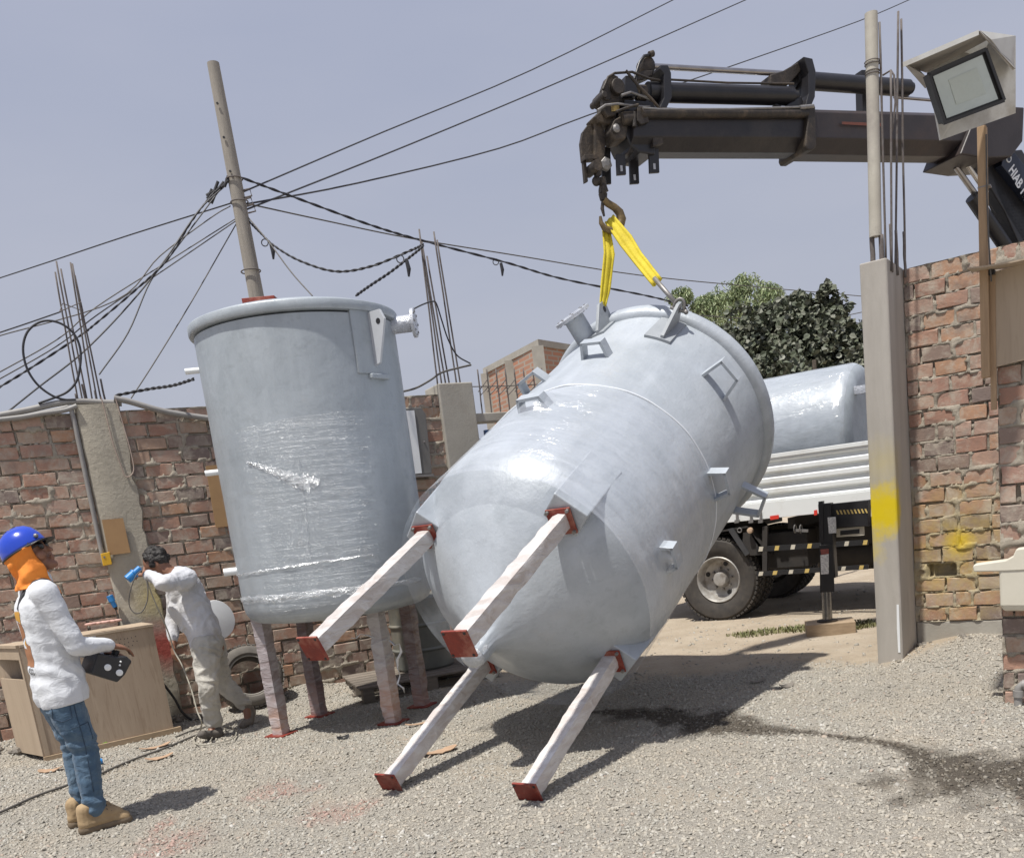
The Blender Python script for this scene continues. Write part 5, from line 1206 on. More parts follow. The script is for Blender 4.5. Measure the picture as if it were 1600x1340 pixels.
for a_, b_ in ((0, 1), (1, 2), (2, 3), (3, 0)):
    MB().bar(fr[a_] + nrm * .006, fr[b_] + nrm * .006, .016, .016, up=nrm).build('frame_bar', M['black'], lamp)
MB().bar(fr[2].lerp(fr[3], .1) + back * .03, fr[1].lerp(fr[2], .3) + back * .11 + (fr[1] - fr[0]) * .06, .03, .006, up=nrm).build('lamp_yoke', M['steel'], lamp)
bck = [lp3(x, y, Yq) for x, y, Yq in ((1552, 52, 5.22), (1587, 56, 5.30), (1587, 177, 5.34), (1470, 219, 5.20), (1450, 110, 5.16))]
MB().prism(bck, back * .012).build('back_board', M['hood'], lamp)
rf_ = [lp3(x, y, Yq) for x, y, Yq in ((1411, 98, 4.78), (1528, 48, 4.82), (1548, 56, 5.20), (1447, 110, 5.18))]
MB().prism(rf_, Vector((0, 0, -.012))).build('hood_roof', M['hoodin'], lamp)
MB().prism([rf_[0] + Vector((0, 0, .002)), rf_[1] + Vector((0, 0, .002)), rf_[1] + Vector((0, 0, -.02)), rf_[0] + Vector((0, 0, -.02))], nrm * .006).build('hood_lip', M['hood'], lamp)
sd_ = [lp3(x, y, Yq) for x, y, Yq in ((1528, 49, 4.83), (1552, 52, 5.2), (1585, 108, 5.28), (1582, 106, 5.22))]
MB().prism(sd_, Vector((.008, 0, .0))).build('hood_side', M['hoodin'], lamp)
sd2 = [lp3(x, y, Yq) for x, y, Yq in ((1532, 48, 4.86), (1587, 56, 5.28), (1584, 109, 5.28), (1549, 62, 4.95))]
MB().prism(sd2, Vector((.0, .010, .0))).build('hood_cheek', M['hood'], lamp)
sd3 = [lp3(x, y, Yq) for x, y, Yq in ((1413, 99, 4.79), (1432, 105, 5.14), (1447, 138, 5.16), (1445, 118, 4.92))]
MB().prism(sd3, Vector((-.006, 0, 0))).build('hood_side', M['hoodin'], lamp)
post = thing('timber_post', 'thin pale timber post carrying the floodlight above the brick wall', 'post', PR.p(1545, 600, .04))
a, b = PR.p(1541, 590, .06), PR.p(1534.5, 199, .06)
MB().bar(a, b, .060, .045, up=PR.u).build('post_timber', M['wood'], post, bevel=.003)
a, b = PR.p(1553, 640, .04), PR.p(1551, 430, .04); MB().bar(a, b, .028, .03, up=PR.u).build('side_batten', M['wood'], post, bevel=.002)
c = PR.p(1538.5, 293, .06); MB().box(c, (.064, .062, .006), Matrix.Rotation(math.atan2(PR.u.y, PR.u.x), 3, 'Z')).build('wire_band', M['steel'], post)
MB().tube([PR.p(x, y, .10) for x, y in ((1541, 210), (1542, 300), (1545, 380), (1549, 440))], .005, 6).build('lamp_wire', M['greycable'], post)
brd = thing('plywood_board', 'plain plywood board under a thin curved awning on the brick pier', 'board', PR.p(1590, 500, .05))
P = [PR.p(x, y, .03) for x, y in ((1544, 428), (1640, 402), (1640, 553), (1551, 575))]; MB().prism(P, PR.n * .016).build('board_panel', M['plyplain'], brd)
aw = MB(); vs = []
for i in range(9):
    t = i / 8; px = 1520 + t * 130; py = 423 - 26 * t + 4 * math.sin(t * 3)
    q_ = PR.p(px, py, .03); vs += [q_ + PR.n * .20 + Vector((0, 0, -.012)), q_]
aw.add(vs, [(2 * i, 2 * i + 2, 2 * i + 3, 2 * i + 1) for i in range(8)]); ao = aw.build('awning', M['plyplain'], brd); q = ao.modifiers.new('t', 'SOLIDIFY'); q.thickness = .008
P = [PR.p(x, y, .03) for x, y in ((1544, 425), (1556, 423), (1556, 430), (1544, 432))]; MB().prism(P, PR.n * .05).build('awning_bracket', M['dark'], brd)
# ------------------------------------------------------------------ sink and drain pipe
sk = thing('laundry_sink', 'cream laundry sink mounted on the brick pier at the right edge', 'sink', PR.p(1600, 900, .1))
def skp(x, y, off): return PR.p(x, y, off)
rimp = [(1524, 882), (1526, 879), (1575, 872), (1586, 866), (1591, 855), (1640, 848), (1640, 886), (1578, 889), (1526, 890)]
MB().prism([skp(x, y, .05) for x, y in rimp], PR.n * .10).build('drainboard', M['sink'], sk, bevel=.008)
vs = []
for (y, in_, d0, d1, xl) in ((889, 0, .02, .145, 1561), (945, 0, .03, .135, 1563), (954, 0, .05, .115, 1569)):
    for (x, o_) in ((xl, d1), (1650, d1), (1650, d0), (xl, d0)): vs.append(skp(x, y, o_))
MB().add(vs, [(0, 1, 5, 4), (1, 2, 6, 5), (2, 3, 7, 6), (3, 0, 4, 7), (4, 5, 9, 8), (5, 6, 10, 9), (6, 7, 11, 10), (7, 4, 8, 11), (8, 9, 10, 11), (3, 2, 1, 0)]).build('basin', M['sink'], sk, bevel=.012)
dp = thing('drain_pipe', 'short grey plastic drain pipe bent down at the foot of the brick pier', 'pipe', PR.p(1590, 1098, .06))
P = [PR.p(x, y, .06) for x, y in ((1620, 1068), (1597, 1069), (1592, 1074), (1591, 1084), (1591, 1102))]
MB().tube(P, .024, 14).build('pipe_bend', M['conduit'], dp, smooth=50); MB().tube([PR.p(1591.5, 1078, .06), PR.p(1591.3, 1088, .06)], .031, 14).build('pipe_socket', M['conduit'], dp, smooth=50)
MB().tube([PR.p(1606, 1068.5, .06), PR.p(1598, 1069, .06)], .031, 14).build('pipe_socket', M['conduit'], dp, smooth=50)

# ------------------------------------------------------------------ wooden crate
g0, g1 = gr(69, 1187, .02), gr(272, 1141, .02)
CP = Plane(g0, (g1 - g0).to_2d().to_3d()); W_ = (g1 - g0).length; Hc = CP.sz(40, 1004)[1]; Dc = .42
ct = thing('wooden_crate', 'tall plywood crate with an open slot in its side against the brick wall', 'crate', (g0.x, g0.y, gzf(g0.x, g0.y)))
K = lambda a, z, o=0.0: CP.at(a, 0, o) + Vector((0, 0, z - g0.z * 0))
def cb(a0, a1, z0, z1, o0, o1, name, mat, **k): return MB().prism([CP.at(a0, z0 , o0), CP.at(a1, z0, o0), CP.at(a1, z0, o1), CP.at(a0, z0, o1)], (0, 0, z1 - z0)).build(name, mat, ct, **k)
CP.p0.z = 0
cb(.012, W_, .05, Hc - .012, -.018, 0, 'front_panel', M['ply'])
cb(.03, W_ - .02, .05, Hc - .012, -Dc, -Dc + .018, 'back_panel', M['ply'])
cb(W_ - .018, W_, .05, Hc - .012, -Dc + .019, -.019, 'side_panel', M['ply'])
gl_c = gr(29, 1179, .02); sv = Vector((gl_c.x - g0.x, gl_c.y - g0.y, 0)); sn = sv.normalized(); q0 = Vector((g0.x, g0.y, 0)) - CP.n * .001
SP = Plane(q0, -sn); zs0, zs1 = SP.sz(38, 1062)[1], SP.sz(35, 1031)[1]
def sidep(a0, a1, z0, z1, name): MB().prism([q0 + sn * a0 + Vector((0, 0, z0)), q0 + sn * a1 + Vector((0, 0, z0)), q0 + sn * a1 + Vector((0, 0, z0)) - SP.n * .016, q0 + sn * a0 + Vector((0, 0, z0)) - SP.n * .016], (0, 0, z1 - z0)).build(name, M['plyplain'], ct)
sl = sv.length
sidep(0, sl, .05, zs0, 'side_panel'); sidep(0, sl, zs1, Hc - .012, 'side_panel'); sidep(0, .03, zs0 + .001, zs1 - .001, 'side_strip')
bkp = CP.at(.03, 0, -Dc + .018)
MB().prism([q0 + sn * sl - SP.n * .002, bkp, bkp - CP.n * .018, q0 + sn * sl - CP.n * .02 - SP.n * .002], (0, 0, Hc - .014)).build('back_panel', M['ply'], ct)
MB().prism([p + Vector((0, 0, Hc - .012)) for p in (q0 + SP.n * .012 + sn * .0, q0 + sn * (sl + .02) + SP.n * .012, bkp - CP.n * .02, CP.at(.04, 0, -.022))], (0, 0, .023)).build('top_lip', M['plyplain'], ct)
cb(.02, W_ - .02, .05, .07, -Dc + .02, -.02, 'bottom_panel', M['ply'])
cb(.012, W_ + .01, Hc - .01, Hc + .012, -Dc - .01, .014, 'top_panel', M['plyplain'], bevel=.002)
cb(.0, W_ + .06, .0, .048, -.03, .02, 'base_rail', M['block'], bevel=.003); cb(.0, W_ + .02, .0, .048, -Dc, -Dc + .05, 'base_rail', M['block'], bevel=.003)
cb(.014, .05, .05, Hc - .014, .001, .006, 'corner_strip', M['plyplain'])
hl = MB()
for i in range(17):
    px = 182 + (i % 6) * 6.2 + random.uniform(-1.5, 1.5); py = 1000 + (i // 6) * 6.5 - (i % 6) * 1.0 + random.uniform(-1.5, 1.5); p = CP.p(px, py, .0005); hl.tube([p, p + CP.n * .0015], .0042, 8)
hl.build('drilled_holes', M['dark'], ct, kind='stuff')
pp = MB().prism([CP.p(x, y, .008) for x, y in ((136, 993), (149, 991), (152, 1018), (138, 1020))], CP.n * .002).build('paper_sheet', M['paper'], ct)
MB().prism([CP.p(x, y, .001) for x, y in ((158, 1162), (166, 1158), (169, 1160), (160, 1164))], CP.n * .001).build('green_mark', simple('green paint dab', (.30, .62, .08), (.25, .5, .05), .6), ct)
# rags / paper on the crate
rg_ = MB(); 
for i in range(7):
    p = CP.p(140 + i * 7.2, 977 - i * 1.0, -.04); rg_.ball(p + Vector((0, 0, .012)), .035, 8, 5, (1.2, .7, .35), Matrix.Rotation(i * 1.1, 3, 'Z'))
o = rg_.build('crumpled_paper', M['pinkrag'], smooth=30); o['label'] = 'crumpled pinkish paper scraps lying on top of the wooden crate'; o['category'] = 'paper scraps'
# ------------------------------------------------------------------ things on the left column and wall
def flatthing(name, cat, label, pts, pl_, off, dep, mat, bevel=0):
    o = MB().prism([pl_.p(x, y, off) for x, y in pts], pl_.n * dep).build(name, mat, bevel=bevel); o['label'] = label; o['category'] = cat; return o
flatthing('fibreboard', 'board', 'square tan fibreboard fixed to the rough concrete column', ((159, 812), (192, 809), (204, 863), (170, 867)), LW, .05, .012, M['card'])
flatthing('fibreboard', 'board', 'tall tan fibreboard panel on the wall, half behind the upright tank', ((321, 728), (360, 724), (376, 820), (337, 824)), LW, .012, .012, M['card'])
outl = thing('outlet_box', 'yellow electrical outlet box on the side of the rough column', 'outlet box', LW.p(166, 873, .05))
P = [LW.p(x, y, .045) for x, y in ((157, 865), (171, 862), (175, 881), (161, 884))]; MB().prism(P, LW.n * .04).build('box_body', M['outlet'], outl, bevel=.004)
MB().tube([LW.p(163, 870, .086), LW.p(163, 870, .088)], .009, 10).build('socket_hole', M['steel'], outl)
def tubething(name, cat, label, pts, r, mat, n=8, group=None):
    o = MB().tube(pts, r, n).build(name, mat, smooth=50); o['label'] = label; o['category'] = cat
    if group: o['group'] = group
    return o
def sm(pts, k=6):
    """Catmull-Rom through points"""
    P = [Vector(p) for p in pts]; P = [P[0] * 2 - P[1]] + P + [P[-1] * 2 - P[-2]]; out = []
    for i in range(1, len(P) - 2):
        for j in range(k):
            t = j / k; a, b, c, d = P[i - 1], P[i], P[i + 1], P[i + 2]
            out.append(.5 * ((2 * b) + (c - a) * t + (2 * a - 5 * b + 4 * c - d) * t * t + (3 * b - a - 3 * c + d) * t ** 3))
    out.append(P[-2]); return out
tubething('conduit_pipe', 'conduit', 'grey conduit running down the left edge of the rough column', sm([LW.p(x, y, .03) for x, y in ((20, 655), (90, 640), (108, 637), (114, 650), (125, 700), (150, 820), (163, 880))]), .020, M['conduit'], 10)
tubething('conduit_pipe', 'conduit', 'upper thick grey conduit over the wall top left of the column', sm([LW.p(x, y, .0) for x, y in ((-40, 656), (40, 641), (90, 630), (125, 627), (150, 628), (190, 630))]), .026, M['conduit'], 10)
tubething('conduit_pipe', 'conduit', 'middle grey conduit sagging along the left wall top', sm([LW.p(x, y, .04) for x, y in ((-40, 660), (30, 652), (60, 647), (100, 641), (120, 634))]), .020, M['conduit'], 10)
tubething('conduit_pipe', 'conduit', 'grey conduit sloping down right along the wall behind the upright tank', sm([LW.p(x, y, .03) for x, y in ((178, 622), (205, 628), (250, 641), (300, 650), (360, 657))]), .026, M['conduit'], 10)
tubething('conduit_pipe', 'conduit', 'thin conduit rising over the wall beside the far concrete column', sm([LW.p(x, y, .03) for x, y in ((628, 612), (650, 606), (672, 594), (690, 582), (715, 575), (736, 570))]), .010, M['greycable'], 8)
tubething('rope', 'rope', 'pale pinkish rope looping down the right side of the rough column', sm([LW.p(x, y, .05) for x, y in ((180, 620), (190, 655), (203, 700), (209, 730), (205, 742), (196, 744), (190, 730), (176, 690), (166, 650), (158, 620))]), .0055, simple('pale rope', (.42, .33, .28), (.3, .24, .2), .9, scale=60), 6)
cw = tubething('cable_coil', 'cable coil', 'big black cable loop hanging from the rebar of the rough column', sm([LW.p(x, y, .02) for x, y in ((118, 624), (100, 624), (80, 617), (58, 600), (42, 575), (36, 545), (42, 520), (58, 505), (78, 501), (100, 508), (118, 525), (126, 550), (124, 580), (118, 598), (105, 612), (88, 620), (60, 630))]), .0095, M['cable'], 8)
def plug(name, label, a, b, cable):
    t = thing(name, label, 'power plug', a); a, b = Vector(a), Vector(b); d = (b - a)
    MB().tube([a, a + d * .45, a + d * .5, b], [.020, .020, .028, .028], 14).build('plug_body', M['blue'], t, smooth=30, bevel=.002)
    MB().tube([a - d * .25, a], [.010, .016], 10).build('cable_gland', M['dark'], t)
    MB().tube(sm(cable), .005, 6).build('plug_cable', M['greycable'], t, smooth=True); return t
plug('power_plug', 'blue power connector hanging on the rough concrete column above the crate', LW.p(180, 948, .07), LW.p(171, 930, .07), [LW.p(x, y, .05) for x, y in ((181, 952), (187, 975), (184, 985))])
# ------------------------------------------------------------------ tyre, drum, pallet, lid
ty = thing('old_tyre', 'old dusty truck tyre leaning on the brick wall behind the bending worker', 'tyre', (-2.72, 8.0, .05))
cc = LW.p(390, 1058, .22); ax = (LW.n * .93 + Vector((0, 0, .36))).normalized()
R_ = .30; h = .115
MB().lathe([(-h * .75, .185), (-h, .21), (-h * 1.02, .25), (-h * .8, R_ - .015), (-h * .4, R_), (h * .4, R_), (h * .8, R_ - .015), (h * 1.02, .25), (h, .21), (h * .75, .185), (h * .6, .19), (h * .3, .27), (-h * .3, .27), (-h * .6, .19), (-h * .75, .185)], cc, ax, 56, cap=False).build('tyre_casing', M['dust'], ty, smooth=40)
MB().torus(cc + ax * h * .8, ax, .187, .007, 44, 6).build('bead_ring', simple('pale bead', (.36, .34, .30), (.25, .23, .2), .8), ty, smooth=True)
tb = MB(); e1 = ax.orthogonal().normalized(); e2 = ax.cross(e1)
for i in range(44):
    a = 2 * math.pi * i / 44; d = e1 * math.cos(a) + e2 * math.sin(a); td = -e1 * math.sin(a) + e2 * math.cos(a)
    for x in (-.06, 0, .06): tb.box(cc + ax * x + d * (R_ + .0), (.05, .03, .014), Matrix((ax, td, d)).transposed())
tb.build('tread_blocks', M['dust'], ty, kind='stuff')
lid = MB().lathe([(-.012, .01), (-.01, .17), (0, .182), (.008, .178), (.016, .12), (.022, .02)], LW.p(338, 968, .2), (LW.n * .9 + LW.u * .35 + Vector((0, 0, .1))), 40).build('round_lid', M['whiteclean'], smooth=40); lid['label'] = 'white round plastic lid standing behind the waist of the bending worker'; lid['category'] = 'lid'
pal = thing('wooden_pallet', 'low weathered wooden pallet behind the legs of the upright tank', 'pallet', LW.at(2.05, 0, .55))
pc = LW.at(2.05, 0, .62); yaw = math.atan2(LW.u.y, LW.u.x) - .10; Rz = Matrix.Rotation(yaw, 3, 'Z')
for i in range(7): MB().box(pc + Rz @ Vector((0, -.42 + i * .14, .135)), (1.35, .118, .018), Rz).build('top_plank', M['pallet'], pal, bevel=.002)
for x in (-.6, 0, .6):
    for y in (-.42, 0, .42): MB().box(pc + Rz @ Vector((x, y, .07)), (.10, .12, .11), Rz).build('pallet_block', M['pallet'], pal)
for y in (-.42, 0, .42): MB().box(pc + Rz @ Vector((0, y, .009)), (1.35, .10, .016), Rz).build('bottom_plank', M['pallet'], pal)
dc = pc + Rz @ Vector((.10, .12, .146)); dr = thing('grey_drum', 'grey ribbed drum standing on the wooden pallet behind the upright tank', 'drum', dc)
MB().lathe([(0, .27), (.02, .285), (.18, .29), (.20, .305), (.22, .29), (.42, .29), (.44, .305), (.46, .29), (.66, .285), (.69, .30), (.72, .28), (.72, .05)], dc, (0, 0, 1), 44).build('drum_body', M['drum'], dr, smooth=35)
for q_ in (.2, .44): MB().torus(dc + Vector((0, 0, q_)), (0, 0, 1), .292, .014, 44, 8).build('drum_hoop', M['drum'], dr, smooth=True)
# dirt, boulders near wall foot
rb_ = MB(); rr = random.Random(5)
for i in range(60):
    s_ = rr.uniform(-1.9, .9); p = LW.at(s_, 0, rr.uniform(.03, .3)); s2_ = rr.uniform(.015, .06)
    z = gzf(p.x, p.y); rb_.ball((p.x, p.y, z + s2_ * .2), s2_, 6, 4, (1, rr.uniform(.6, 1), rr.uniform(.5, .8)), Matrix.Rotation(rr.uniform(0, 3), 3, 'Z'))
for i in range(26):
    s_ = rr.uniform(0, 1.9); p = RW.at(s_, 0, rr.uniform(.06, .3)); s2_ = rr.uniform(.012, .035); z = gzf(p.x, p.y); rb_.ball((p.x, p.y, z + s2_ * .2), s2_, 6, 4, (1, .8, .6), Matrix.Rotation(rr.uniform(0, 3), 3, 'Z'))
rb_.build('rubble', M['rubble'], kind='stuff')
def scrap(px, py, L, Wd, yaw, label, mat, curl=.02, name='cardboard_scrap', cat='cardboard scrap', tilt=.0):
    g_ = gr(px, py); z = gzf(g_.x, g_.y) + .012; rr = random.Random(int(px)); pts = []; n = 9
    vs = []; R = Matrix.Rotation(yaw, 3, 'Z')
    for i in range(n):
        t = i / (n - 1); a = (t - .5) * L; w0 = Wd / 2 * (.65 + .5 * rr.random()) * (1 - .55 * abs(2 * t - 1) ** 3)
        for sgn in (-1, 1): vs.append(Vector((g_.x, g_.y, z)) + R @ Vector((a, sgn * w0, curl * (2 * t - 1) ** 2 + tilt * sgn * Wd + .004 * rr.random())))
    o = MB().add(vs, [(2 * i, 2 * i + 2, 2 * i + 3, 2 * i + 1) for i in range(n - 1)]).build(name, mat); q = o.modifiers.new('t', 'SOLIDIFY'); q.thickness = .005
    o['label'] = label; o['category'] = cat; return o
scrap(688, 1179, .24, .10, .45, 'curled tan cardboard scrap in the shadow between the tilted tank feet', M['cardscrap'])
scrap(655, 1137, .20, .05, .3, 'thin tan cardboard strip beside the front right leg of the upright tank', M['cardscrap'])
scrap(250, 1187, .20, .10, .5, 'cardboard scrap nearest the standing worker on the gravel before the crate', M['cardscrap'])
scrap(243, 1167, .24, .07, .6, 'cardboard scrap lying at the crate base by the cable', M['cardscrap'])
scrap(80, 1206, .17, .10, .2, 'cardboard scrap on the gravel left of the standing worker', M['cardscrap'])
scrap(537, 1156, .09, .05, .3, 'small black and tan flake on the gravel under the upright tank', M['dark'], .012, 'plastic_flake', 'flake', .15)
scrap(1185, 1068, .12, .05, .1, 'small dark chip at the far edge of the gravel', M['rubble'], .012, 'stone_chip', 'stone')
scrap(1230, 1078, .12, .06, .4, 'dark broken stone chip on the gravel before the gate', M['rubble'], .015, 'stone_chip', 'stone', .1)
tl = thing('hand_tool', 'small blue handled tool lying on gravel behind the jeans of the standing worker', 'tool', gr(150, 1192))
a, b = gr(141, 1193, .03), gr(159, 1188, .03); MB().tube([a, b], .022, 12).build('tool_handle', M['blue'], tl, smooth=40); MB().tube([gr(140, 1202, .02), gr(161, 1199, .02)], .014, 8).build('tool_bar', M['steel'], tl, smooth=40)
MB().tube([gr(144, 1214, .02), gr(153, 1203, .03)], .012, 8).build('tool_grip', M['wood'], tl, smooth=40)
def ground_cable(pts, r, name, label, mat):
    P = []
    for p in sm([gr(x, y) for x, y in pts], 8): P.append((p.x, p.y, gzf(p.x, p.y) + r + .006))
    return tubething(name, 'cable', label, P, r, mat)
ground_cable([(-30, 1288), (10, 1270), (60, 1246), (110, 1228), (150, 1215), (190, 1197), (225, 1182), (265, 1168), (310, 1150)], .009, 'ground_cable', 'long dark cable lying across the gravel behind the standing worker', M['greycable'])
ground_cable([(275, 1152), (300, 1143), (330, 1136)], .007, 'ground_cable', 'short cable end by the shoe of the bending worker', M['greycable'])
# black hose from crate to worker
P = [CP.at(W_ + .01, .42, -.2)] + [LW.p(x, y, .25) for x, y in ((255, 1068), (272, 1090), (285, 1112), (300, 1124), (313, 1123))]
tubething('black_hose', 'hose', 'black hose hanging between the crate and the bending worker', sm(P), .011, M['black'])
# grass tufts at the foot of the jack block and column
gs = MB(); rr = random.Random(12)
def grass_patch(cx_, cy_, rx, ry, N, hh):
    for i in range(N):
        a = rr.uniform(0, 6.28); q_ = rr.random() ** .5; x, y = cx_ + rx * q_ * math.cos(a), cy_ + ry * q_ * math.sin(a); z = gzf(x, y); h_ = rr.uniform(.4, 1) * hh; d = rr.uniform(0, 6.28); b_ = .005
        dx, dy = math.cos(d) * h_ * .6, math.sin(d) * h_ * .6; px, py = -math.sin(d) * b_, math.cos(d) * b_
        gs.add([(x - px, y - py, z), (x + px, y + py, z), (x + dx * .5 + px, y + dy * .5 + py, z + h_ * .7), (x + dx * .5 - px, y + dy * .5 - py, z + h_ * .7), (x + dx, y + dy, z + h_ * .85)], [(0, 1, 2, 3), (3, 2, 4)])
for (px, py, rx, ry, N) in ((1215, 988, .45, .12, 420), (1170, 990, .25, .08, 160), (1262, 984, .25, .15, 260), (1345, 978, .22, .22, 420), (1330, 985, .12, .08, 120)):
    g_ = gr(px, py); grass_patch(g_.x, g_.y, rx, ry, N, .05)
gs.build('grass', M['grass'], kind='stuff')
# ------------------------------------------------------------------ trees beyond the gate
def leafmat(name, cols, rough=.55):
    m = MAT(name, rough, 0, .4); c = m.ramp(m.g.outputs['Random Per Island'], [(i / len(cols), k) for i, k in enumerate(cols)], 'CONSTANT'); m.color(c); return m.m
def leaves(centers, N, size, rr, aspect=1.0, droop=0.0, gap=.0):
    mb = MB(); V = []; F = []
    for i in range(N):
        c, r = centers[rr.randrange(len(centers))]
        while True:
            p = Vector((rr.gauss(0, 1), rr.gauss(0, 1), rr.gauss(0, 1)))
            if p.length > .1: break
        p = p.normalized() * (rr.random() ** .28); p = Vector((c[0] + p.x * r[0], c[1] + p.y * r[1], c[2] + p.z * r[2]))
        if noise.noise(p * 2.3) < gap: continue
        s = size * rr.uniform(.55, 1.15); d = Vector((rr.gauss(0, 1), rr.gauss(0, 1), rr.gauss(0, .6) - droop)).normalized(); n_ = Vector((rr.gauss(0, .8), rr.gauss(0, .8) - .5, rr.gauss(.7, .6))); sd_ = d.cross(n_)
        if sd_.length < .01: continue
        sd_.normalize(); up = sd_.cross(d); w_ = s * aspect * .5
        k = len(V); V += [p, p + d * s * .18 + sd_ * w_ * .8 + up * s * .08, p + d * s * .55 + sd_ * w_ * .95 + up * s * .10, p + d * s - up * s * .08, p + d * s * .55 - sd_ * w_ * .95 + up * s * .10, p + d * s * .18 - sd_ * w_ * .8 + up * s * .08]
        F += [(k, k + 1, k + 2, k + 3), (k, k + 3, k + 4, k + 5)]
    return mb.add(V, F)
rr = random.Random(3)
bu = thing('bushy_tree', 'dense dusty dark green tree with broad leaves behind the truck', 'tree', (5.4, 15.0, 0))
cs = []
for (px, py, Yq, rx, rz) in ((1180, 545, 15, .75, .55), (1230, 520, 15.2, .65, .55), (1290, 520, 15, .6, .6), (1335, 560, 15, .7, .5), (1250, 575, 14.8, 1.1, .5), (1190, 590, 15, .8, .6), (1318, 600, 15, .9, .6), (1293, 475, 15, .16, .32), (1245, 480, 15.2, .22, .22), (1210, 497, 15.2, .24, .24), (1160, 515, 15.3, .3, .4), (1400, 580, 15, .9, .7), (1120, 560, 15.3, .5, .6)):
    c = atY(px, py, Yq); cs += [(c, (rx, .9 * rx, rz))] * (3 if rx > .5 else 1)
leaves(cs, 21000, .105, rr, .95, .25, -.22).build('crown', leafmat('dusty leaves', [(.095, .108, .07), (.125, .135, .09), (.07, .082, .05), (.155, .16, .12), (.105, .118, .078), (.08, .092, .06), (.135, .14, .10), (.175, .18, .14)]), bu, kind='stuff')
b0 = (atY(1260, 620, 15).x, 15.2, 0)
MB().tube([b0, (b0[0] + .1, 15.2, 1.2), (b0[0] - .05, 15.2, 2.6), (b0[0] - .2, 15.2, 3.8)], [.16, .13, .10, .04], 10).build('trunk', M['bark'], bu, smooth=True)
for dx, dz in ((-1.0, 3.8), (1.0, 3.7), (.4, 4.0), (-.5, 3.9)): MB().tube([(b0[0], 15.2, 1.6), (b0[0] + dx * .5, 15.1, dz * .7), (b0[0] + dx, 15, dz)], [.07, .05, .02], 7).build('limb', M['bark'], bu, smooth=True)
wi = thing('feathery_tree', 'pale green feathery tree rising behind the tilted tank rim', 'tree', (5.0, 21, 0))
cs = []
for (px, py, rx, rz) in ((1140, 470, .5, .45), (1165, 462, .5, .5), (1195, 468, .4, .4), (1120, 490, .5, .5), (1150, 500, .9, .6), (1200, 480, .45, .5), (1062, 462, .28, .2), (1155, 448, .25, .28), (1100, 478, .3, .25)):
    c = atY(px, py, 21); cs.append((c, (rx, rx, rz)))
leaves(cs, 9500, .13, rr, .22, 1.1, -.30).build('crown', leafmat('feathery leaves', [(.27, .33, .17), (.33, .38, .21), (.21, .27, .14), (.38, .42, .26)]), wi, kind='stuff')
b0 = atY(1150, 600, 21); MB().tube([(b0.x, 21.2, 0), (b0.x + .1, 21.2, 2.5), (b0.x, 21.1, 4.4)], [.14, .11, .04], 9).build('trunk', M['bark'], wi, smooth=True)
for (px, py) in ((1140, 470), (1180, 460), (1120, 490), (1062, 462)): MB().tube([(b0.x + .05, 21.2, 3.0), atY(px, py, 21)], [.05, .012], 6).build('limb', M['bark'], wi, smooth=True)
stk = MB().tube([atY(1274, 600, 13.6), atY(1272, 562, 13.6)], .03, 8).build('stake', M['bark']); stk['label'] = 'short grey stake standing in front of the dark tree above the lying tank'; stk['category'] = 'stake'
_e = atY(1274, 600, 13.6); stk.data.vertices.foreach_get  # keep reference
stk.data.transform(Matrix.Identity(4))
# extend the stake down to the ground
for v_ in stk.data.vertices:
    if v_.co.z < _e.z + .05: v_.co.z = -.02

# ------------------------------------------------------------------ utility pole and overhead lines
YP = 10.3
pp_ = thing('utility_pole', 'leaning weathered utility pole rising behind the upright tank', 'utility pole', atY(420, 560, YP))
a, b = atY(402, 470, YP), atY(333, 99, YP); d = (a - b); base = a + d * (a.z / (b.z - a.z)) 
if base.z < 0: base = a + d * ((a.z) / -d.z)
base.z = -.05; pp_.location = (base.x, base.y, 0); bpy.context.view_layer.update()
N_ = 14; MB().tube([base.lerp(b, i / N_) for i in range(N_ + 1)], [.115 - .055 * i / N_ for i in range(N_ + 1)], 18).build('pole_shaft', M['pole'], pp_, smooth=50)
PF = lambda x, y, o=.0: atY(x, y, YP - o)
for (x, y) in ((340, 162), (350, 215), (360, 268)): c = PF(x, y, .075); MB().tube([c, c + Vector((0, -.012, 0))], .012, 8).build('bolt_hole', M['dark'], pp_)
for (x, y, r_) in ((366, 280, .085), (374, 316, .088), (392, 424, .10)):
    MB().torus(PF(x, y), d, r_, .007, 24, 6).build('pole_strap', M['rebar'], pp_, smooth=True)
for (x, y) in ((377, 298), (379, 312), (383, 322)):
    c = PF(x, y, .02); MB().tube([c, c + Vector((.09, 0, .01)), c + Vector((.10, 0, -.06)), c + Vector((.02, 0, -.07))], .009, 6).build('pole_bracket', M['rebar'], pp_)
bn = MB(); rr = random.Random(8)
for i in range(10):
    x = 327 + rr.uniform(0, 28); y = 281 + (355 - x) * .9 + rr.uniform(-7, 10); c = PF(x, y, .05); dd = Vector((rr.uniform(.4, 1), 0, rr.uniform(.3, .9))).normalized() * .055; MB().tube([c - dd, c + dd], .016, 7).build('cable_clamp', M['cable'], pp_)
def wire(pts, r, label, mat=None, k=6, group=None):
    P = [atY(x, y, Yq) for x, y, Yq in pts]; return tubething('overhead_cable', 'cable', label, sm(P, k) if len(P) > 2 else P, r, mat or M['cable'], 5, group)
def twisted(pts, r, label):
    t = thing('overhead_cable', label, 'cable', atY(*pts[0])); P = sm([atY(x, y, Yq) for x, y, Yq in pts], 26)
    for ph in (0, math.pi):
        Q = [p + Vector((0, math.cos(i * .55 + ph), math.sin(i * .55 + ph))) * r * .95 for i, p in enumerate(P)]; MB().tube(Q, r, 5).build('strand', M['cable'], t, smooth=True)
    return t
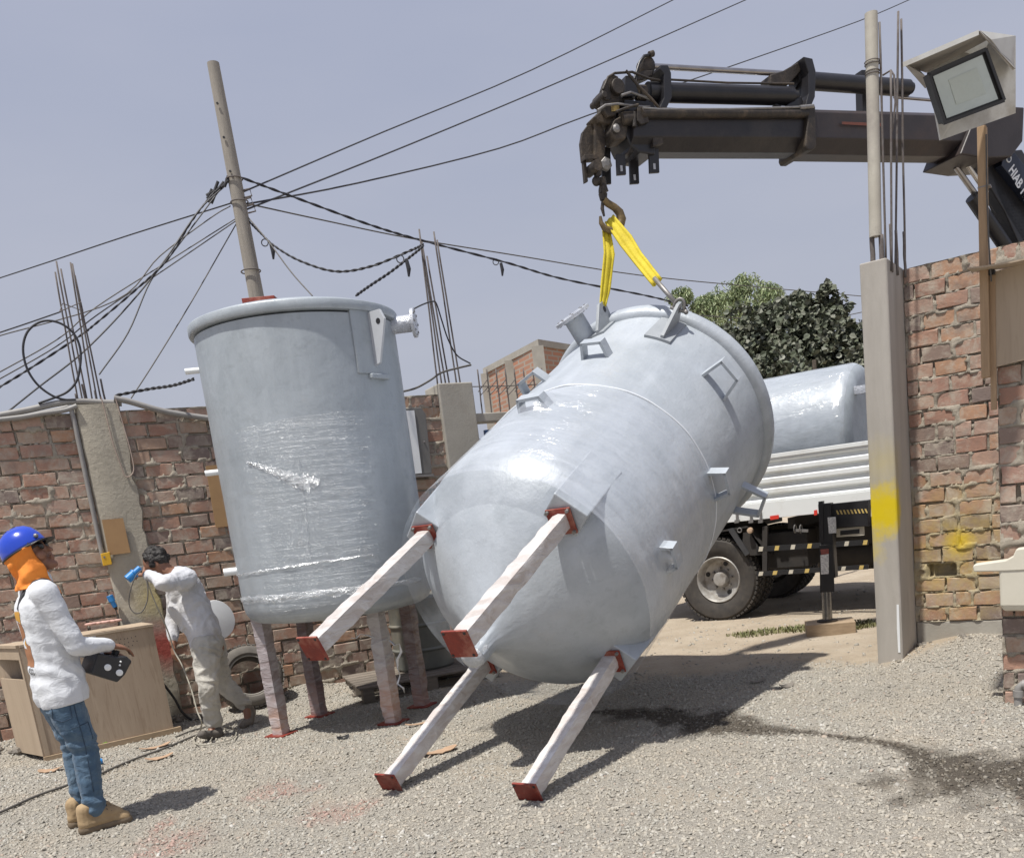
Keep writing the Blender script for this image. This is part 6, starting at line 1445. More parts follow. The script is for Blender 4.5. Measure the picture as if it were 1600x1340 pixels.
# running up and right, past the crane
wire([(380, 300, YP), (600, 206, 12.5), (830, 110, 15), (1060, -4, 18)], .009, 'uppermost overhead line climbing right from the pole out of the frame', k=4)
wire([(384, 328, YP), (640, 226, 13), (900, 117, 16), (1170, -2, 20)], .010, 'second overhead line climbing right, just under the uppermost one', k=4)
wire([(380, 320, YP), (560, 286, 12), (780, 232, 14), (920, 180, 15), (1130, 108, 18), (1340, 34, 21), (1430, -4, 23)], .010, 'overhead line passing behind the boom head and the cream pipe top', k=4)
twisted([(376, 277, YP), (470, 312, 10.6), (580, 352, 11), (660, 376, 11.4), (790, 410, 12), (880, 436, 13), (1010, 462, 14.5), (1075, 478, 15.2)], .008, 'dark twisted cable sagging right from the pole past the rebar to the tank')
wire([(376, 316, YP), (500, 343, 11), (640, 372, 12), (800, 398, 13), (1000, 430, 15), (1180, 448, 17), (1350, 463, 19)], .008, 'thin overhead line sloping down right behind the yellow sling', M['greycable'])
twisted([(388, 345, YP), (408, 365, 10.3), (430, 385, 10.2), (470, 408, 10.1), (525, 424, 10), (580, 416, 9.9), (640, 392, 9.8), (662, 382, 9.7)], .0075, 'thick twisted service cable drooping between the pole and the far rebar')
twisted([(662, 384, 9.7), (640, 402, 9.6), (610, 425, 9.4), (580, 445, 9.2), (556, 462, 9.0)], .008, 'twisted cable dropping from the far rebar to the upright tank rim')
wire([(388, 340, YP), (420, 378, 10), (455, 425, 9.8), (488, 462, 9.6)], .007, 'thin wire dropping from the pole to the upright tank rim', M['greycable'])
wire([(640, 486, 9.4), (660, 476, 9.5), (676, 471, 9.6), (682, 475, 9.7), (690, 500, 9.7), (700, 530, 9.75), (714, 555, 9.8), (735, 568, 9.8)], .008, 'loose cable threading down through the far rebar bundle')
twisted([(180, 618, 8.5), (230, 608, 8.6), (270, 602, 8.4), (303, 592, 8.2)], .008, 'twisted cable running from the rough column to the upright tank')
# bundle going left
twisted([(354, 284, YP), (330, 306, 10.2), (300, 345, 10), (262, 405, 9.6), (215, 450, 9.3), (150, 505, 8.9), (120, 528, 8.7), (40, 580, 8.2), (-30, 622, 7.9)], .006, 'thickest dark cable sweeping down left from the pole behind the column rebar')
wire([(352, 290, YP), (310, 330, 10), (255, 410, 9.6), (200, 478, 9.2), (130, 550, 8.8), (60, 605, 8.4), (10, 645, 8.1)], .008, 'dark cable just below the thickest one, reaching the left wall top')
wire([(350, 288, YP), (270, 395, 9.8), (235, 440, 9.5), (200, 520, 9.2), (155, 585, 8.9)], .007, 'cable dropping from the bundle to the foot of the column rebar')
wire([(366, 316, YP), (200, 368, 11), (80, 408, 12), (-30, 444, 13)], .0075, 'topmost line leaving the pole to the left edge of the frame', k=4)
wire([(368, 342, YP), (260, 410, 9.7), (150, 480, 9.2), (90, 530, 8.9), (-20, 592, 8.4)], .006, 'upper of two thin lines crossing the column rebar', M['greycable'])
wire([(369, 345, YP), (262, 418, 9.7), (152, 492, 9.2), (90, 540, 8.9), (-20, 603, 8.4)], .006, 'lower of two thin lines crossing the column rebar', M['greycable'])
wire([(369, 350, YP), (300, 470, 9.8), (245, 560, 9.2), (205, 622, 8.8)], .006, 'thin straight line from the pole down to the wall right of the rough column', M['greycable'])
wire([(360, 322, YP), (330, 340, 10.1), (250, 400, 9.7), (180, 470, 9.2), (-20, 530, 8.6)], .006, 'thin line slanting left from the pole strap above the rebar', M['greycable'])
wire([(95, 487, 8.2), (40, 506, 8.1), (-20, 526, 8.0)], .006, 'short line tied to the stirrup on the column rebar')
for i, (x, y, Yq, lb) in enumerate(((424, 386, 10.25, 'black clamp hanging on the drooping service cable near the pole'), (636, 412, 9.55, 'black clamp hanging on the cable beside the far rebar'), (783, 415, 12, 'small clamp on the twisted cable left of the yellow sling'))):
    t = thing('cable_clamp', lb, 'cable clamp', atY(x, y, Yq)); c = atY(x, y, Yq)
    MB().tube([c + Vector((0, 0, .03)), c + Vector((.01, 0, -.05)), c + Vector((.0, 0, -.12))], [.018, .022, .010], 8).build('clamp_body', M['cable'], t); MB().torus(c + Vector((-.06, 0, .05)), (0, 1, 0), .035, .006, 14, 5).build('wire_loop', M['cable'], t)
for lb, pts in (('upper thin line between the dark tree top and the right column', [(1080, 492, 17), (1210, 500, 17), (1350, 505, 17)]), ('lower thin line rising to the right column above the dark tree', [(1290, 500, 17), (1350, 487, 17)])):
    wire(pts, .008, lb, M['greycable'])

# ------------------------------------------------------------------ people
def capsule(mb, p, q, r1, r2, n=12):
    p, q = Vector(p), Vector(q); d = q - p; L = d.length
    if L < 1e-5: return mb.ball(p, r1, n, 8)
    d.normalize(); pts = []; rs = []
    for i in range(5): a = math.pi / 2 * (1 - i / 4); pts.append(p - d * r1 * math.sin(a)); rs.append(max(r1 * math.cos(a), .0006))
    for i in range(1, 4): t = i / 4; pts.append(p.lerp(q, t)); rs.append(r1 * (1 - t) + r2 * t)
    for i in range(5): a = math.pi / 2 * i / 4; pts.append(q + d * r2 * math.sin(a)); rs.append(max(r2 * math.cos(a), .0006))
    return mb.tube(pts, rs, n)
def chain(mb, pts):
    for (p, r1), (q, r2) in zip(pts, pts[1:]): capsule(mb, p, q, r1, r2)
def remesh(mb, voxel, smooth_it=4, fac=.5):
    me = mb.mesh('tmp'); o = bpy.data.objects.new('tmp', me); COL.objects.link(o)
    r = o.modifiers.new('r', 'REMESH'); r.mode = 'VOXEL'; r.voxel_size = voxel
    s = o.modifiers.new('s', 'SMOOTH'); s.factor = fac; s.iterations = smooth_it
    bpy.context.view_layer.update(); me2 = bpy.data.meshes.new_from_object(o.evaluated_get(bpy.context.evaluated_depsgraph_get()))
    bpy.data.objects.remove(o); return me2
def solid(name, mb, mat, root, voxel=.008, it=4, fn=None, xf=None, **k):
    me = remesh(mb, voxel, it)
    if fn:
        nv = [v.normal.copy() for v in me.vertices]
        for v, n_ in zip(me.vertices, nv): v.co = v.co + n_ * fn(v.co, n_)
    if xf: me.transform(xf)
    off = org(root); me.transform(Matrix.Translation(-off)); me.name = name
    return finish(me, name, mat, root, smooth=True, **k)
def folds(scale, amp, dirs=(1, 1, 1), seed=0.0, amp2=None):
    def fn(p, n_):
        q = Vector((p.x * dirs[0], p.y * dirs[1], p.z * dirs[2])) * scale + Vector((seed, seed, seed)); w_ = noise.noise(q * .6) * .9
        a = 1 - abs(noise.noise(q + Vector((w_, w_, w_)))) * 2.2; b = noise.noise(q * 2.3)
        return amp * (a - .45) + amp * .35 * b
    return fn
def hand(mb, wrist, d, up, side, curl=.5, s=1.0, grip=0.0):
    """palm with four unequal bent fingers and a thumb leaving its side; d = pointing, up = back of the hand, side = thumb side"""
    w_ = Vector(wrist); d = Vector(d).normalized(); up = Vector(up); up = (up - d * up.dot(d)).normalized(); sd_ = d.cross(up); 
    if sd_.dot(Vector(side)) < 0: sd_ = -sd_
    for k in (-.024, -.008, .008, .024): capsule(mb, w_ + sd_ * k * .6 * s, w_ + d * .085 * s + sd_ * k * s, .014 * s, .012 * s, 8)
    for k, L in ((.027, .068), (.009, .078), (-.009, .073), (-.027, .056)):
        p = w_ + d * .088 * s + sd_ * k * s; dd = d.copy(); 
        for j, f_ in enumerate((.45, .32, .23)):
            dd = (dd * math.cos(curl) - up * math.sin(curl)).normalized(); q_ = p + dd * L * f_ * s * 1.15; capsule(mb, p, q_, (.0095 - .0007 * j) * s, (.009 - .0008 * j) * s, 7); p = q_
    p = w_ + d * .03 * s + sd_ * .024 * s; dd = (d * .55 + sd_ * .8 - up * .2).normalized(); q_ = p + dd * .042 * s; capsule(mb, p, q_, .012 * s, .0105 * s, 7); dd = (d * .85 + sd_ * .15 - up * .45).normalized(); capsule(mb, q_, q_ + dd * .034 * s, .0105 * s, .0085 * s, 7)

# --- the standing worker (local: x forward, y left, z up)
g_ = gr(150, 1291); P1 = Vector((g_.x, g_.y, gzf(g_.x, g_.y)))
w1 = thing('person', 'person in blue hard hat, orange neck cloth and jeans holding a black control box', 'person', P1)
X1 = Matrix.Translation(P1) @ Matrix.Rotation(rad(38), 4, 'Z') @ Matrix.Scale(1.005, 4)
HP = rad(22)       # head tipped back
hc = Vector((-.015, 0, 1.585)); Rh = Matrix.Rotation(rad(-31), 3, 'Z') @ Matrix.Rotation(-HP, 3, 'Y'); hlat = Rh @ Vector((0, 1, 0))
H = lambda x, y, z: hc + Rh @ Vector((x, y, z))
b = MB()
chain(b, [((-.03, -.07, .88), .07), ((.01, -.095, .50), .05), ((-.01, -.10, .10), .042)]); chain(b, [((-.03, .07, .88), .07), ((.03, .095, .50), .05), ((.0, .10, .10), .042)])
chain(b, [((-.01, -.10, .07), .035), ((.10, -.11, .04), .03)]); chain(b, [((0, .10, .07), .035), ((.11, .11, .04), .03)])
chain(b, [((-.02, 0, .93), .085), ((-.025, 0, 1.12), .08), ((-.025, 0, 1.30), .09), ((-.01, 0, 1.42), .06), ((-.015, 0, 1.50), .054), ((-.02, 0, 1.56), .055)])
b.ball(H(0, 0, .02), .1, 20, 14, (.98, .78, 1.08), Rh); chain(b, [(H(.03, 0, -.06), .058), (H(.058, 0, -.085), .034)]); 
chain(b, [(H(.088, 0, .012), .010), (H(.110, 0, -.022), .0135)]); b.ball(H(.098, 0, -.052), .014, 10, 7, (.7, 1.5, .5), Rh); b.ball(H(.096, 0, -.066), .013, 10, 7, (.7, 1.4, .5), Rh); b.ball(H(.083, 0, -.098), .020, 10, 7)
for s_ in (-1, 1): b.ball(H(-.005, s_ * .078, -.015), .03, 10, 8, (.6, .3, 1.1), Rh); b.ball(H(.075, s_ * .034, .022), .016, 9, 7); b.ball(H(.062, s_ * .045, -.03), .030, 9, 7)
shR, elR, wrR = Vector((-.02, -.175, 1.375)), Vector((.07, -.215, 1.07)), Vector((.255, -.10, 1.035))
shL, elL, wrL = Vector((-.02, .175, 1.375)), Vector((.07, .215, 1.05)), Vector((.255, .11, .985))
for sh, el, wr in ((shR, elR, wrR), (shL, elL, wrL)): chain(b, [((-.02, sh.y * .5, 1.37), .05), (sh, .045), (el, .040), (wr, .028)])
hand(b, wrR, (.9, .25, -.30), (.3, -.2, .9), (0, 1, 0), .35); hand(b, wrL, (.9, -.25, -.30), (.3, .2, .9), (0, -1, 0), .35)
solid('body', b, M['skin'], w1, .0065, 2, None, X1)
# shirt
b = MB()
chain(b, [((-.018, -.062, .80), .132), ((-.02, -.05, .98), .119), ((-.02, -.06, 1.14), .115), ((-.025, -.07, 1.28), .118), ((-.015, -.09, 1.36), .085)])
chain(b, [((-.018, .062, .80), .132), ((-.02, .05, .98), .119), ((-.02, .06, 1.14), .115), ((-.025, .07, 1.28), .118), ((-.015, .09, 1.36), .085)])
chain(b, [((-.01, 0, 1.38), .085), ((.0, 0, 1.45), .062)])
for sh, el, wr in ((shR, elR, wrR), (shL, elL, wrL)): chain(b, [((-.01, sh.y * .55, 1.37), .078), (sh, .068), (sh.lerp(el, .5), .057), (el, .052), (el.lerp(wr, .5), .046), (wr - (wr - el).normalized() * .01, .036)])
f_ = folds(5.0, .0050, (1.0, 1.0, 1.7), 3.0)
def shirt_fn(p, n_):
    lo = 1.0 if p.z < 1.15 else max(.25, 1 - (p.z - 1.15) * 4)
    return f_(p, n_) * lo + (.010 * math.sin(p.z * 52 + p.x * 38 + 3 * noise.noise(p * 5)) * max(0, 1 - abs(p.z - .93) / .15) * .5) + .003
me = remesh(b, .0085, 4); 
nv = [v.normal.copy() for v in me.vertices]
for v, n_ in zip(me.vertices, nv): v.co = v.co + n_ * shirt_fn(v.co, n_)
import bmesh
bm_ = bmesh.new(); bm_.from_mesh(me); bmesh.ops.bisect_plane(bm_, geom=bm_.verts[:] + bm_.edges[:] + bm_.faces[:], plane_co=(0, 0, .755), plane_no=(-.10, 0, 1), clear_inner=True)
bm_.to_mesh(me); bm_.free(); me.transform(X1); shirt_bvh = BVHTree.FromPolygons([v.co.copy() for v in me.vertices], [tuple(p.vertices) for p in me.polygons])
me.transform(Matrix.Translation(-org(w1))); me.name = 'shirt'; so_ = finish(me, 'shirt', M['shirt'], w1, smooth=True); q = so_.modifiers.new('t', 'SOLIDIFY'); q.thickness = .004; q.offset = 0
# print on the back, laid onto the cloth
def on_back(y, z, off=.004):
    o = X1 @ Vector((-.6, y, z)); dvec = (X1.to_3x3() @ Vector((1, 0, 0))).normalized(); h_ = shirt_bvh.ray_cast(o, dvec)
    return (h_[0] - dvec * off) if h_[0] is not None else None
def back_patch(poly, mat, name, off=.004, res=.007):
    """fill a y-z polygon with a small grid draped on the back"""
    ys = [p[0] for p in poly]; zs = [p[1] for p in poly]; ins = lambda y, z: sum(((poly[i][1] > z) != (poly[i - 1][1] > z)) and (y < (poly[i - 1][0] - poly[i][0]) * (z - poly[i][1]) / (poly[i - 1][1] - poly[i][1] + 1e-12) + poly[i][0]) for i in range(len(poly))) % 2
    mb = MB(); cache = {}
    def vid(i, j):
        if (i, j) not in cache:
            p = on_back(min(ys) + i * res, min(zs) + j * res, off)
            if p is None: return None
            mb.v.append(tuple(p)); cache[(i, j)] = len(mb.v) - 1
        return cache[(i, j)]
    for i in range(int((max(ys) - min(ys)) / res) + 1):
        for j in range(int((max(zs) - min(zs)) / res) + 1):
            if ins(min(ys) + (i + .5) * res, min(zs) + (j + .5) * res):
                q_ = [vid(i, j), vid(i + 1, j), vid(i + 1, j + 1), vid(i, j + 1)]
                if None not in q_: mb.f.append(tuple(q_))
    if mb.f: mb.build(name, mat, so_, smooth=True)
YC = -.01
back_patch([(YC - .075, 1.29), (YC + .07, 1.29), (YC + .07, 1.245), (YC - .01, 1.20), (YC - .055, 1.235)], M['logo1'], 'ochre_emblem')
back_patch([(YC - .055, 1.225), (YC - .01, 1.19), (YC + .06, 1.235), (YC + .07, 1.12), (YC + .02, 1.16), (YC - .04, 1.15)], M['logo2'], 'brown_emblem')
back_patch([(YC - .045, 1.14), (YC + .01, 1.15), (YC + .05, 1.11), (YC + .03, 1.07), (YC - .03, 1.09)], M['logo1'], 'ochre_emblem')
back_patch([(YC - .085, 1.10), (YC - .04, 1.13), (YC - .01, 1.06), (YC + .07, 1.09), (YC + .07, .985), (YC - .085, .985)], M['logo2'], 'brown_emblem')
tm = text_mesh('OGG', .052, 0); tm.name = 'printed_letters'
for v_ in tm.vertices:
    p = on_back(YC - .02 - v_.co.x * 1.0 + .0, .955 + v_.co.y, .005); v_.co = p if p is not None else X1 @ Vector((-.13, 0, .95))
tm.transform(Matrix.Translation(-org(w1))); finish(tm, 'printed_letters', M['dark'], so_)
# jeans
b = MB()
for s_ in (-1, 1):
    kx = .01 if s_ < 0 else -.005
    chain(b, [((-.022, s_ * .066, .84), .092), ((-.028, s_ * .080, .74), .104), ((-.01, s_ * .09, .64), .092), ((kx + .01, s_ * .095, .48), .073), ((kx - .005, s_ * .10, .30), .067), ((kx - .012, s_ * .105, .13), .060)])
chain(b, [((-.02, -.04, .86), .090), ((-.02, .04, .86), .090)])
fj = folds(9.0, .0085, (1, 1, 1.7), 9.0)
def jf(p, n_):
    k = 1.0 if (p.z < .24 or .42 < p.z < .60) else .5
    return fj(p, n_) * k + .0045 * math.sin(p.z * 95 + p.x * 22 + p.y * 15) * (max(0, 1 - abs(p.z - .17) / .09) + max(0, 1 - abs(p.z - .50) / .10))
jo = solid('jeans', b, M['jeans'], w1, .008, 3, jf, X1)
jb = BVHTree.FromPolygons([jo.matrix_world @ v.co + org(w1) for v in jo.data.vertices], [tuple(p.vertices) for p in jo.data.polygons])
def onjean(p, d, off=.002):
    o = X1 @ Vector(p); dv = (X1.to_3x3() @ Vector(d)).normalized(); h_ = jb.ray_cast(o, dv); return h_[0] - dv * off if h_[0] is not None else None
def seam(pts, d, name='seam'):
    P = []
    for a, b in zip(pts, pts[1:]):
        for k in range(8): q_ = onjean(Vector(a).lerp(Vector(b), k / 8), d); P += [q_] if q_ is not None else []
    if len(P) > 2: MB().tube(P, .0022, 4).build(name, M['seam'], jo, smooth=True)
M['seam'] = simple('dark denim seam', (.035, .06, .10), (.03, .05, .08), .9)
seam([(.0, -.5, .86), (.0, -.5, .70), (.01, -.5, .50), (.0, -.5, .20)], (0, 1, 0))
seam([(-.105, -.5, .80), (-.02, -.5, .80), (-.025, -.5, .68), (-.075, -.5, .665), (-.11, -.5, .69), (-.105, -.5, .80)], (0, 1, 0), 'back_pocket')
seam([(.0, -.5, .84), (.045, -.5, .80), (.065, -.5, .85)], (0, 1, 0), 'front_pocket')
seam([(-.04, -.5, .62), (.055, -.5, .635), (.06, -.5, .52)], (0, 1, 0), 'side_pocket')
# boots
for s_, x0, z0 in ((-1, -.02, 0), (1, -.035, 0)):
    y = s_ * .105; b = MB(); chain(b, [((x0 - .035, y, .13), .048), ((x0 - .04, y, .055), .045)]); chain(b, [((x0 - .045, y, .055), .045), ((x0 + .085, y, .054), .041), ((x0 + .155, y + s_ * .01, .038), .037)]); chain(b, [((x0 + .03, y, .10), .042), ((x0 + .12, y, .07), .042)])
    bo = solid('boot', b, M['boot'], w1, .006, 2, folds(16, .003), X1)
    sb = MB(); chain(sb, [((x0 - .05, y, .018), .043), ((x0 + .05, y, .018), .040), ((x0 + .160, y + s_ * .01, .018), .041)])
    me = remesh(sb, .006, 1); 
    for v in me.vertices: v.co.z = .002 + max(0, min(v.co.z, .032)) 
    me.transform(X1); me.transform(Matrix.Translation(-org(w1))); finish(me, 'boot_sole', M['sole'], bo, smooth=40)
    for i in range(5):
        lx = x0 + .05 + i * .022; zt = .145 - i * .0135; MB().tube([X1 @ Vector((lx, y - .035, zt - .022)), X1 @ Vector((lx + .008, y, zt + .002)), X1 @ Vector((lx + .014, y + .035, zt - .022))], .0036, 5).build('lace', M['dark'], bo)
# hard hat
hb = MB(); prof = [(-.004, .118), (.01, .117), (.045, .111), (.078, .096), (.104, .071), (.119, .040), (.125, .004)]
hm_o = H(-.012, 0, .038); hup = (Rh @ Vector((-.05, 0, 1))).normalized(); hfx = (Rh @ Vector((1, 0, .05))).normalized()
vs = []; n = 40
for (t, r_) in prof:
    for k in range(n):
        a = 2 * math.pi * k / n; ca, sa = math.cos(a), math.sin(a); rx = r_ * (1.10 if ca > 0 else 1.08); ry = r_ * .92; ridge = .006 * math.exp(-(sa / .22) ** 2) * (1 if t > .05 else 0)
        vs.append(X1 @ (hm_o + hfx * rx * ca + hlat * ry * sa + hup * (t + ridge)))
hb.add(vs, [(i * n + k, i * n + (k + 1) % n, (i + 1) * n + (k + 1) % n, (i + 1) * n + k) for i in range(len(prof) - 1) for k in range(n)] + [tuple(n * (len(prof) - 1) + k for k in range(n))])
ho = hb.build('hard_hat', M['helmet'], w1, smooth=True); q = ho.modifiers.new('t', 'SOLIDIFY'); q.thickness = .003
# brim peak
vs = []
for i in range(13):
    a = rad(-62 + i * 124 / 12); 
    for r_, t in ((.116, .0), (.155 if abs(i - 6) < 5 else .125, -.012)): vs.append(X1 @ (hm_o + hfx * r_ * 1.08 * math.cos(a) + hlat * .95 * r_ * math.sin(a) + hup * t))
pk = MB().add(vs, [(2 * i, 2 * i + 1, 2 * i + 3, 2 * i + 2) for i in range(12)]).build('hat_peak', M['dark'], ho, smooth=True); q = pk.modifiers.new('t', 'SOLIDIFY'); q.thickness = .003
rim_ = [X1 @ (hm_o + hfx * .129 * math.cos(2 * math.pi * i / 32) + hlat * .110 * math.sin(2 * math.pi * i / 32) - hup * .006) for i in range(33)]; MB().tube(rim_, .005, 6, cap=False).build('hat_band', M['dark'], ho, smooth=True)
# glasses and headgear
for s_ in (-1, 1):
    MB().ball(X1 @ H(.090, s_ * .035, .015), .030, 14, 9, (.35, 1.0, .75), (X1.to_3x3() @ Rh)).build('sunglass_lens', simple('dark lens', (.01, .01, .012), (.015, .015, .016), .08), w1, smooth=True)
    MB().tube([X1 @ H(.088, s_ * .062, .022), X1 @ H(.0, s_ * .084, .014)], .005, 6).build('glasses_arm', M['dark'], w1)
    MB().tube([X1 @ H(.06, s_ * .078, .045), X1 @ H(-.03, s_ * .085, .03)], .014, 8).build('headband', M['dark'], w1)
MB().ball(X1 @ H(.105, -.055, .066), .013, 10, 7).build('visor_clip', M['steel'], w1, smooth=True)
# neck cloth: hangs from the hat round the back of the head to the shoulders
vs = []; n = 60; rows = 30
for i in range(rows):
    t = i / (rows - 1)
    for k in range(n):
        a = rad(50 + (310 - 50) * k / (n - 1)); ca, sa = math.cos(a), math.sin(a)
        top_ = hm_o + hfx * .119 * ca + hlat * .108 * sa - hup * .004
        fr_k = max(0, ca); bot = Vector((-.02 + (.105 + .03 * fr_k) * ca, .128 * sa, 1.40 - .035 * fr_k * 1.6 + .01 * abs(sa)))
        if k in (0, n - 1): bot += Vector((.015, 0, -.012))
        p = top_.lerp(bot, t); rr_ = .011 * math.sin(t * 11 + 3.0 * math.sin(a * 1.5)) * math.sin(t * math.pi) ** .7 + .014 * noise.noise((t * 4, a * 2, .3)) - .018 * math.sin(t * math.pi) * (1 - fr_k)
        o_ = Vector((ca, sa, 0)); vs.append(X1 @ (p + o_ * rr_))
nc = MB().add(vs, [(i * n + k, i * n + k + 1, (i + 1) * n + k + 1, (i + 1) * n + k) for i in range(rows - 1) for k in range(n - 1)]).build('neck_cloth', M['orange'], w1, smooth=True); q = nc.modifiers.new('t', 'SOLIDIFY'); q.thickness = .004
# strap over the shoulders
def ribbon(P, wd, nrm, name, mat, root, th=.008):
    P = sm(P, 5); vs = []
    for i, p in enumerate(P): d_ = (P[min(i + 1, len(P) - 1)] - P[max(i - 1, 0)]).normalized(); s = d_.cross(nrm(i / (len(P) - 1))).normalized(); vs += [p - s * wd / 2, p + s * wd / 2]
    o = MB().add(vs, [(2 * i, 2 * i + 1, 2 * i + 3, 2 * i + 2) for i in range(len(P) - 1)]).build(name, mat, root, smooth=True); q = o.modifiers.new('t', 'SOLIDIFY'); q.thickness = th; q.offset = 0; return o
def down(x, y):
    h_ = shirt_bvh.ray_cast(X1 @ Vector((x, y, 1.7)), Vector((0, 0, -1))); return h_[0] + Vector((0, 0, .006)) if h_[0] is not None else None
def frm(x0, y, z, dx):
    dv = (X1.to_3x3() @ Vector((dx, 0, 0))).normalized(); h_ = shirt_bvh.ray_cast(X1 @ Vector((x0, y, z)), dv); return h_[0] - dv * .006 if h_[0] is not None else None
P = [frm(-.6, -.035, 1.30, 1), frm(-.6, -.06, 1.36, 1), down(-.09, -.080), down(-.05, -.092), down(0, -.095), down(.05, -.085), frm(.6, -.06, 1.34, -1)]
P = [p for p in P if p is not None]
ribbon(P, .045, lambda t: (X1.to_3x3() @ Vector((-.8 + 1.6 * t, -.25, .75))).normalized(), 'shoulder_strap', M['strap'], w1)
# control box, held at the belly: its own thing
rm = thing('remote_control', 'black radio control box with two white dials held by the hard hat worker', 'remote control', X1 @ Vector((.25, 0, .93)))
Rr = (X1.to_3x3() @ Matrix.Rotation(rad(24), 3, 'Y')); Q = lambda x, y, z: X1 @ Vector((.225, 0, .925)) + Rr @ Vector((x, y, z))
pf = [(-.080, -.068), (.065, -.085), (.095, -.035), (.115, .052), (.080, .074), (.015, .056), (-.072, .058)]
MB().prism([Q(x, -.15, z) for x, z in pf], Q(0, .15, 0) - Q(0, -.15, 0)).build('box_body', M['black'], rm, bevel=.008)
for x, z in ((-.005, -.012), (.062, -.028)): MB().lathe([(0, .019), (.006, .019), (.009, .013)], Q(x, -.151, z), Rr @ Vector((0, -1, 0)), 18).build('white_dial', M['whiteclean'], rm, smooth=30)
for x, z in ((.055, .035), (.055, .015)): MB().ball(Q(x, -.151, z), .006, 8, 6).build('button', M['whiteclean'], rm)
for y in (-.08, 0, .08): MB().tube([Q(.04, y, .06), Q(.045, y, .095)], [.009, .012], 8).build('joystick', M['dark'], rm)

# --- the bending worker; joints straight in yard coordinates
def A2(x, y, Yq): return atY(x, y, Yq)
foot1, foot2 = gr(336, 1152), gr(387, 1132)
w2 = thing('person', 'person bending forward in dusty white shirt and grey trousers, lifting a blue plug', 'person', (foot1.x, foot1.y, 0))
hipN, hipF = A2(322, 1012, 7.30), A2(330, 1008, 7.55)
knN, anN = A2(325, 1072, 7.22), A2(334, 1130, 7.33)
knF, anF = A2(348, 1066, 7.62), A2(385, 1102, 7.66)
chest, shN, shF = A2(284, 912, 7.42), A2(290, 903, 7.27), A2(276, 914, 7.58)
neck, head = A2(262, 893, 7.38), A2(244, 880, 7.38)
elN, wrN = A2(256, 912, 7.02), A2(229, 896, 7.20)
elF, wrF = A2(270, 968, 7.56), A2(271, 1006, 7.44)
bel = A2(314, 975, 7.42)
b = MB()
chain(b, [(hipN, .10), (knN, .06), (anN, .04)]); chain(b, [(hipF, .10), (knF, .06), (anF, .04)])
chain(b, [(anN, .038), (A2(330, 1146, 7.26), .03)]); chain(b, [(anF, .036), (A2(388, 1128, 7.62), .03)])
chain(b, [((hipN + hipF) / 2, .125), (bel, .115), (chest, .13), (neck, .062), (head, .06)]); chain(b, [(shN, .055), (elN, .042), (wrN, .030)]); chain(b, [(shF, .055), (elF, .042), (wrF, .029)]); capsule(b, shN, shF, .07, .07)
fd = Vector((-.83, -.25, -.42)).normalized()      # where the face points
ry = Vector((0, 1, 0)); hu = fd.cross(ry).normalized(); hu = hu if hu.z > 0 else -hu; ry = hu.cross(fd); Hh = Matrix((fd, ry, hu)).transposed(); H2 = lambda x, y, z: head + Hh @ Vector((x, y, z))
b.ball(head, .098, 18, 12, (.98, .8, 1.1), Hh); chain(b, [(H2(.03, 0, -.06), .055), (H2(.06, 0, -.09), .032)]); chain(b, [(H2(.09, 0, .01), .010), (H2(.108, 0, -.025), .014)])
for s_ in (-1, 1): b.ball(H2(-.005, s_ * .08, -.015), .028, 9, 7, (.6, .35, 1.1), Hh)
b.ball(H2(.096, 0, -.058), .014, 8, 6, (.7, 1.5, .8), Hh)
hand(b, wrN, (-.85, .25, .15), (0, -.8, .6), (0, .1, 1), .75, 1.0); hand(b, wrF, (-.1, -.2, -1), (-.6, -.6, .2), (-1, -.3, 0), .55, 1.0)
solid('body', b, M['skin'], w2, .0065, 2)
b = MB(); 
for i in range(150):
    rr_ = random.Random(i); u_ = Vector((rr_.gauss(0, 1), rr_.gauss(0, 1), rr_.gauss(0, 1))).normalized()
    if u_.x > .55 or (u_.z < -.35): continue
    b.ball(H2(u_.x * .088 - .012, u_.y * .078, u_.z * .100 + .018), rr_.uniform(.020, .034), 7, 5)
b.ball(H2(-.015, 0, .02), .096, 14, 10, (1, .85, 1.05), Hh)
solid('hair', b, M['hair'], w2, .0065, 1, folds(34, .006, (1, 1, 1), 2.0))
b = MB()
chain(b, [(A2(322, 1002, 7.42), .135), (bel, .140), (A2(298, 942, 7.42), .145), (chest, .142)]); chain(b, [(A2(300, 945, 7.36), .12), (A2(318, 985, 7.36), .12)])
capsule(b, shN, shF, .092, .092); chain(b, [(chest, .11), (neck + (chest - neck) * .35, .07)])
capsule(b, A2(283, 950, 7.38), A2(290, 975, 7.38), .10, .07)
chain(b, [(shN, .080), (elN, .062), (wrN + (elN - wrN) * .14, .042)]); chain(b, [(shF, .078), (elF, .058), (wrF + (elF - wrF) * .18, .040)])
solid('shirt', b, M['shirt2'], w2, .0085, 4, folds(8.5, .012, (1, 1, 1), 12.0))
b = MB(); hm_ = (hipN + hipF) / 2
chain(b, [(hm_ + Vector((0, 0, .05)), .128), (hm_, .132)])
chain(b, [(hipN, .118), (hipN.lerp(knN, .5), .100), (knN, .082), (knN.lerp(anN, .55), .076), (anN.lerp(knN, .06), .070)])
chain(b, [(hipF, .116), (hipF.lerp(knF, .5), .098), (knF, .080), (knF.lerp(anF, .55), .070), (anF.lerp(knF, .10), .060)])
solid('trousers', b, M['pants'], w2, .0085, 3, folds(8.5, .013, (1, 1, 1.4), 21.0))
b = MB(); t_ = A2(315, 1147, 7.12); chain(b, [(anN - Vector((0, 0, .02)), .045), (A2(342, 1146, 7.30), .04), (A2(330, 1148, 7.22), .042), (t_, .034)])
me_ = solid('shoe', b, M['shoe'], w2, .006, 2)
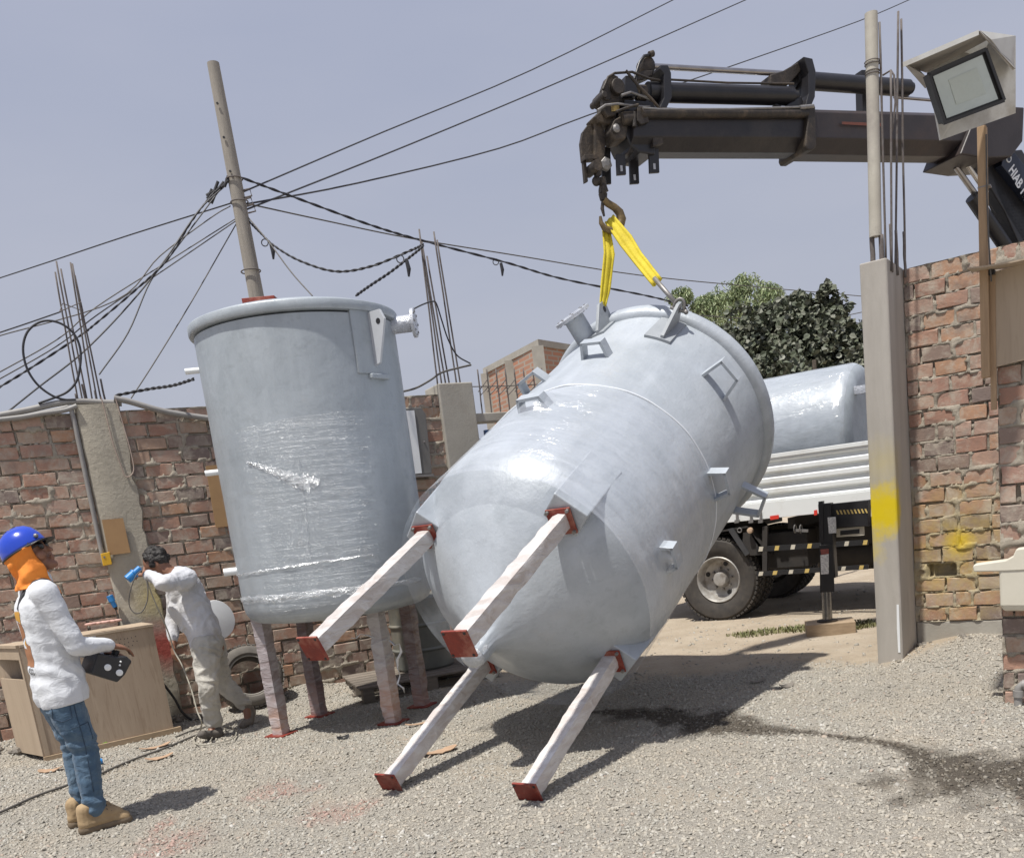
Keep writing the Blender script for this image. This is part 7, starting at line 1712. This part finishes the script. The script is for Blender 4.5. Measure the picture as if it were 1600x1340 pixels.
b = MB(); chain(b, [(anF, .044), (A2(392, 1112, 7.70), .044), (A2(389, 1128, 7.62), .040)]); chain(b, [(A2(389, 1126, 7.64), .042), (A2(380, 1133, 7.56), .034)])
solid('shoe', b, M['boot2'], w2, .006, 2)
pg = thing('power_plug', 'blue power connector held up in the hand of the bending worker', 'power plug', A2(215, 893, 7.1))
a, c_ = A2(219, 887, 7.14), A2(199, 905, 7.08); d_ = c_ - a
MB().tube([a, a + d_ * .4, a + d_ * .45, c_], [.024, .024, .033, .033], 16).build('plug_body', M['blue'], pg, smooth=30, bevel=.002)
MB().tube([a + d_ * .42, a + d_ * .5], .037, 16).build('plug_collar', M['blue'], pg, smooth=30)
MB().tube([wrN + Vector((-.03, -.03, .02)), a - d_ * .1, a], [.012, .013, .018], 8).build('cable_gland', M['steel'], pg)
lo = sm([A2(x, y, Yq) for x, y, Yq in ((222, 890, 7.10), (212, 900, 7.02), (203, 925, 7.0), (202, 945, 7.0), (210, 957, 7.0), (222, 955, 7.02), (230, 938, 7.05), (231, 918, 7.06), (228, 903, 7.08))])
MB().tube(lo, .0045, 6).build('plug_cable', M['greycable'], pg, smooth=True)
wc_ = [A2(x, y, Yq) for x, y, Yq in ((229, 905, 7.1), (240, 935, 7.2), (262, 985, 7.35), (272, 1016, 7.4), (282, 1034, 7.35), (290, 1052, 7.3), (300, 1080, 7.2), (308, 1110, 7.1), (315, 1128, 7.05))]
g2 = [gr(x, y, .03) for x, y in ((312, 1142), (303, 1155), (312, 1163), (340, 1160), (365, 1152), (368, 1140), (352, 1132), (338, 1142), (328, 1158))]
tubething('extension_cord', 'cable', 'pale grey cord falling from the hands of the bending worker and coiling at the shoe', sm(wc_ + g2), .0055, simple('pale cord', (.36, .34, .28), (.26, .24, .20), .8, scale=30), 6)

# ------------------------------------------------------------------ finish
for o in bpy.data.objects:
    if o.type == 'MESH' and o.parent is None and o.get('kind') is None and not o.get('label'): print('UNLABELLED', o.name)
print('tris', sum(len(o.data.loops) - 2 * len(o.data.polygons) for o in bpy.data.objects if o.type == 'MESH'), 'objects', len(bpy.data.objects), 'stones', n1, n2)
